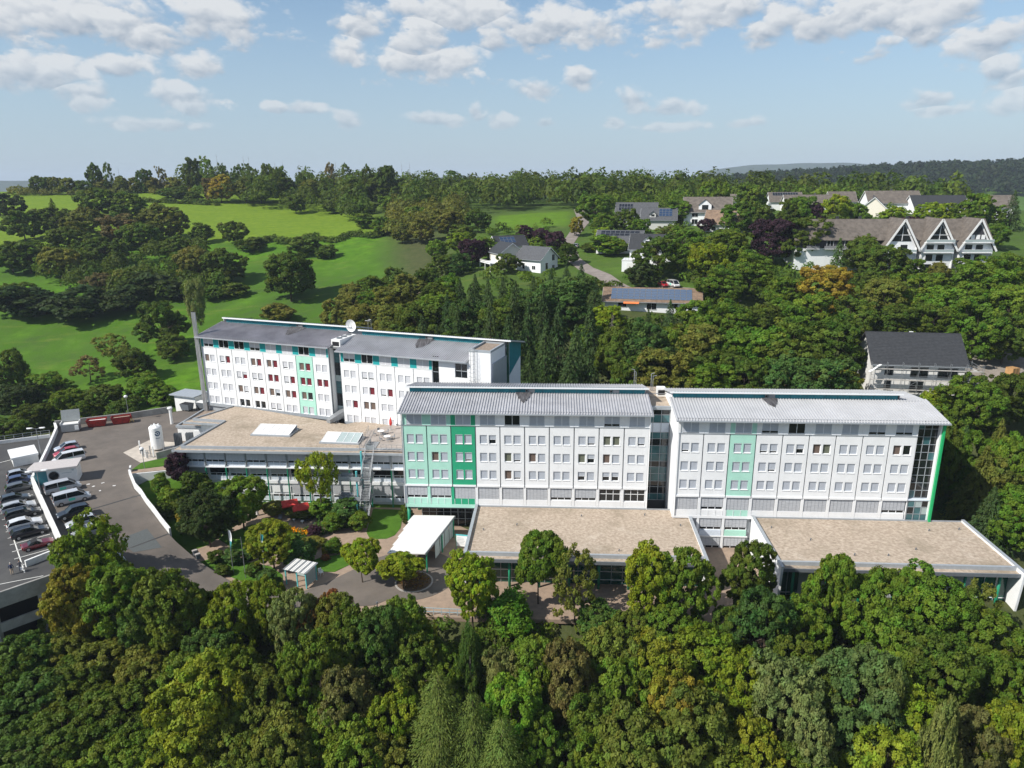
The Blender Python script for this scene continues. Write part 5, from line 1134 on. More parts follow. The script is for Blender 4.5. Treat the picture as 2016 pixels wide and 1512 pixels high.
# roof terrace furniture
tr_ = struct(MB().prism([(-26.6, 114.5), (-18.2, 113.9), (-17.4, 125.0), (-21.8, 129.2), (-26.8, 124.5)], 10.87, 10.905, mat('terrace_slab', (.33, .29, .26), .9, var=.15, vscale=.8)).build('roof_terrace'))
for i, (x, y) in enumerate(((-24.0, 122.4), (-22.4, 119.6))):
    t = thing('terrace_table', 'round white table among chairs on the roof terrace', 'table', (x, y, 10.9), 0, 'white tables on the roof terrace'); MB().cyl((0, 0, .70), (0, 0, .75), .62, .62, whitep, 18).build('top', t); MB().cyl((0, 0, .03), (0, 0, .7), .05, .05, galv, 8).build('stem', t); MB().cyl((0, 0, 0), (0, 0, .03), .3, .3, galv, 12).build('foot', t)
    for k in range(4):
        a = .5+k*1.57; c = thing('terrace_chair', 'grey metal chair at a round table on the roof terrace', 'chair', (x+math.cos(a)*1.15, y+math.sin(a)*1.15, 10.9), a+1.57, 'chairs on the roof terrace')
        MB().box(-.24, .24, -.22, .22, .42, .45, galv).build('seat', c); MB().box(-.24, .24, -.26, -.22, .45, .9, galv).build('backrest', c)
        for sx in (-.22, .22):
            for sy in (-.22, .2): MB().box(sx-.02, sx+.02, sy-.02, sy+.02, 0, .42, galv).build('leg', c)
tr2 = thing('terrace_railing', 'thin galvanised railing along the roof terrace edge', 'railing')
for a, b in (((-26.4, 114.8), (-26.6, 124.4)), ((-22.6, 114.4), (-18.0, 114.1))):
    for z in (11.4, 11.95): MB().bar((*a, z), (*b, z), .05, .05, galv).build('rail', tr2)
    for i in range(6): x, y = a[0]+(b[0]-a[0])*i/5, a[1]+(b[1]-a[1])*i/5; MB().bar((x, y, 10.9), (x, y, 11.95), .05, .05, galv).build('post', tr2)
pvs = thing('terrace_screen', 'grey solar panel leaning on the roof terrace wall', 'solar panel', (-20.4, 127.0, 10.9), -.3); MB().hexa([(-1.6, -.4, .2), (1.6, -.4, .2), (1.6, -.35, .15), (-1.6, -.35, .15), (-1.6, .9, 1.7), (1.6, .9, 1.7), (1.6, .95, 1.65), (-1.6, .95, 1.65)], slate).build('panel', pvs)
for x in (-1.4, 1.4): MB().bar((x, .9, 0), (x, .85, 1.65), .06, .06, galv).build('leg', pvs)
# outside escape stair: three flights with landings, turquoise posts
es = thing('escape_stair', 'galvanised outside escape stair with turquoise posts on the garden front', 'staircase', (-26.0, 110.2, 0), -.06)
def flight(x, w, y0, z0, y1, z1):
    n = int((z1-z0)/.2); 
    for s in (0, w): MB().bar((x+s, y0, z0+.1), (x+s, y1, z1+.1), .07, .3, galv).build('stringer', es)
    for i in range(n): y = y0+(y1-y0)*(i+.5)/n; z = z0+(z1-z0)*(i+1)/n; MB().box(x+.04, x+w-.04, y-.15, y+.15, z-.05, z, galv).build('tread', es)
    for s in (0, w):
        MB().bar((x+s, y0, z0+1.1), (x+s, y1, z1+1.1), .05, .05, galv).build('handrail', es); MB().bar((x+s, y0, z0+.65), (x+s, y1, z1+.65), .03, .03, galv).build('rail', es)
        for i in range(5): t = i/4; MB().bar((x+s, y0+(y1-y0)*t, z0+(z1-z0)*t), (x+s, y0+(y1-y0)*t, z0+(z1-z0)*t+1.1), .04, .04, galv).build('baluster', es)
def landing(x0, x1, y0, y1, z):
    MB().box(x0, x1, y0, y1, z-.16, z, galv).build('landing', es)
    for a, b in (((x0, y0), (x1, y0)), ((x0, y0), (x0, y1)), ((x0, y1), (x1-1.6, y1))):
        MB().bar((*a, z+1.05), (*b, z+1.05), .05, .05, galv).build('handrail', es); MB().bar((*a, z+.35), (*b, z+.35), .03, .75, mat('mesh_infill', (.33, .36, .38), .6, metal=.3)).build('infill', es)
flight(.3, 1.6, -3.0, 0, 1.2, 3.6); landing(-3.4, .3, -.2, 1.5, 3.6); landing(.3, 1.95, 1.2, 2.6, 3.6)
flight(.3, 1.6, 1.6, 3.6, 4.4 if False else 3.6, 7.05) if False else flight(.35, 1.5, -.6, 3.65, 3.0, 7.05); landing(-3.4, .3, .2, 1.9, 7.05); landing(.3, 1.95, 2.6, 3.9, 7.05)
flight(.4, 1.5, .6, 7.1, 4.8, 10.95); landing(.4, 1.95, 4.6, 8.4, 11.0)
for x, y, h in ((0.0, -1.6, 3.6), (-.35, .6, 8.6), (.1, 2.6, 11.4)): MB().cyl((x, y, 0), (x, y, h), .17, .17, turqp, 10).build('post', es)
# benches and litter bins, railing at the forecourt edge
for i, (x, y) in enumerate(((-47.9, 95.9), (-47.2, 95.2))):
    b = thing('stone_seat', 'small grey stone seat at the edge of the drive', 'seat', (x, y, ramp_z(x, y)+.05), .7, 'stone seats by the drive'); MB().box(-.35, .35, -.25, .25, .35, .55, kerbm).build('seat_slab', b); MB().box(-.25, .25, -.18, .18, -.3, .35, dsteel).build('base', b)
rl = thing('forecourt_railing', 'pale blue metal railing at the forecourt edge', 'railing')
for z in (.45, 1.0): MB().bar((-12.8, 82.6, z), (-6.4, 82.0, z), .07, .07, mat('railing_blue', (.30, .42, .48), .5)).build('rail', rl)
for i in range(7): x = -12.8+6.4*i/6; y = 82.6-.6*i/6; MB().bar((x, y, 0), (x, y, 1.03), .06, .06, MATS['railing_blue']).build('post', rl)
for i, (x, y) in enumerate(((-18.4, 83.8), (-15.6, 83.2), (-13.2, 83.1), (-22.6, 84.0))):
    b = thing('bollard_lamp', 'short dark bollard lamp along the forecourt edge', 'bollard', (x, y, 0), 0, 'bollards along the forecourt edge'); MB().cyl((0, 0, 0), (0, 0, .9), .08, .08, dsteel, 8).build('post', b); MB().cyl((0, 0, .9), (0, 0, 1.1), .14, .14, dsteel, 8).build('cap', b)
wp_ = thing('garden_stele', 'white garden stele beside the sun terrace', 'ornament', (-44.2, 112.0, .02)); MB().cyl((0, 0, 0), (0, 0, 1.1), .28, .2, whitep, 10).build('shaft', wp_); MB().dome((0, 0, 1.1), .22, .22, .2, whitep, 10, 4).build('cap', wp_)
# flower bed
def flowers(name, label, poly, n, cols, seed, cat='flower bed', size=.14, h=(.25, .6)):
    g = random.Random(seed); xs = [p[0] for p in poly]; ys = [p[1] for p in poly]; C, Nn, Sz, T = [], [], [], []
    def ins(x, y):
        c = False
        for (x1, y1), (x2, y2) in zip(poly, poly[1:]+poly[:1]):
            if (y1 > y) != (y2 > y) and x < (x2-x1)*(y-y1)/(y2-y1)+x1: c = not c
        return c
    while len(C) < n:
        x, y = g.uniform(min(xs), max(xs)), g.uniform(min(ys), max(ys))
        if ins(x, y): C.append((x, y, g.uniform(*h))); Nn.append((g.gauss(0, .5), g.gauss(0, .5), 1)); Sz.append(size*g.uniform(.6, 1.3)); T.append((g.random(), g.random()))
    o = obj(name, leaf_mesh(name, np.array(C), np.array(Nn), np.array(Sz), np.array(T))); o.color = (*cols, 1); return tag(o, label, cat, kind='stuff')
# people on the parking deck
def person(label, loc, rz, shirt, legs, shoes, hair, pose):
    me = bpy.data.meshes.new('person'); k = pose
    V = [(0, 0, .95), (0, 0, 1.18), (0, .01, 1.42), (0, .01, 1.52), (0, .02, 1.60), (0, .03, 1.70), (0, .03, 1.77)]
    E_ = [(0, 1), (1, 2), (2, 3), (3, 4), (4, 5), (5, 6)]; Rd = [(.16, .12), (.14, .11), (.17, .11), (.06, .06), (.075, .085), (.085, .10), (.06, .07)]
    def chain(root, pts, rs):
        prev = root
        for p, r in zip(pts, rs): V.append(p); Rd.append((r, r)); E_.append((prev, len(V)-1)); prev = len(V)-1
    for s in (-1, 1):
        f = k*s
        chain(0, [(.10*s, .02, .86), (.10*s, .16*f, .50), (.10*s, .14*f-.12*abs(f), .10), (.10*s, .14*f-.04, .05), (.10*s, .14*f+.10, .03)], [.10, .07, .05, .05, .04])
        chain(2, [(.20*s, 0, 1.40), (.27*s, -.10*f, 1.14), (.28*s, .10-.16*f, .92), (.28*s, .14-.17*f, .83)], [.06, .048, .038, .032])
    me.from_pydata(V, E_, []); o = obj('person', me, None, loc, rz); o.modifiers.new('skin', 'SKIN'); 
    for i, r in enumerate(Rd): me.skin_vertices[0].data[i].radius = r
    me.skin_vertices[0].data[0].use_root = True; su = o.modifiers.new('sub', 'SUBSURF'); su.levels = 1; su.render_levels = 1
    m = bpy.data.materials.new('clothing'); m.use_nodes = True; N, L = m.node_tree.nodes, m.node_tree.links; tc = N.new('ShaderNodeTexCoord'); sp = N.new('ShaderNodeSeparateXYZ'); L.new(tc.outputs['Object'], sp.inputs[0])
    cr = N.new('ShaderNodeValToRGB'); cr.color_ramp.interpolation = 'CONSTANT'; L.new(sp.outputs[2], N.new('ShaderNodeMath').inputs[0]); mm = N[-1]; mm.operation = 'DIVIDE'; mm.inputs[1].default_value = 1.9; L.new(mm.outputs[0], cr.inputs[0])
    el = cr.color_ramp.elements; el[0].position = 0; el[0].color = (*shoes, 1); el[1].position = .05; el[1].color = (*legs, 1)
    for p, c in ((.49, shirt), (.79, (.45, .28, .20))): e = el.new(p); e.color = (*c, 1)
    L.new(cr.outputs[0], N['Principled BSDF'].inputs['Base Color']); N['Principled BSDF'].inputs['Roughness'].default_value = .85; me.materials.append(m)
    h = MB(); h.dome((0, .0, 1.70), .105, .115, .12, mat('hair_%s' % hair[0], hair[1], .9), 12, 4); h.build('hair', o, smooth=True)
    return tag(o, label, 'person')
person('person in dark blue top and beige trousers walking on the parking deck', (-67.4, 85.0, 5.0), .6, (.02, .035, .09), (.45, .34, .24), (.6, .6, .6), ('grey', (.45, .43, .40)), .5)
person('person in grey top carrying a white bag on the parking deck', (-66.7, 85.7, 5.0), .5, (.12, .11, .12), (.08, .09, .12), (.5, .5, .5), ('dark', (.04, .03, .025)), .6)
bg = thing('carrier_bag', 'white carrier bag held by the person in grey', 'bag', (-66.35, 85.55, 5.35)); b = MB(); b.hexa([(-.2, -.1, 0), (.2, -.1, 0), (.2, .1, 0), (-.2, .1, 0), (-.24, -.08, .4), (.24, -.08, .4), (.24, .08, .4), (-.24, .08, .4)], canvas); b.build('bag_body', bg); MB().bar((-.1, 0, .4), (0, 0, .58), .02, .02, canvas).bar((.1, 0, .4), (0, 0, .58), .02, .02, canvas).build('handle', bg)
# ---------------------------------------------------------------- houses on the hillside
def tile_rows(mb, p0, p1, x0, x1, m, n=14):
    """roof slope from eave p0=(y,z) to ridge p1, in overlapping tile courses"""
    (ya, za), (yb, zb) = p0, p1; nl = Vector((0, -(zb-za), yb-ya)).normalized() if yb > ya else Vector((0, (zb-za), ya-yb)).normalized()
    for i in range(n):
        t0, t1 = i/n, (i+1)/n+.012; a = (ya+(yb-ya)*t0, za+(zb-za)*t0); b = (ya+(yb-ya)*t1, za+(zb-za)*t1); k = .05
        mb.add([(x0, a[0], a[1]-.12), (x1, a[0], a[1]-.12), (x1, b[0], b[1]-.14), (x0, b[0], b[1]-.14), (x0, a[0], a[1]+k), (x1, a[0], a[1]+k), (x1, b[0], b[1]), (x0, b[0], b[1])], [(3,2,1,0),(4,5,6,7),(0,1,5,4),(1,2,6,5),(2,3,7,6),(3,0,4,7)], m)
def hwin(root, face, u, z, w, h, L, Wd, fm=wframe, pm=None):
    f = MB(); t = .08; f.box(-w/2-t, -w/2, -.06, .03, -t, h+t, fm).box(w/2, w/2+t, -.06, .03, -t, h+t, fm).box(-w/2, w/2, -.06, .03, h, h+t, fm).box(-w/2, w/2, -.09, .03, -t, 0, fm)
    if w > 1.3: f.box(-.03, .03, -.055, .02, 0, h, fm)
    loc, rz = {'f': ((u, -Wd/2-.02, z), 0), 'b': ((u, Wd/2+.02, z), math.pi), 'r': ((L/2+.02, u, z), math.pi/2), 'l': ((-L/2-.02, u, z), -math.pi/2)}[face]
    o = f.build('window', root, loc, rz); MB().box(-w/2, w/2, -.03, .01, 0, h, pm or glass).build('pane', o)
def house(label, x, y, rz, L, Wd, he, hr, wm, rm, wins=(), name='house', over=.5, chim=None, dz=0, gable=None, dormer=None, pvg=None, n=14, fas=wframe):
    z = min(terrain(x+a, y+b) for a in (-L/3, L/3) for b in (-Wd/3, Wd/3))+dz
    r = thing(name, label, 'house', (x, y, z), rz)
    b = MB(); b.box(-L/2, L/2, -Wd/2, Wd/2, -4.5, he, wm); b.build('wall', r)
    for s in (-1, 1):
        g = MB(); xa = s*L/2-(.0 if s < 0 else .2); g.add([(xa, -Wd/2, he), (xa, Wd/2, he), (xa, 0, hr-.15), (xa+.2, -Wd/2, he), (xa+.2, Wd/2, he), (xa+.2, 0, hr-.15)], [(0,1,2),(5,4,3),(0,1,4,3),(1,2,5,4),(2,0,3,5)], gable or wm); g.build('gable', r)
    sl = (hr-he)/(Wd/2); ze = he-over*sl
    for s, nm in ((-1, 'roof_slope'), (1, 'roof_slope')):
        q = MB(); tile_rows(q, (s*(Wd/2+over), ze+.12), (0, hr+.05), -L/2-over, L/2+over, rm, n); q.build(nm, r)
        MB().box(-L/2-over, L/2+over, s*(Wd/2+over+.1)-.06, s*(Wd/2+over+.1)+.06, ze-.06, ze+.06, steel).build('gutter', r)
    for s in (-1, 1):
        for t in (-1, 1): MB().bar((s*(L/2+over), t*(Wd/2+over), ze-.02), (s*(L/2+over), 0, hr-.08), .06, .22, fas).build('bargeboard', r)
    for w in wins: hwin(r, *w[:5], L, Wd, *w[5:])
    if chim:
        for cx in chim: MB().box(cx-.35, cx+.35, .3, .9, hr-1.2, hr+.8, tile_g).build('chimney', r)
    if dormer:
        for dx, dw, dh, zb in dormer:
            d = MB(); yb = -Wd/2+.6; d.box(dx-dw/2, dx+dw/2, yb, 0, zb, zb+dh, wm); d.add([(dx-dw/2, yb, zb+dh), (dx+dw/2, yb, zb+dh), (dx, yb, zb+dh+dw*.42), (dx-dw/2, yb+.15, zb+dh), (dx+dw/2, yb+.15, zb+dh), (dx, yb+.15, zb+dh+dw*.42)], [(0,1,2),(5,4,3)], wm); d = d.build('dormer', r)
            q = MB(); o = .3
            for s in (-1, 1): q.hexa([(dx+s*(dw/2+o), yb-.4, zb+dh-.18), (dx, yb-.4, zb+dh+dw*.42+.05), (dx, 0, zb+dh+dw*.42+.05), (dx+s*(dw/2+o), 0, zb+dh-.18), (dx+s*(dw/2+o), yb-.4, zb+dh-.06), (dx, yb-.4, zb+dh+dw*.42+.17), (dx, 0, zb+dh+dw*.42+.17), (dx+s*(dw/2+o), 0, zb+dh-.06)], rm)
            q.build('dormer_roof', d); MB().box(dx-dw*.25, dx+dw*.25, yb-.05, yb-.01, zb+.4, zb+dh-.1, glass).build('dormer_window', d)
    if pvg:
        for (nx, nz, u0, u1, t0, t1, pm) in pvg:
            pwx = (u1-u0)/nx; vy = lambda t: -(Wd/2+over)*(1-t); vz = lambda t: ze+.12+(hr+.05-ze-.12)*t
            dt = (t1-t0)/nz; a, c = (vy(0), 0), (vy(dt)-vy(0), vz(dt)-vz(0)); fl = Vector((0, c[0], c[1]))
            q = MB(); nrm = Vector((0, -c[1], c[0])).normalized()
            def pt(u, t, k): return Vector((u, 0, 0))+fl*t+nrm*k
            e = .035/pwx
            q.hexa([pt(.03, .03, .08), pt(pwx-.03, .03, .08), pt(pwx-.03, .97, .08), pt(.03, .97, .08), pt(.03, .03, .13), pt(pwx-.03, .03, .13), pt(pwx-.03, .97, .13), pt(.03, .97, .13)], galv)
            q.hexa([pt(.07, .06, .131), pt(pwx-.07, .06, .131), pt(pwx-.07, .94, .131), pt(.07, .94, .131), pt(.07, .06, .136), pt(pwx-.07, .06, .136), pt(pwx-.07, .94, .136), pt(.07, .94, .136)], pm); me = q.mesh('solar_panel')
            for i in range(nx):
                for j in range(nz): obj('solar_panel', me, r, (u0+i*pwx, vy(t0+j*dt), vz(t0+j*dt)))
    return r
h = house('long white bungalow with solar roof and orange awning', 39.6, 199, -.20, 25.5, 10.5, 2.9, 5.6, white, tile_o, [('f', -8, .9, 2.2, 1.4), ('f', 0, .4, 2.6, 2.1), ('f', 6, .9, 2, 1.3), ('r', -2, .6, 1.2, 2), ('r', 2, .9, 1.2, 1.2)], 'bungalow', .9, gable=slate, pvg=[(14, 4, -11.2, 10.8, .16, .90, mat('solar_cell_pale', (.07, .105, .17), .15, spec=.8))])
MB().hexa([(-7.6, -7.2, 2.2), (-3.4, -7.2, 2.2), (-3.4, -5.25, 2.75), (-7.6, -5.25, 2.75), (-7.6, -7.2, 2.28), (-3.4, -7.2, 2.28), (-3.4, -5.25, 2.83), (-7.6, -5.25, 2.83)], orange).build('awning', h)
h = house('cream two-storey house with white balcony deck', -1.6, 257, -1.15, 10, 9, 5.6, 8.8, cream, tile_d, [('r', -1.6, 3.4, .9, 1.2), ('r', 1.6, 3.4, .9, 1.2), ('r', -1.6, .6, 1.2, 1.2), ('l', 0, 3.2, 1.5, 1.3)], over=.6)
MB().box(-5.2, 5, -8.5, -4.6, 1.9, 2.15, white).build('balcony', h)
for x in (-5, 0, 4.8): MB().box(x-.12, x+.12, -8.4, -8.1, -3, 1.9, whitep).build('balcony_post', h)
MB().bar((-5.2, -8.4, 3.0), (5, -8.4, 3.0), .07, .08, whitep).bar((-5.2, -8.4, 2.6), (5, -8.4, 2.6), .05, .35, whitep).build('balcony_rail', h)
house('white house with grey roof and skylight in front of the cream house', 9.0, 250, -.72, 11, 9.5, 4.6, 8.2, white, tile_g, [('r', -1.5, .8, 1.3, 2.2), ('r', 2.2, 3.6, 1.4, 2.0), ('r', 2.2, .8, 1.4, 1.2), ('f', -2, .8, 1, 2), ('f', 2.5, .9, 1.4, 1.2)], over=.7)
house('dark-roofed house with solar panels behind the cream house', -1, 274, .35, 12, 9, 4.5, 7.8, cream, tile_d, [('f', -2, 1, 1.2, 1.2)], pvg=[(4, 2, -4, 2, .3, .85, pv)])
house('big dark-roofed house with white-framed solar fields', 55.5, 322, -.22, 17, 13, 4.6, 10.2, white, tile_g, [('f', -5, .9, 2, 2), ('r', 0, 5.2, 1.6, 2.2), ('r', -3, 1, 1.2, 1.3)], over=.7, pvg=[(5, 2, -7.6, -1.5, .45, .9, pvd), (4, 2, -7, -2.6, .08, .4, pvd)])
house('grey-gabled house with solar panels and roof windows', 63.5, 312, -.22, 14, 11, 4.3, 8.6, mat('pale_grey_render', (.52, .52, .50), .85), tile_g, [('r', -2.4, 4.2, .9, 1.4), ('r', 1.6, 4.2, .9, 1.4), ('r', 0, 1, 2, 1.5)], over=.7, dormer=[(-2.5, 2.6, 1.3, 5.0)], pvg=[(4, 3, 0, 5.5, .3, .9, pv)])
house('white house with grey roof, solar panels and glazed porch', 41, 270.5, -.30, 16, 12, 3.4, 8.0, white, tile_g, [('f', -6, .4, 2.4, 2.2), ('f', -1, .5, 1.4, 2.2), ('f', 3, 1, 1.2, 1.3), ('r', 1, 4, 1, 1.3)], over=.8, dormer=[(-2.0, 5.5, 1.6, 3.0)], pvg=[(8, 2, -7.2, 7.2, .62, .95, pvd)])
house('white two-storey house with anthracite roof and gabled dormer above the garage', 48.5, 247, -.28, 14, 11, 5.4, 9.8, white, tile_d, [('f', -4, 3.2, 1, 1.5), ('f', 1, 3.0, 1.8, 2.0), ('f', 4.5, 3.0, 1.6, 2), ('f', -3, .6, 1, 1.4), ('f', 2, .6, 2.2, 2)], over=.6, dormer=[(-1.2, 3.2, 2.0, 6.0)], n=18)
g = thing('garage', 'white flat-roofed garage with white door and railing on top', 'garage', (41.2, 236.6, terrain(41.2, 236.6)), -.28)
MB().box(-4.2, 4.2, -3.2, 4, -2, 3.1, white).build('wall', g); MB().box(-4.3, 4.3, -3.3, 4.1, 3.1, 3.3, whitep).build('roof_edge', g); MB().box(-2.6, 2.4, -3.26, -3.21, .1, 2.4, mat('garage_door', (.70, .70, .69), .6)).build('door', g)
for i in range(9): MB().box(-4+i*1.0, -3.95+i*1.0, -3.1, -3.05, 3.3, 4.1, dsteel).build('baluster', g)
MB().bar((-4, -3.08, 4.1), (4, -3.08, 4.1), .06, .06, dsteel).build('handrail', g)
house('tall white house with brown roof and white cross gable', 85, 316, -.25, 19, 13, 6.0, 11.6, white, tile_b, [('r', -2.5, 6.4, .9, 1.6), ('r', 0, 6.4, .9, 1.6), ('r', 2.5, 6.4, .9, 1.6), ('f', -5, 3.6, 2.4, 1.6), ('f', -5, .6, 2.4, 2)], over=.8, dormer=[(-1.0, 5.2, 2.4, 6.2)])
house('brown-roofed house with dark roof window below the tall white house', 88, 297, -.45, 15, 11, 3.6, 8.4, white, tile_o, [('r', 0, 4.2, 1.2, 1.4), ('f', -4, .8, 1.6, 1.4)], over=.8, pvg=[(1, 1, 2, 4.2, .55, .85, pvd)], chim=[-2])
# the terraced house with three steep gables
T = thing('terraced_house', 'long brown-roofed terraced house with three steep white gables and balconies', 'house', (119.6, 231.5, terrain(119, 229)+3.4), -.09)
Lt, Wt, het, hrt = 58.0, 12.0, 6.0, 11.6
MB().box(-Lt/2, Lt/2, -Wt/2, Wt/2, -7, het, white).build('wall', T); MB().box(-Lt/2+.1, -2, -Wt/2-.06, -Wt/2-.004, 3.0, het, slate).build('slate_front', T)
for s in (-1, 1): q = MB(); tile_rows(q, (s*(Wt/2+.7), het-.5), (0, hrt), -Lt/2-.7, Lt/2+.7, tile_b, 18); q.build('roof_slope', T)
for s in (-1, 1):
    xa = s*Lt/2-(.0 if s < 0 else .2); gq = MB(); gq.add([(xa, -Wt/2, het), (xa, Wt/2, het), (xa, 0, hrt-.2), (xa+.2, -Wt/2, het), (xa+.2, Wt/2, het), (xa+.2, 0, hrt-.2)], [(0,1,2),(5,4,3),(0,1,4,3),(1,2,5,4),(2,0,3,5)], white); gq.build('gable', T)
for i in range(4): hwin(T, 'f', -24+i*5.4, 3.5, 1.9, 1.9, Lt, Wt+.14); MB().box(-26+i*5.4, -22+i*5.4, -Wt/2-1.3, -Wt/2-1.2, 2.9, 3.8, mat('balcony_grey', (.20, .20, .21), .6)).build('balcony_rail', T); MB().box(-26+i*5.4, -22+i*5.4, -Wt/2-1.3, -Wt/2-.1, 2.75, 2.9, white).build('balcony', T)
for x in (-15, -8, 6.5, 13): MB().box(x-.4, x+.4, .4, 1.0, hrt-1, hrt+.8, tile_d).build('chimney', T)
for i, gx in enumerate((1.5, 12.4, 23.6)):
    gw_, yf, ze, zp = 9.4, -Wt/2-3.2, 3.4, 12.0
    b = MB(); b.add([(gx-gw_/2, yf, -7), (gx+gw_/2, yf, -7), (gx+gw_/2, yf, ze), (gx, yf, zp-.3), (gx-gw_/2, yf, ze), (gx-gw_/2, 0, -7), (gx+gw_/2, 0, -7), (gx+gw_/2, 0, ze), (gx, 0, zp-.3), (gx-gw_/2, 0, ze)], [(0,1,2,3,4),(5,6,7,8,9),(0,4,9,5),(1,2,7,6)], white); b.build('gable_front', T)
    for s in (-1, 1):
        q = MB(); n = 16
        for k in range(n):
            t0, t1 = k/n, (k+1)/n+.01; e = gw_/2+.9; zf = lambda t: ze-.9+(zp+.1-ze+.9)*t; xf = lambda t: gx+s*e*(1-t)
            q.hexa([(xf(t0), yf-.9, zf(t0)-.16), (xf(t1), yf-.9, zf(t1)-.18), (xf(t1), 1.5, zf(t1)-.18), (xf(t0), 1.5, zf(t0)-.16), (xf(t0), yf-.9, zf(t0)+.06), (xf(t1), yf-.9, zf(t1)), (xf(t1), 1.5, zf(t1)), (xf(t0), 1.5, zf(t0)+.06)], tile_b)
        q.build('gable_roof', T); MB().bar((gx+s*(gw_/2+.9), yf-.95, ze-1.0), (gx, yf-.95, zp-.05), .12, .55, whitep).build('bargeboard', T)
    rc = MB(); rc.add([(gx-2.9, yf-.03, 5.4), (gx+2.9, yf-.03, 5.4), (gx+.35, yf-.03, 10.2), (gx-.35, yf-.03, 10.2), (gx-2.9, yf-.10, 5.4), (gx+2.9, yf-.10, 5.4), (gx+.35, yf-.10, 10.2), (gx-.35, yf-.10, 10.2)], [(0,1,2,3),(4,5,6,7),(0,1,5,4),(1,2,6,5),(2,3,7,6),(3,0,4,7)], slate if i == 2 else glass); rc.build('gable_window' if i < 2 else 'slate_gable', T)
    if i == 2:
        for k in (-1.5, 0, 1.5): MB().box(gx+k-.55, gx+k+.55, yf-.16, yf-.11, 6.0, 7.3, whitep).build('shutter', T)
    else: MB().box(gx-.08, gx+.08, yf-.16, yf-.11, 5.4, 10, wframe).box(gx-2.6, gx+2.6, yf-.16, yf-.11, 7.2, 7.35, wframe).build('mullion', T)
    for z in (1.9, 4.9)[:2 if i else 1]:
        MB().box(gx-4.2, gx+4.2, yf-1.5, yf, z, z+.2, white).build('balcony', T); MB().box(gx-4.2, gx+4.2, yf-1.5, yf-1.42, z+.35, z+1.0, lglass).build('balcony_glass', T); MB().bar((gx-4.2, yf-1.46, z+1.05), (gx+4.2, yf-1.46, z+1.05), .07, .07, whitep).build('balcony_rail', T)
    for z in (-3.6, -.6, 2.3):
        for k in (-2.3, .8): MB().box(gx+k-.9, gx+k+1.1, yf-.06, yf-.01, z, z+2.0, glass if (i+k) > -2 else whitep).build('patio_window', T)
    for s in (-1, 1): MB().box(gx+s*4.6-.15, gx+s*4.6+.15, yf-.3, yf-.01, -7, ze, whitep).build('corner_pier', T)
# roofs of the upper village
def roofed(label, px, L, Wd, he, hr, rz, wm, rm, **k): return house(label, px[0], px[1], rz, L, Wd, he, hr, wm, rm, k.pop('wins', [('f', 0, .8, 1.6, 1.3), ('f', 4, .8, 1.2, 1.3), ('r', 0, 4, 1.1, 1.2)]), n=12, **k)
roofed('solar-roofed brown house at the top of the village', (135, 362), 15, 11, 4.2, 8.4, -.15, white, tile_b, pvg=[(10, 1, -6, 6, .62, .95, pvd)])
roofed('broad brown-roofed house below the solar-roofed one', (141, 345), 24, 12, 3.6, 8.0, -.12, white, tile_b, chim=[2])
roofed('brown house with white front gable beside the field', (161, 358), 12, 10, 4.2, 8.6, -.12, white, tile_b, dormer=[(-4, 3.4, 1.6, 4.6)])
roofed('wide brown house with satellite dish in the village', (172, 332), 22, 13, 4.6, 9.6, -.15, white, tile_b, chim=[0])
roofed('cream-gabled house with black roof in the village', (158, 318), 11, 10, 3.6, 8.2, 1.1, cream, tile_d, chim=[1])
roofed('long black-roofed house near the village edge', (187, 322), 22, 12, 4.0, 8.6, -.12, white, tile_d)
roofed('white house with dark brown roof half hidden by trees', (203, 312), 14, 11, 5.2, 9.2, -.3, white, tile_b)
roofed('small brown-roofed house by the ridge wood', (108, 372), 12, 9, 3.8, 7.6, -.5, white, tile_b)
roofed('brown-roofed house at the far village edge', (228, 345), 14, 10, 4, 8, -.2, white, tile_b)
# ---------------------------------------------------------------- the house under construction and its scaffold
NH = house('unrendered new house with dark grey tiled roof', 84.6, 147.0, -.17, 17.5, 12, 6.3, 11.4, blockm, tile_d, [('f', -5.6, 3.6, 1.5, 2.0, dsteel), ('f', -5.6, .5, 1.2, 2.0, dsteel), ('f', .2, 3.4, 3.2, 2.2, dsteel), ('f', 5.6, 3.4, 3.6, 2.0, dsteel), ('f', 0, .2, 2.4, 2.3, dsteel)], 'new_house', .6, dz=2.0, n=22, fas=slate)
MB().box(-.35, .35, .4, 1.0, 10.4, 11.5, whitep).build('chimney', NH)
SC = thing('scaffold', 'steel scaffold with plank decks round the new house', 'scaffold', (85.2, 147.0, NH.location.z), -.17)
for z in (.9, 2.9, 5.2):
    for x0 in range(-10, 9, 3): MB().box(x0, x0+2.95, -7.6, -6.9, z-.06, z, mat('scaffold_plank', (.42, .40, .37), .9)).build('plank', SC)
    for y0 in (-6.8, -3.6, -.4, 2.8): MB().box(9.6, 10.3, y0, y0+3.1, z-.06, z, MATS['scaffold_plank']).build('plank', SC)
    for dz in (.5, 1.0): MB().bar((-10, -7.62, z+dz), (11, -7.62, z+dz), .05, .05, galv).bar((10.35, -7.6, z+dz), (10.35, 6, z+dz), .05, .05, galv).build('guard_rail', SC)
for x in range(-10, 12, 3):
    for y in (-7.6, -6.95): MB().cyl((x, y, -3), (x, y, 6.6), .04, .04, galv, 6).build('standard', SC)
for y in (-3.6, -.4, 2.8, 6):
    for x in (9.6, 10.32): MB().cyl((x, y, -3), (x, y, 6.6), .04, .04, galv, 6).build('standard', SC)
for i in range(3): MB().bar((-9.9+i*6, -7.66, .9), (-7+i*6, -7.66, 2.9), .045, .045, galv).build('brace', SC)
MB().bar((-10.6, -8.0, 4.6), (-8.2, -7.0, 6.0), .6, .1, whitep).build('debris_chute', SC)
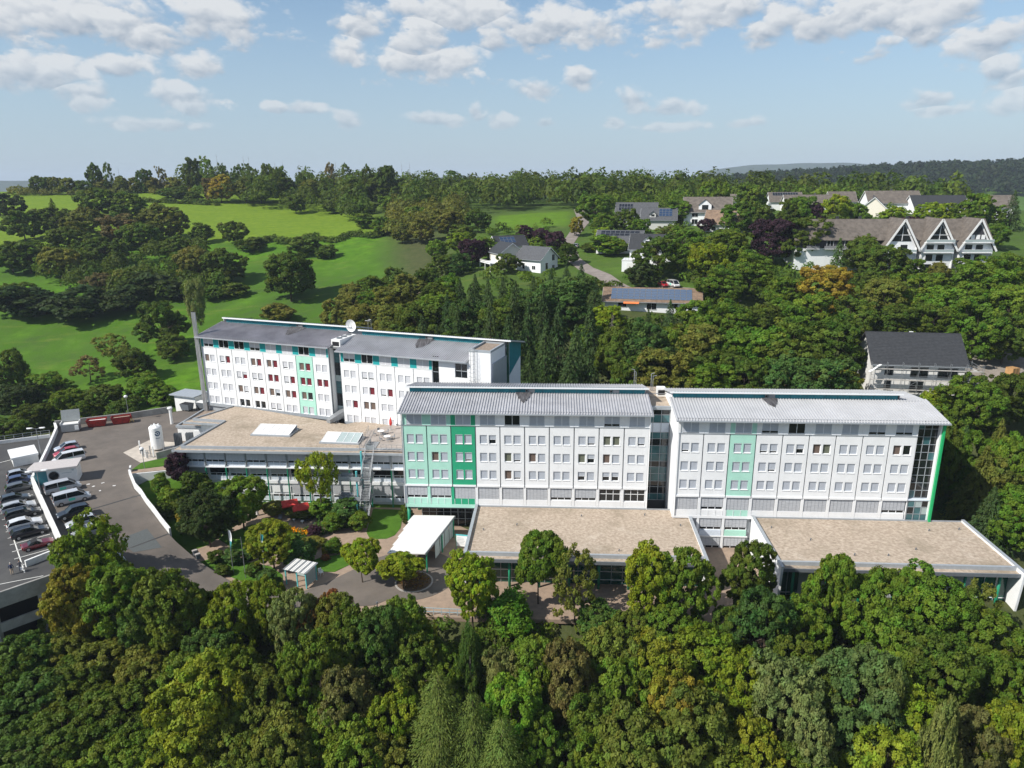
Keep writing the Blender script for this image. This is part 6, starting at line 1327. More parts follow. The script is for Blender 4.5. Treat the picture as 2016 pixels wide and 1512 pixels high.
strip('village_road', [(36.4, 392), (33.9, 336), (28.6, 315), (22.5, 288), (22.5, 260), (25.5, 243), (30, 231), (32, 220), (38, 205)], 5.0, mat('village_asphalt', (.22, .19, .17), .9, var=.2, vscale=.4), .12)
strip('site_track', [(88, 190), (100, 182), (112, 171), (118, 164), (122, 150), (128, 140)], lambda t: 6+5*sm(.3, .8, t), mat('gravel_track', (.27, .24, .21), .95, col2=(.20, .17, .14), vscale=.5), .15)
strip('site_track', [(118, 163), (108, 156), (99, 150)], 11, MATS['gravel_track'], .18)
strip('field_track', [(150, 238), (162, 232), (175, 225)], 8, MATS['village_asphalt'], .15)
strip('hillside_lane', [(38, 206), (46, 213), (58, 209), (64, 200)], 4.5, MATS['gravel_track'], .12)
strip('bare_bank', [(-28, 250), (-33, 238), (-40, 226)], 9, earth, .1)
strip('slope_path', [(-14, 66), (-6, 66.5), (0, 69), (6, 71)], 2.4, asph, .1)
cr = thing('timber_crate', 'square plywood crate on the building site track', 'crate', (111.5, 152.8, terrain(111.5, 152.8)+.2), .3)
MB().box(-1, 1, -.9, .9, .1, 1.5, wood).build('crate_box', cr)
for x in (-.9, 0, .9): MB().box(x-.08, x+.08, -.94, .94, 0, .1, wood).build('skid', cr); MB().box(x-.06, x+.06, -.95, -.905, .1, 1.5, mat('crate_batten', (.34, .19, .08), .9)).build('batten', cr)
bb = thing('big_bag', 'white building sack beside the new house', 'sack', (104.3, 147.6, terrain(104.3, 147.6)+.15)); b = MB(); b.dome((0, 0, .5), 1.0, .85, .55, canvas, 14, 4, full=True); b.build('sack_body', bb, smooth=True); MB().bar((-.6, 0, .9), (-.3, 0, 1.3), .05, .05, canvas).bar((.6, 0, .9), (.3, 0, 1.3), .05, .05, canvas).build('lifting_loop', bb)
tp = thing('tarpaulin', 'crumpled dark blue tarpaulin heap beside the new house', 'tarpaulin', (100.6, 148.2, terrain(100.6, 148.2)+.1)); b = MB(); gg = random.Random(3); n = 12; ring = []
for r_, z_ in ((1.9, .05), (1.4, .45), (.7, .75), (.1, .8)): ring.append([(r_*gg.uniform(.75, 1.2)*math.cos(2*math.pi*i/n), r_*gg.uniform(.75, 1.2)*.8*math.sin(2*math.pi*i/n), z_*gg.uniform(.7, 1.2)) for i in range(n)])
b.loft(ring, mat('tarp_blue', (.02, .045, .075), .5)); b.build('sheet_heap', tp)
tag(bb, None); 
cb = thing('cable_cabinet', 'small white cable cabinet on the grass by the site track', 'cabinet', (108.2, 163.4, terrain(108.2, 163.4)), .2); MB().box(-.5, .5, -.2, .2, 0, 1.5, whitep).build('cabinet_box', cb); MB().box(-.55, .55, -.25, .25, 1.5, 1.58, whitep).build('lid', cb)
HOUSE_SPOTS = [(39, 199, 16), (-1, 257, 11), (9, 250, 10), (-1, 274, 10), (55, 322, 12), (63, 312, 11), (41, 270, 12), (48, 247, 12), (41, 236, 8), (85, 316, 13), (88, 297, 11), (85, 147, 15), (110, 155, 14), (95, 180, 9), (30, 225, 7), (46, 213, 7), (25, 260, 7)]
def open_ground(x, y): return all((x-a)**2+(y-b)**2 > r*r for a, b, r in HOUSE_SPOTS) and abs(x-127) > 1e9 or (all((x-a)**2+(y-b)**2 > r*r for a, b, r in HOUSE_SPOTS) and not (y < 150 and x < -5) and not (95 < x < 165 and 218 < y < 245))
TREES = {
 'slope': '''s -57.9 88 15.8 5.3 lime;b -58.9 88 11.8 5.6 mid;b -57.2 82 11 4.2 ochre;b -50.5 80.9 12 4.6 mid;b -43.4 79.3 14 5.3 dark;b -47 79.8 12 3.8 deep;b -35.4 78.8 12 3.7 lime;b -31 79.3 11 2.8 lime;b -61.2 77.3 9 4.8 deep;b -61.1 83.5 7 3.3 mid;b -57.1 71.1 9 5.5 deep;b -51.5 66.7 9 4.9 dark;b -52.5 77 8 4.8 olive;b -45.7 68.4 9 5.3 dark;b -54 64.9 8 5.4 deep;b -47.6 65.1 7 4.5 mid;b -53 73.2 8 4.7 dark;b -45.4 74.3 8 4.1 olive;b -70.1 86.8 6 3.2 dark;b -62.1 73.8 9 3.7 dark;o -34.3 64.5 15 5.8 yellow;b -41.1 63.8 8 4.2 mid;b -32.3 71.9 10 3.2 mid;b -28.1 65.8 12 3.5 olive;b -27 76.7 12 3 pale;b -24.7 78 9 2.7 russet;b -22 75.9 11 3.1 olive;b -22.4 68.3 14 3.9 mid;b -18.8 72.1 13 3.4 dark;b -15.7 71.3 13 3.7 deep;b -12.8 74.4 11 3.4 mid;b -10.9 70.4 11 3.8 dark;t -5.2 70.1 13 1.8 deep;b -17.9 64.8 13 3.9 brown;b -23.8 61 12 4 olive;b -19.9 62.3 11 3.4 mid;b -13.1 63.4 11 3.3 lime;l -7.6 59.8 18 4.8 larch;l -4.2 59.3 16 4.3 larch;l -1.3 57.8 15 4.8 larch;b -16.3 60 11 4 mid;b -13 60.4 10 3.4 olive;b -0.2 62.7 13 4.1 bright;b -1.6 69 10 2.5 pale;b 2.3 68.8 12 3.2 mid;b 6.3 65.9 15 3.6 brown;b 11 69.1 13 4.1 olive;b 11.7 65.1 14 3.9 mid;b 2.5 60.7 12 3 mid;b 8.4 62.4 12 3.8 dark;b 16.1 67.2 13 4.3 yellow;b 16.5 63.3 13 3.8 ochre;b 12.5 58.5 14 4.6 olive;b 18.9 60.1 15 5.7 olive;b 8.6 59.3 11 3.9 mid;b 22.7 69.6 11 5 lime;b 25.8 66.7 12 4 lime;b 28.6 64 14 4.1 pale;b 25 59.4 12 3.4 yellow;b 30.2 59.5 13 3.3 pale;b 36.6 63.6 15 5.2 blue;b 34.5 65.2 11 3.3 dark;t 38.5 62.2 16 2.1 birch;b 37.6 58.8 12 4.5 yellow;b 41.7 61.9 13 4 lime;t 42.2 57.7 17 2.1 birch;b 47.3 60.6 12 3.2 brown;b 50.5 60.8 13 3.4 lime;b 56.4 72.2 11 4.5 mid;b 54.6 66.5 12 3.7 mid;b 47 67.6 13 4.6 dark;b 43.9 70.8 12 4.4 mid;b 33.4 67.8 10 3.2 dark;b -7.8 70.5 8 2.4 mid;b -9.3 62.9 10 3 dark;b -31.3 62.4 11 3.8 olive;b -25.8 60.4 11 4 dark;b 5 60 10 3.4 dark;b 20.7 58.7 11 3.9 yellow;b 29.1 58.9 10 3.6 dark;b 36.1 63.1 9 3 dark;b -37.5 63.5 9 3.3 mid;b -37.5 75.6 9 3.5 deep;b -40.2 73 9 3.7 mid;b -57.4 78.7 8 3.9 olive;b 32.8 72.5 9 3.6 dark;b 26.8 76.5 8 2.8 dark;b 19.3 76.5 8 3.5 mid;b 10.9 79.3 6 2.9 deep;b 14.4 77.2 7 2.9 dark''',
 'terrace': '''r 3.3 84.7 10.5 3.5 mid;s 8 80.9 12 3.3 olive;b -5.4 80.9 11 3.6 lime;f -0.6 80.3 6 3.8 bright;b 17.4 80.6 12 3.6 lime;b 21.8 79.9 13 3.9 mid;b 30.4 81.1 12 3.6 dark;b 30.5 75 12 4.6 deep;b 39.9 78.8 14 3.5 mid;b 43.3 77.4 11 3.5 mid;b 47.3 78 11 4 mid;b 51.5 76.8 12 4.7 mid;s 58.1 78.1 10 3.5 olive;b 34.7 75 11 3.4 mid;b 54.3 75 11 3.7 dark''',
 'forecourt': '''r -21.7 90.4 6.4 2.8 lime;r -15.6 88.5 5.6 3.3 lime''',
 'garden': '''b -47.9 101.1 9.5 4.6 vdark;b -44.6 106.8 9.5 4.6 mid;b -35.7 94.5 7.5 3.6 yellow;f -31.6 95.4 4.4 2.8 deep;w -32.6 110.3 12.5 3.5 lime;u -58.6 115.6 6 2.3 purple;u -55.7 114 4 2.2 dark;u -53.4 114 3.5 2.4 dark;u -52.7 104.5 3.5 2.1 ochre;u -28 108.7 4.5 3 deep;u -25.5 106.5 3.2 2.3 mid;u -29.6 106.2 3.2 2.3 mid;u -32.2 104 2.2 1.3 purple;f -27.9 99.1 2.4 1.7 mid;u -41.3 112.7 2.2 2.6 olive;u -36.6 111.4 2 3.1 olive;u -56.8 108.5 3.5 2.1 mid;u -57.4 106.4 3 1.9 dark;u -59.8 111.2 3.2 2.2 mid;u -55.7 107.4 2.8 1.9 dark;u -34.7 88.9 3 2 deep;u -37.9 92.6 2 1.5 dark;u -24.7 85.4 2.2 1 russet;u -29 98.5 1.3 0.8 ochre;u -45 96.4 2 1.7 dark;u -32.8 110.8 3.5 2.4 mid;u -17.8 108.6 3 1.5 dark;u -31.7 101.3 1.2 2.4 olive;u -36.4 102.2 1.4 2.4 mid;u -42.4 92.7 1.6 1.5 dark;u -24.6 97.8 1 0.9 lime;u -28.6 96.8 1 0.8 russet;u -42.1 96 2.2 1.8 deep;u -40.2 97.1 2 1.5 deep''',
 'flank': '''b 86.4 133 10 4.7 mid;b 90.6 132.4 12 5.5 mid;b 97.5 133.9 12 5.5 dark;b 76.8 112 14.4 4.5 mid;c 80.9 110.8 16 4.9 olive;c 75.8 106 14.3 5.1 olive;c 79.4 106 11.7 5.3 olive;c 76 112 15.5 3.9 conifer;b 81.2 106 13.7 5.3 olive;b 73.1 112 15.8 3.4 dark;c 71.6 97 11.4 4.6 conifer;b 74.8 97 10.5 4.6 mid;b 84.4 134.4 8 3.5 lime;b 80.5 106 14.7 3.7 mid''',
 'wood': '''c -17.2 160.9 16 4.1 conifer;c -12.9 168.3 17 4.3 conifer;c -7.7 158.4 15 4.2 conifer;c -5 168.2 17 4.3 conifer;c -0.8 157.4 17 4.6 conifer;c 3.8 160.4 18 4.7 conifer;c 7.5 153 16 4.5 conifer;c 10.8 160.7 17 4.7 conifer;c 13.9 149.5 17 4.9 conifer;c 17.9 159.7 16 4.7 conifer;c 3.7 146.6 14 5.2 conifer;c 12.2 145.1 14 5.1 conifer;c -10.6 183 16 4 conifer;c -16.8 185.2 15 4 conifer;c 8 175.6 16 4.1 conifer;c 0.5 176.4 16 4.1 conifer;c -22.8 178.7 13 3.9 conifer;c -25.8 171.3 12 3.8 conifer;c -3.1 156 14 4.3 conifer;c 16.5 147.7 12 4.4 conifer;b 13.5 182.6 15 8.9 deep;b -57 228.8 10 7.4 olive;b -43.4 210.5 11 7.6 olive;b -37.3 220.9 12 8.7 olive;b -25.4 189.2 13 7.5 dark;b -44.7 200.9 9 7 olive;b -32.8 184.2 10 6.7 olive;b -22.6 170 11 6.2 dark;b -59.6 215.2 7 5.9 olive;b -41.7 255.6 8 5.6 dark;b -42.9 224.8 10 6.5 mid;b -23 206.3 12 6.7 dark;b -53.7 236.9 9 6 olive;b -15.2 163.5 12 5.4 dark;b 22.8 154.3 13 5.1 dark;d 22.8 158.8 14 3.8 dead;b 29.9 155.5 13 6.8 deep;b 31.5 145.9 12 6.7 olive;b 41.5 156.4 12 7.4 olive;b 50.7 165.5 13 7.5 mid;b 49.6 153.2 12 7 mid;b 54.2 150.5 13 7.2 mid;b 60.4 149.8 14 7.7 dark;b 69.3 150.8 14 7.7 dark;b 55.7 141.8 12 6.6 deep;b 63.2 139.5 12 7.3 deep;b 48.8 142.5 11 5.8 dark;b 40.2 141.8 11 6.3 mid;b 54.1 145 7 4 ochre;b 58.9 143.5 7 4 ochre;b 62.8 142.3 7 4 ochre;b 68.5 142 8 4.5 ochre;b 35 142.3 9 5.3 olive;b 25 146.2 11 5.4 dark;b 44.4 146.6 11 6 dark;b 78 157.2 10 4 dark;b 37.9 156.6 12 5.2 mid;b 58.6 168.3 12 6.7 dark;b 66.5 169.9 12 6.8 mid;o 83.6 188.6 14 7.6 gold;o 97.1 185.1 13 7.4 olive;b 107.1 186.5 13 8.7 mid;b 109.9 175.8 14 8.2 mid;o 122.3 182.2 17 9.8 mid;b 122.1 171.4 15 7.7 mid;b 101.1 169.8 11 6.8 dark;b 106.2 159.5 14 7 mid;b 94.6 171.4 11 6.8 dark;b 85.8 174.5 11 6.3 dark;b 77 180.6 10 5.9 mid;b 46.6 173.6 11 6.3 mid;b 112.3 157.8 12 6.3 dark;b 120.8 214.7 7 6.9 mid;b 126.1 210.6 7 6.7 olive;b 136 213.5 7 6.8 mid;b 143.2 213.1 8 6.8 mid;b 105.1 207.4 8 6.6 dark;b 148 212.7 9 6 mid;c 33.6 172.2 9 2.9 conifer;c 40.4 179.1 9 2.7 conifer;c 42.4 172.6 9 3.5 conifer;c 20.3 206.2 11 4.4 conifer;c 23.1 195.6 10 4.2 conifer;c 16.6 214.5 9 3.7 conifer;b -54.8 242.5 10 7 olive;b -48.2 244.9 10 7 mid;b -34.5 235.3 10 6.7 olive;b -28.2 239.4 9 6 dark;b -19.2 213.2 11 6.1 mid;c -14.7 203.5 12 3.6 conifer;c -10.3 202.8 12 3.8 conifer;c -6.5 197.8 12 3.5 conifer;c -2.3 197.8 12 3.9 conifer;c 1.2 193.5 12 3.6 conifer;b -21.1 200.6 11 6.5 mid;b -11.4 183.4 12 6 deep;b -2.1 179.3 12 5.8 dark;b 7 181.8 12 6.6 deep;b 12.9 192.2 10 5.5 mid;b -32.7 200.6 11 6.5 olive;c 6.3 201.5 10 4.3 conifer;c 11.8 211.3 9 3.8 conifer;b 24.7 177.4 8 4.5 lime;b 18.1 162.8 10 4.8 mid''',
 'village': '''b 46.3 223.8 13 8.3 dark;b 58.1 241 12 9.3 mid;b 60 218.9 12 9.7 lime;b 72 236.8 12 7.5 mid;b 58.1 196.6 11 7.7 mid;b 69.2 206.6 12 8.8 mid;b 95.8 285 12 10.9 dark;b 86 235.2 15 9.1 purple;b 95 233.1 15 9 dark;c 99 216.9 13 5.4 deep;b 108.7 222.2 12 7.8 dark;b 109.1 209.5 13 8.2 dark;b 74.9 193.1 10 6.6 mid;u 58.3 204.2 7 5 purple;u 39.3 215.8 7 4.8 vdark;b 126 285 14.5 6.9 lime;b 113.3 285 14.1 6.9 mid;b 119.4 285 11.6 4.2 purple;b 149.3 285 8.5 5 lime;b 163 285 9.4 5.2 lime;b 169 285 9.1 6 lime;b 182.2 285 13.8 6.1 mid;c 195.8 285 15 5.1 conifer;b 189.3 285 9.1 5.2 mid;b 107.9 330 15 6.8 mid;b 91.9 330 18 6.8 mid;b 38 323 14 8.7 mid;b 27.4 302.9 8 4 ochre;b 36 283.5 7 5 lime;b 6.1 294.8 7 5.4 purple;b 17.1 273.6 8 5.3 purple;b 12.6 288.7 7 4.6 purple;b -13.9 261 10 6.9 purple;b -20.1 286 9 6 lime;b -8.6 267.9 8 5.7 mid;u 35.8 261.5 3 7.4 mid;u 29.3 270.3 3 3.8 dark;b 2.9 283.9 6 4 mid;b -24.3 253.8 9 6.3 dark;b -18.8 251.9 8 6.2 deep;b 51.6 290.5 8 5.1 mid;b 74.3 329.9 8 5.7 lime;b 38.4 261.4 6 3.7 lime;u 71.1 313.9 3 4.4 dark;b 78.6 293 6 3.7 purple;b 150.5 275.2 6 3.8 purple;b 141.1 292.1 6 4.1 mid;b 94.4 285.9 8 6 mid;b 57.9 263.4 9 5.5 olive;b 46.5 297.5 11 6.2 dark;b 71.8 314.3 11 6.6 mid;b 88.8 285 12.8 6.9 mid;b 109.5 285 12.9 5.9 dark;b 135.3 285 10.5 5 mid;b 175.9 285 9.7 6 mid;b 20.1 250.6 8 4.4 dark;b 37.6 292.5 11 6.1 mid;b 167.5 251 9 5.3 mid;b 119.7 271.1 9 5.7 dark;b -1 244.8 7 4.3 dark;b 125.4 251.2 9 5.3 mid''',
 'meadow': '''b -28.3 325.5 13 13.6 olive;b -14.7 325.8 11 10.2 dark;b -39.2 321.3 11 10.7 olive;b -49.2 327.5 9 8.3 olive;b -28.8 285.3 8 9 mid;b -62.3 350.6 9 7.6 mid;u -74.8 374.1 5 7.8 mid;b -47.2 368.3 10 10.2 mid;b -20.1 302.5 9 8.5 dark;o -82.1 264.2 19 13 dark;u -81 243.7 6 6.6 olive;b -129.1 295.5 15 7.5 olive;b -117.3 292.7 14 9.3 dark;t -107.8 240.9 19 4.3 birch;b -113.8 227.6 15 6.1 dark;b -107.4 219.5 8 7.6 dark;u -142.5 280.1 7 10.5 vdark;u -132 277.7 6 7.9 vdark;b -192.5 305.8 12 8.9 olive;b -164.6 283.1 9 9.6 brown;s -157 288.9 9 7.2 olive;u -178.7 262.5 5 12.3 vdark;u -159.4 258.5 5 12.1 vdark;u -145.9 265.1 5 9.5 vdark;u -107.8 275.9 3 5.9 dark;u -115.5 275 3 5.9 dark;b -247.1 368.8 14 9.6 dark;c -244.4 391.2 17 8.1 dark;b -238.1 379.7 14 11.9 dark;b -232.2 414.1 17 11.7 dark;b -216.1 409.7 15 10.2 dark;b -217.3 370.8 15 11.6 olive;b -188.3 350.2 15 11.6 brown;b -174.5 362.3 17 13.2 olive;b -173.5 340.7 14 10.7 dark;b -206.5 337.8 13 10.7 dark;b -210.5 313.7 13 9.4 dark;b -151.8 356.4 9 8.2 dark;b -134.1 350.9 11 6.4 dark;b -125.9 338.4 6 7.1 dark;u -120 337.8 4 7.1 dark;u -93.6 328.3 5 8.7 dark;u -81.9 319.8 5 6.2 dark;b -285.3 413.9 15 8.9 vdark;b -219.6 315.8 13 8.3 dark;b -188.6 268 11 7.7 dark;b -144.2 197.1 13 4.5 dark;b -182.1 322.4 12 10.2 dark;b -152.6 327 10 9.2 dark;s -124.9 218 10 10 olive;s -126.3 205.4 8 7.2 brown;b -111.4 204 9 6.8 dark;b -130.2 192.1 8 8.2 mid;b -133 183 9 7.5 vdark;b -116.4 178.4 8 6.7 mid;b -106.9 178.6 8 6.7 dark;b -98.2 182.8 8 6.1 mid;b -95.7 166.7 7 5.6 dark;b -123.2 173.5 7 6.5 dark;b -121.7 160.9 7 5.5 dark;b -91.3 178.7 6 4 mid;b -110 173.3 6 5.2 dark''',
 'ridge': '''b -289.3 515 20.9 5.6 dark;s -278.7 515 21.5 4.8 dark;b -254.8 515 17.1 5.6 dark;s -242.3 515 18.4 3.9 brown;b -220.6 515 23.4 7.4 dark;s -210.9 515 26 6.3 mid;s -199.1 515 21.8 4.6 dark;s -189.4 515 21.3 4.9 dark;s -180.6 515 21.5 3.5 dark;b -166.7 515 21.1 7.1 dark;b -145.9 470 22.3 4.8 dark;b -133.3 470 19.3 4.8 dark;s -124.4 515 23.4 6 brown;s -113.9 515 22.8 4.9 dark;s -88.3 455 25.2 4.7 dark;b -75.9 455 24.7 7.8 dark;b -329.4 515 13.3 5.3 dark;b -322.5 515 12.2 5.3 dark;b -317.2 515 12.5 4.6 olive;u -308.6 515 11.4 6.4 olive;u -298.3 515 9.5 7.1 dark;u -271.5 515 11.7 7.1 olive;u -262.1 515 10.9 5.3 olive;u -248.7 515 10.8 7.1 olive;u -234.6 515 10.7 7.8 olive;u -284 515 10.4 7.1 olive;b -184.9 470 17.3 10 ochre;b -190.9 470 15.7 6.5 brown;b -169 470 15.8 8.1 olive;b -159.3 470 16.5 9.7 dark;b -143.3 470 15.4 9.7 dark;b -127.2 470 15.5 9.7 olive;b -113 470 11.4 6.5 russet;b -117.5 470 16.2 8.1 dark;b -95 455 17.2 9.4 dark;b -80.9 455 18.6 11 dark;b -67 455 16.9 9.4 dark;b -124.6 425 10.7 8.8 dark;b -104.3 425 7.5 8.8 dark;u -218.5 484.1 4 8.3 dark;u -227.5 489.3 4 6.7 dark;u -204.9 475.3 4 6.6 dark;b -88.5 420 9.1 7.3 dark;b -71 420 9.9 8.7 mid;b -59.5 420 8 8.7 dark;b -80 420 5.9 7.3 mid;b -95.1 425 13.1 7.3 dark;b -53.5 420 12.1 7.3 dark;p -202.6 515 27.9 1.4 dead;p -184.2 515 27.3 1.4 dead;p -180.7 515 27 1.4 dead;p -162.9 515 23.3 1.4 dead;p -146.6 515 22.2 1.4 dead;p -143.5 515 21.6 1.4 dead;p -66.5 455 26.7 1.2 dead;p -61.6 455 26.1 1.2 dead;p -31 455 20.2 1.3 dead;p -24.8 455 20.1 1.3 dead;p -271.5 515 18 1.4 dead;p -120.9 515 24.1 1.4 dead;p -157.3 515 24.1 1.4 dead''',
}
# ---------------------------------------------------------------- trees
def leaf_mat():
    m = bpy.data.materials.new('foliage'); m.use_nodes = True; nt = m.node_tree; N, L = nt.nodes, nt.links
    for n in list(N): N.remove(n)
    oi = N.new('ShaderNodeObjectInfo'); at = N.new('ShaderNodeAttribute'); at.attribute_name = 'tint'
    hs = N.new('ShaderNodeHueSaturation'); sp = N.new('ShaderNodeSeparateColor'); L.new(at.outputs['Color'], sp.inputs[0])
    def mth(op, a, b):
        n = N.new('ShaderNodeMath'); n.operation = op
        for s, v in zip(n.inputs, (a, b)):
            if hasattr(v, 'is_output'): L.new(v, s)
            else: s.default_value = v
        return n.outputs[0]
    L.new(oi.outputs['Color'], hs.inputs['Color'])
    L.new(mth('ADD', .47, mth('MULTIPLY', sp.outputs[0], .06)), hs.inputs['Hue']); L.new(mth('ADD', .55, mth('MULTIPLY', sp.outputs[1], .9)), hs.inputs['Value']); hs.inputs['Saturation'].default_value = 1.06
    d = N.new('ShaderNodeBsdfPrincipled'); d.inputs['Roughness'].default_value = .55; d.inputs['Specular IOR Level'].default_value = .12; L.new(hs.outputs[0], d.inputs['Base Color'])
    t = N.new('ShaderNodeBsdfTranslucent'); g = N.new('ShaderNodeMix'); g.data_type = 'RGBA'; g.blend_type = 'MULTIPLY'; g.inputs[0].default_value = 1; L.new(hs.outputs[0], g.inputs[6]); g.inputs[7].default_value = (1.5, 1.35, .6, 1); L.new(g.outputs[2], t.inputs[0])
    x = N.new('ShaderNodeMixShader'); x.inputs[0].default_value = .36; L.new(d.outputs[0], x.inputs[1]); L.new(t.outputs[0], x.inputs[2])
    o = N.new('ShaderNodeOutputMaterial'); L.new(x.outputs[0], o.inputs[0]); return m
LEAF = leaf_mat()
def leaf_mesh(name, c, nrm, size, tint, aspect=.62, axis=None):
    """one diamond-shaped leaf face per row of c (centre), nrm (normal), size"""
    n = len(c); nrm = nrm/np.linalg.norm(nrm, axis=1, keepdims=True)
    a = axis if axis is not None else np.random.default_rng(n).normal(size=(n, 3))
    t = a-nrm*(a*nrm).sum(1, keepdims=True); t /= np.linalg.norm(t, axis=1, keepdims=True)+1e-9; b = np.cross(nrm, t)
    s = size[:, None]
    v = np.stack([c-t*s, c+b*s*aspect-nrm*s*.15, c+t*s, c-b*s*aspect-nrm*s*.15], 1).reshape(-1, 3)
    me = bpy.data.meshes.new(name); me.vertices.add(4*n); me.vertices.foreach_set('co', v.reshape(-1).astype(np.float32))
    me.loops.add(4*n); me.loops.foreach_set('vertex_index', np.arange(4*n, dtype=np.int32)); me.polygons.add(n)
    me.polygons.foreach_set('loop_start', np.arange(0, 4*n, 4, dtype=np.int32)); me.update(calc_edges=True)
    at = me.color_attributes.new('tint', 'FLOAT_COLOR', 'POINT'); k = np.ones((n, 4, 4), np.float32); k[..., :2] = tint[:, None, :2]; k[..., 2] = 0
    at.data.foreach_set('color', k.reshape(-1)); me.materials.append(LEAF); return me
def broad_points(seed, R, zb, nlobe, nclump, nleaf, leaf, cr, flat=.75, zc=None, droop=0, sparse=0):
    g = np.random.default_rng(seed); zt = 1.0
    ctr = [np.array([0, 0, (zb+zt)/2+.02])]; rd = [np.array([R*g.uniform(.58, .70), R*g.uniform(.58, .70), (zt-zb)*g.uniform(.42, .47)])]
    for i in range(nlobe):
        a = 2*math.pi*(i*.618+g.uniform(0, .12)); e = g.uniform(-.75, .95); f = g.uniform(.72, 1.12)
        d = np.array([math.cos(a)*math.cos(e), math.sin(a)*math.cos(e), math.sin(e)]); ctr.append(ctr[0]+d*rd[0]*f)
        k = g.uniform(.20, .40); rd.append(np.array([R*k, R*k, R*k*.95]))
    ctr, rd = np.array(ctr), np.array(rd)
    M_ = nclump*6; li = g.choice(len(rd), M_, p=(lambda w: w/w.sum())(rd[:, 0]**2*np.r_[1.6, np.ones(len(rd)-1)])); d = g.normal(size=(M_, 3)); d /= np.linalg.norm(d, axis=1, keepdims=True)
    p = ctr[li]+d*rd[li]*g.uniform(.80, 1.04, (M_, 1)); keep = (d[:, 2] > -.85) & (p[:, 2] > zb*.8) & (p[:, 2] < 1.03)
    for j in range(len(rd)):
        q = ((p-ctr[j])/rd[j]); keep &= ~((np.linalg.norm(q, axis=1) < .80) & (li != j))
    p, d = p[keep][:nclump], d[keep][:nclump]; n = len(p)
    cs = g.uniform(.6, 1.25, n)*cr; ct = np.clip(np.stack([g.normal(.5, .22, n), g.normal(.5, .17, n)], 1), 0, 1)
    w = g.normal(size=(n, nleaf, 3)); w /= np.linalg.norm(w, axis=2, keepdims=True); w *= g.uniform(.35, 1, (n, nleaf, 1))**.6
    w[..., 2] *= flat; c = p[:, None]+w*cs[:, None, None]
    if droop: c[..., 2] -= droop*np.abs(w[..., 0])*cs[:, None]
    nr = d[:, None]*.55+w*.75+np.array([0, 0, .25])+g.normal(size=w.shape)*.55
    sz = leaf*g.uniform(.65, 1.35, (n, nleaf)); ti = np.repeat(ct[:, None], nleaf, 1)+g.normal(0, .07, (n, nleaf, 2))
    return c.reshape(-1, 3), nr.reshape(-1, 3), sz.reshape(-1), np.clip(ti, 0, 1).reshape(-1, 2), ctr, rd
def conifer_points(seed, R, levels, per, nl, leaf, droop=.35, zb=.06, power=.9):
    g = np.random.default_rng(seed); C, Nn, Sz, T, Ax = [], [], [], [], []
    for l in range(levels):
        t = l/levels; z = zb+(1-zb)*t**.92; r = R*(1-t)**power*g.uniform(.85, 1.1)+.012; k = max(4, int(per*(1-.45*t)))
        for b in range(k):
            a = 2*math.pi*(b/k+g.uniform(-.06, .06)+l*.37); rr = r*g.uniform(.75, 1.12); tone = np.clip(g.normal(.5, .18, 2), 0, 1)
            m = max(4, int(nl*(rr/R)**.6+3)); s = g.uniform(.12, 1, m)**.75; side = g.normal(0, .16, m)*(1.05-s*.6)*rr*1.2
            x = np.cos(a)*s*rr-np.sin(a)*side; y = np.sin(a)*s*rr+np.cos(a)*side; zz = z-droop*rr*s**1.5+g.normal(0, .010, m)
            C.append(np.stack([x, y, zz], 1)); up = np.tile([math.cos(a)*.5, math.sin(a)*.5, 1.0], (m, 1))+g.normal(0, .35, (m, 3)); Nn.append(up)
            Ax.append(np.stack([np.cos(a)*np.ones(m)-np.sin(a)*side*3/rr, np.sin(a)*np.ones(m)+np.cos(a)*side*3/rr, -droop*1.2*np.ones(m)], 1)); Sz.append(leaf*g.uniform(.7, 1.3, m)*(1-.35*t)); T.append(np.clip(tone+g.normal(0, .05, (m, 2)), 0, 1))
    return np.concatenate(C), np.concatenate(Nn), np.concatenate(Sz), np.concatenate(T), np.concatenate(Ax)
def trunk_mesh(seed, ctr, rd, r0, m, ht=.8, twigs=0):
    g = random.Random(seed); b = MB(); lean = (g.uniform(-.02, .02), g.uniform(-.02, .02))
    P = [Vector((lean[0]*t*3, lean[1]*t*3, ht*t-.02)) for t in (0, .3, .6, 1)]; rr = [r0, r0*.72, r0*.5, r0*.15]
    for i in range(3): b.cyl(P[i], P[i+1], rr[i], rr[i+1], m, 7, cap=False)
    for c, q in list(zip(ctr, rd))[1:]:
        s = P[1].lerp(P[2], g.uniform(.1, .9)); e = Vector(c); mid = s.lerp(e, .5)+Vector((0, 0, .03)); b.cyl(s, mid, r0*.34, r0*.22, m, 5, cap=False); b.cyl(mid, e, r0*.22, r0*.07, m, 5, cap=False)
        for k in range(twigs):
            t = e+Vector((g.uniform(-1, 1)*q[0], g.uniform(-1, 1)*q[1], g.uniform(-.3, 1)*q[2])); b.cyl(mid.lerp(e, g.uniform(.2, 1)), t, r0*.09, r0*.03, m, 4, cap=False)
    return b.mesh('trunk', fix=False)
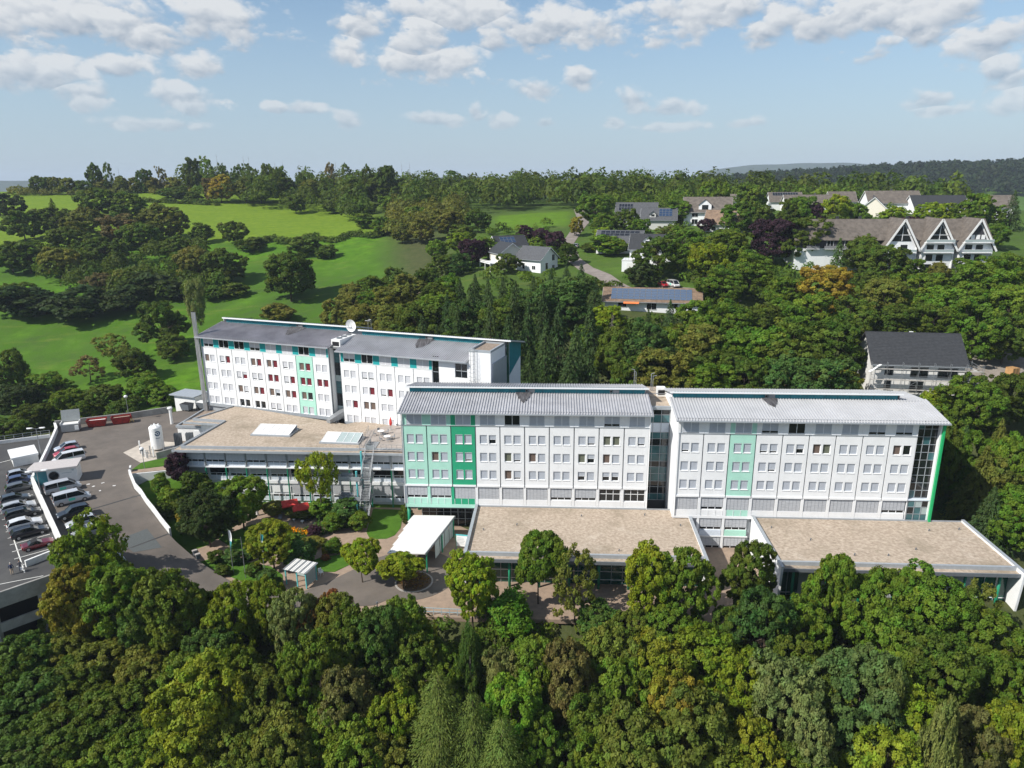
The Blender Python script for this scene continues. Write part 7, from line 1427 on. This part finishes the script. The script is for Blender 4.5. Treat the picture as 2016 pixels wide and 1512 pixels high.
def dead_mesh(seed, R, m, nb=60):
    g = random.Random(seed); b = MB(); b.cyl((0, 0, -.02), (0, 0, .55), .016, .009, m, 6, cap=False); b.cyl((0, 0, .55), (.01, 0, 1), .009, .002, m, 5, cap=False)
    for i in range(nb):
        z = .12+.85*i/nb; a = g.uniform(0, 6.283); r = R*(1-z)**.8*g.uniform(.5, 1.1)+.02; e = Vector((math.cos(a)*r, math.sin(a)*r, z-.28*r+g.uniform(-.02, .03))); b.cyl((0, 0, z), e, .004, .0012, m, 4, cap=False)
        for k in range(3):
            s = Vector((0, 0, z)).lerp(e, g.uniform(.4, .95)); b.cyl(s, s+Vector((g.uniform(-.4, .4)*r, g.uniform(-.4, .4)*r, -g.uniform(.02, .09))), .002, .0008, m, 3, cap=False)
    return b.mesh('branches', fix=False)
VAR = {}
def variants(kind, lod):
    key = (kind, lod)
    if key in VAR: return VAR[key]
    q = {0: 1.0, 1: .62, 2: .32}[lod]; ls = {0: 1.0, 1: 1.22, 2: 1.7}[lod]; V = []
    n = {0: 6, 1: 5, 2: 4}[lod] if kind == 'b' else (3 if kind == 'c' and lod == 1 else 2)
    for i in range(n):
        sd = 100*ord(kind[0])+10*lod+i
        if kind in 'bofutswr':
            a = {'b': (.5, .08, 18, 360, 96, .0165, .054), 'r': (.5, .30, 9, 300, 78, .024, .062), 'o': (.5, .05, 20, 400, 96, .0155, .050), 'u': (.5, .0, 6, 150, 60, .034, .085), 'f': (.5, .0, 5, 150, 60, .036, .10),
                 't': (.5, .10, 7, 240, 60, .022, .075), 's': (.5, .12, 9, 110, 42, .021, .06), 'w': (.5, .38, 8, 150, 60, .018, .06)}[kind]
            R, zb, nlo, ncl, nle, lf, cr = a
            if lod and kind in 'bo': zb = .02
            p = broad_points(sd, R, zb, nlo, max(24, int(ncl*q**.5)), max(10, int(nle*q**.5)), lf*ls, cr*(1 if lod == 0 else 1.15), droop=.9 if kind in 'tfw' else 0)
            cm = leaf_mesh('crown', *p[:4], aspect=.62 if kind not in 'tf' else .4)
            tm = trunk_mesh(sd, p[4], p[5], .019 if kind != 't' else .012, birchb if kind == 't' else bark, twigs=3 if kind in 'sw' else 1) if kind not in 'uf' else None
        elif kind == 'l':
            p = conifer_points(sd, .5, 40, 20, 34, .019, droop=.15, power=.55)
            cm = leaf_mesh('crown', *p[:4], aspect=.28, axis=p[4]); b = MB(); b.cyl((0, 0, -.02), (0, 0, .97), .014, .002, bark, 6); tm = b.mesh('trunk')
        elif kind == 'c':
            p = conifer_points(sd, .5, int(30*(1 if lod == 0 else .8)), int(15*(1 if lod == 0 else .75)), int(26*(1 if lod == 0 else .55)), .030*(1 if lod == 0 else 1.35))
            cm = leaf_mesh('crown', *p[:4], aspect=.42, axis=p[4]); b = MB(); b.cyl((0, 0, -.02), (0, 0, .97), .014, .002, bark, 6); tm = b.mesh('trunk')
        V.append((cm, tm))
    VAR[key] = V; return V
PAL = {'mid': (.072, .114, .017), 'dark': (.054, .080, .014), 'deep': (.044, .080, .021), 'vdark': (.026, .040, .012), 'olive': (.094, .103, .023), 'lime': (.118, .156, .018), 'bright': (.085, .165, .022),
       'yellow': (.148, .168, .022), 'gold': (.175, .138, .026), 'ochre': (.165, .150, .026), 'russet': (.15, .065, .030), 'brown': (.100, .084, .036), 'pale': (.125, .142, .058), 'blue': (.055, .098, .038), 'birch': (.105, .125, .045),
       'purple': (.035, .018, .026), 'conifer': (.036, .060, .020), 'larch': (.095, .128, .036), 'dead': (.2, .17, .15)}
ADJ = {'mid': 'green', 'dark': 'dark green', 'deep': 'deep green', 'vdark': 'very dark green', 'olive': 'olive green', 'lime': 'yellow-green', 'bright': 'bright green', 'yellow': 'yellowing', 'gold': 'golden ochre', 'ochre': 'ochre-yellow', 'russet': 'russet brown',
       'brown': 'brownish', 'pale': 'pale green', 'blue': 'blue-green', 'birch': 'pale olive', 'purple': 'dark purple', 'conifer': 'dark green', 'larch': 'light green', 'dead': 'bare dead'}
KND = {'b': ('broadleaf_tree', 'broadleaf tree', 'tree'), 'o': ('spreading_tree', 'big round-crowned tree', 'tree'), 'c': ('conifer', 'conifer', 'conifer'), 'l': ('larch_tree', 'feathery larch', 'conifer'), 'r': ('round_tree', 'round-headed tree', 'tree'), 't': ('birch_tree', 'slender birch', 'tree'), 's': ('sparse_tree', 'thin-leaved tree', 'tree'), 'w': ('feathery_tree', 'feathery drooping tree', 'tree'),
       'u': ('shrub', 'rounded shrub', 'shrub'), 'f': ('arching_shrub', 'arching shrub', 'shrub'), 'd': ('dead_tree', 'spruce', 'tree'), 'p': ('dead_tree', 'spruce pole', 'tree')}
ZON = {'slope': 'on the slope below the hospital', 'terrace': 'in front of the low pavilions', 'forecourt': 'with clear stem beside the turning loop', 'garden': 'in the hospital garden', 'flank': 'beside the green end fin of the ward wing',
       'wood': 'in the wood behind the hospital', 'village': 'among the houses on the hillside', 'meadow': 'in the green meadow valley', 'ridge': 'on the skyline above the meadow'}
DEAD = [dead_mesh(5, .5, deadb), dead_mesh(9, .5, deadb, 40)]
trng = random.Random(12)
ALLT = [(zn,)+tuple(e.split()) for zn, tx in TREES.items() for e in tx.split(';')]
def tree_label(zn, k, x, y, H, c):
    kd = KND[k][1]; sz = 'tall ' if H >= 13.5 else ('low ' if H <= 7 and k in 'bts' else '')
    best = min((q for q in ALLT if (float(q[2]), float(q[3])) != (x, y) and q[6] != c), key=lambda q: (float(q[2])-x)**2+(float(q[3])-y)**2)
    near = min((q for q in ALLT if (float(q[2]), float(q[3])) != (x, y)), key=lambda q: (float(q[2])-x)**2+(float(q[3])-y)**2)
    return (f'{sz}{ADJ[c]} {kd} {ZON[zn]} by a {ADJ[best[6]]} one' if len(f'{sz}{ADJ[c]} {kd} {ZON[zn]} by a {ADJ[best[6]]} one'.split()) < 17 else f'{ADJ[c]} {kd} {ZON[zn]}')
for zone, txt in TREES.items():
    for ent in txt.split(';'):
        k, x, y, H, R, c = ent.split(); x, y, H, R = float(x), float(y), float(H), float(R)
        if (k, c) == ('b', 'gold') and zone == 'wood': k = 'o'
        nm, kd, cat = KND[k]; z = terrain(x, y)
        if k in 'bots' and R > .62*H: R = .62*H
        if zone == 'meadow' and k == 'b' and x/y < -.38: R *= 1.2; H *= 1.08
        if k in 'uf' and y > 150 and R > 1.05*H: H = R/1.05
        if k == 'c' and R > .36*H: R = .36*H
        t = thing(nm, tree_label(zone, k, x, y, H, c), cat, (x, y, z), trng.uniform(0, 6.28), f'{kd}s {ZON[zone]}')
        lod = 0 if y < 118 else (1 if y < 270 else 2)
        if k in 'dp': o = obj('branches', DEAD[0 if k == 'd' else 1], t); o.scale = (R*2 if k == 'd' else H*.14, R*2 if k == 'd' else H*.14, H); continue
        V = variants(k, lod); cm, tm = V[trng.randrange(len(V))]
        o = obj('crown', cm, t); o.scale = (2*R*trng.uniform(.94, 1.08), 2*R*trng.uniform(.94, 1.08), H)
        f = 1.58*trng.uniform(.86, 1.16); h = trng.uniform(.92, 1.08); pc = PAL[c] if zone != 'slope' else tuple(.72*a+.28*b for a, b in zip(PAL[c], (.085, .118, .020))); o.color = (pc[0]*f*h, pc[1]*f, pc[2]*f, 1)
        if tm: o = obj('trunk', tm, t); o.scale = (2*R if k not in 'cl' else H, 2*R if k not in 'cl' else H, H)
# ---------------------------------------------------------------- woodland and undergrowth that nobody could count
def mass(name, label, spots, nleaf, leaf, seed, pal, cat='woodland', k=1.4):
    """one object: rounded clumps of leaves at spots (x, y, z base, radius, height)"""
    g = np.random.default_rng(seed); C, Nn, Sz, T = [], [], [], []
    for x, y, z, r, h in spots:
        d = g.normal(size=(nleaf, 3)); d /= np.linalg.norm(d, axis=1, keepdims=True); d[:, 2] = np.abs(d[:, 2])*1.0-.12
        lump = 1+.22*np.sin(d[:, 0]*5+x)*np.cos(d[:, 1]*5+y)
        C.append(np.stack([x+d[:, 0]*r*lump, y+d[:, 1]*r*lump, z+h*.42+d[:, 2]*h*.55*lump], 1)); Nn.append(d+g.normal(0, .45, d.shape)+[0, 0, .2]); Sz.append(leaf*r*g.uniform(.6, 1.4, nleaf)); tn = g.normal(.5, .2, 2); T.append(np.clip(tn+g.normal(0, .13, (nleaf, 2)), 0, 1))
    me = leaf_mesh(name, np.concatenate(C), np.concatenate(Nn), np.concatenate(Sz), np.concatenate(T)); o = obj(name, me); o.color = (*[k*q for q in PAL[pal]], 1)
    return tag(o, label, cat, kind='stuff')
rg = random.Random(77)
def scatter(n, xf, yf, rr, hh, ok=lambda x, y: True, near=None):
    L = []
    while len(L) < n:
        y = rg.uniform(*yf); x = xf(y)
        if ok(x, y): r = rg.uniform(*rr); L.append((x, y, terrain(x, y)-.1, r, rg.uniform(*hh)))
    return L
mass('undergrowth', 'dense bramble and shrub undergrowth on the slope below the hospital', scatter(620, lambda y: rg.uniform(-.9, .95)*max(60, y), (38, 82), (1.2, 2.8), (1.2, 3.4), lambda x, y: not (x < -44 and y > 84)), 130, .17, 1, 'dark', 'undergrowth')
mass('undergrowth', 'mixed green shrubs along the forecourt edge', scatter(120, lambda y: rg.uniform(-44, 72), (76.5, 81.2), (.7, 1.5), (.8, 1.9)), 120, .17, 5, 'mid', 'undergrowth')
mass('undergrowth', 'shrubs filling the hillside wood behind the hospital', scatter(330, lambda y: y*rg.uniform(-.22, .95), (128, 222), (1.6, 3.4), (2, 5.5), lambda x, y: open_ground(x, y)), 110, .2, 2, 'dark', 'undergrowth')
mass('ridge_wood', 'dark mixed wood along the ridge behind the meadows', scatter(640, lambda y: y*rg.uniform(-.44, .62), (388, 575), (3.2, 8.0), (8, 21), lambda x, y: (cover(x, y)[0] < .6 or x/y < -.2) and (x/y > -.2 or y > 392+(-.22-x/y)*430) and (x/y < .2 or y < 520) and (x/y > -.1 or x/y < -.2 or y > 405)), 150, .17, 3, 'dark')
mass('village_wood', 'mixed green wood between the village roofs and the ridge', scatter(150, lambda y: y*rg.uniform(.09, .5), (340, 430), (2.8, 5), (8, 13), lambda x, y: all((x-a)**2+(y-b)**2 > 17**2 for a, b in ((55, 322), (85, 316), (135, 362), (141, 345), (161, 358), (172, 332), (187, 322), (108, 372), (36, 390), (34, 340)))), 170, .16, 8, 'mid')
mass('ridge_scrub', 'low scrub along the crest of the upper field', [(y*u, y, terrain(y*u, y)-.3, rg.uniform(2, 4), rg.uniform(2.5, 6.5)) for u, y in [(rg.uniform(-.68, -.42), rg.uniform(505, 530)) for i in range(110)]], 130, .19, 13, 'olive', 'scrub')
mass('garden_shrubs', 'garden shrubs and hedges between the hillside houses', scatter(190, lambda y: y*rg.uniform(-.05, .62), (212, 335), (1.2, 2.8), (1.6, 5.5), lambda x, y: open_ground(x, y) and cover(x, y)[0] < .9 and not (18 < x < 40 and 225 < y < 400)), 120, .19, 14, 'mid', 'shrubs')
mass('slope_wood', 'mixed wood on the slopes beyond the parking deck', scatter(330, lambda y: rg.uniform(-230, -60), (-10, 215), (2.5, 5.2), (6, 12), lambda x, y: x < -.80*max(y, 42)-6 and not (-121 < x and 72 < y < 140)), 150, .17, 15, 'mid')
mass('slope_wood', 'mixed wood on the slopes beyond the far pavilion', scatter(260, lambda y: rg.uniform(60, 230), (-10, 215), (2.5, 5.2), (6, 12), lambda x, y: x > .80*max(y, 42)+6), 150, .17, 16, 'mid')
mass('hedgerow', 'ragged hedgerow along the lower edge of the yellow-green field', [(y*u, y, terrain(y*u, y)-.2, rg.uniform(1.2, 2.6), rg.uniform(1.6, 4.2)) for u, y in [(-.345+.19*i/70, 352+4*math.sin(i*.3)+rg.uniform(-1.5, 1.5)) for i in range(71)]], 130, .2, 11, 'dark', 'hedge')
mass('hedgerow', 'low hedge climbing the upper meadow towards the ridge wood', [(y*u, y, terrain(y*u, y)-.2, rg.uniform(1.2, 2.6), rg.uniform(1.6, 4)) for u, y in [(-.50+.10*i/40, 472-14*i/40+rg.uniform(-1.5, 1.5)) for i in range(41)]], 130, .2, 12, 'dark', 'hedge')
mass('meadow_wood', 'dense dark tree belt across the meadow valley', scatter(95, lambda y: y*rg.uniform(-.66, -.40), (268, 335), (2.6, 5), (6, 11), lambda x, y: -.56 < x/y or y > 285), 170, .16, 10, 'dark')
mass('meadow_wood', 'dense olive wood between the meadow and the cream house', scatter(75, lambda y: y*rg.uniform(-.165, -.055), (335, 425), (2.8, 5), (7, 12), lambda x, y: True), 170, .16, 9, 'olive')
mass('far_wood', 'dark blue-green forest covering the far hill', [(x, y, terrain(x, y), rg.uniform(6, 10), rg.uniform(13, 22)) for x, y in [(yy*rg.uniform(.18, 1.15), yy) for yy in [rg.uniform(1010, 1420) for _ in range(2300)]] if y > 1060], 50, .36, 4, 'conifer', k=.62)
mass('far_wood', 'forest strip on the low ridge beyond the village', [(x, y, terrain(x, y), rg.uniform(5, 8), rg.uniform(10, 17)) for x, y in [(yy*rg.uniform(-.05, .32), yy) for yy in [rg.uniform(800, 950) for _ in range(420)]]], 60, .32, 6, 'dark', k=.8)
# distant blue hills
h = MB()
def far_hill(x0, x1, y, zt, seed):
    n = 60; vs = []; fs = []
    for i in range(n+1):
        t = i/n; x = x0+(x1-x0)*t; zz = zt*(.62+.38*math.sin(t*math.pi)**.6)+8*mnoise.noise(Vector((t*7, seed, 0)))
        vs += [(x, y-700, -60), (x, y, zz), (x, y+900, -60)]
    for i in range(n):
        for k in range(2): fs.append((3*i+k, 3*i+3+k, 3*i+4+k, 3*i+1+k))
    b = MB(); b.add(vs, fs, mat('far_forest', (.030, .05, .025), .95, var=.3, vscale=.02)); return struct(b.build('hill', smooth=True))
far_hill(-5600, -1100, 4300, 74, 1); far_hill(1350, 2900, 5200, 150, 2); far_hill(-1500, 900, 4700, 70, 3)
flowers('orange_flowers', 'bed of orange flowers beside the garden terrace', [(-41.2, 107.2), (-37, 107.0), (-33.2, 105.4), (-33.4, 104.2), (-37.2, 105.4), (-41.4, 105.9)], 1500, (.75, .33, .015), 1)
flowers('island_flowers', 'red and green planting on the turning island', [(-14.3+2.2*math.cos(i*.45), 90.3+2.2*math.sin(i*.45)) for i in range(14)], 500, (.16, .10, .03), 2)
flowers('ground_cover', 'mixed low ground cover round the escape stair', [(-38, 104), (-32, 103.4), (-27, 107), (-26.4, 112), (-34, 113.6), (-33, 108)], 2600, (.06, .11, .025), 3, 'ground cover', .2, (.15, .7))

# ---------------------------------------------------------------- summer haze
hz = MB().box(-9200, 9200, -5200, 9200, -75, 172, white).build('haze'); hz.data.materials.clear()
hm = bpy.data.materials.new('summer_haze'); hm.use_nodes = True
for n in list(hm.node_tree.nodes): hm.node_tree.nodes.remove(n)
pv_ = hm.node_tree.nodes.new('ShaderNodeVolumePrincipled'); pv_.inputs['Color'].default_value = (.72, .84, 1, 1); pv_.inputs['Density'].default_value = .00010
ho = hm.node_tree.nodes.new('ShaderNodeOutputMaterial'); hm.node_tree.links.new(pv_.outputs[0], ho.inputs['Volume'])
hz.data.materials.append(hm); tag(hz, 'thin pale blue summer haze over the hills', 'haze', kind='stuff')
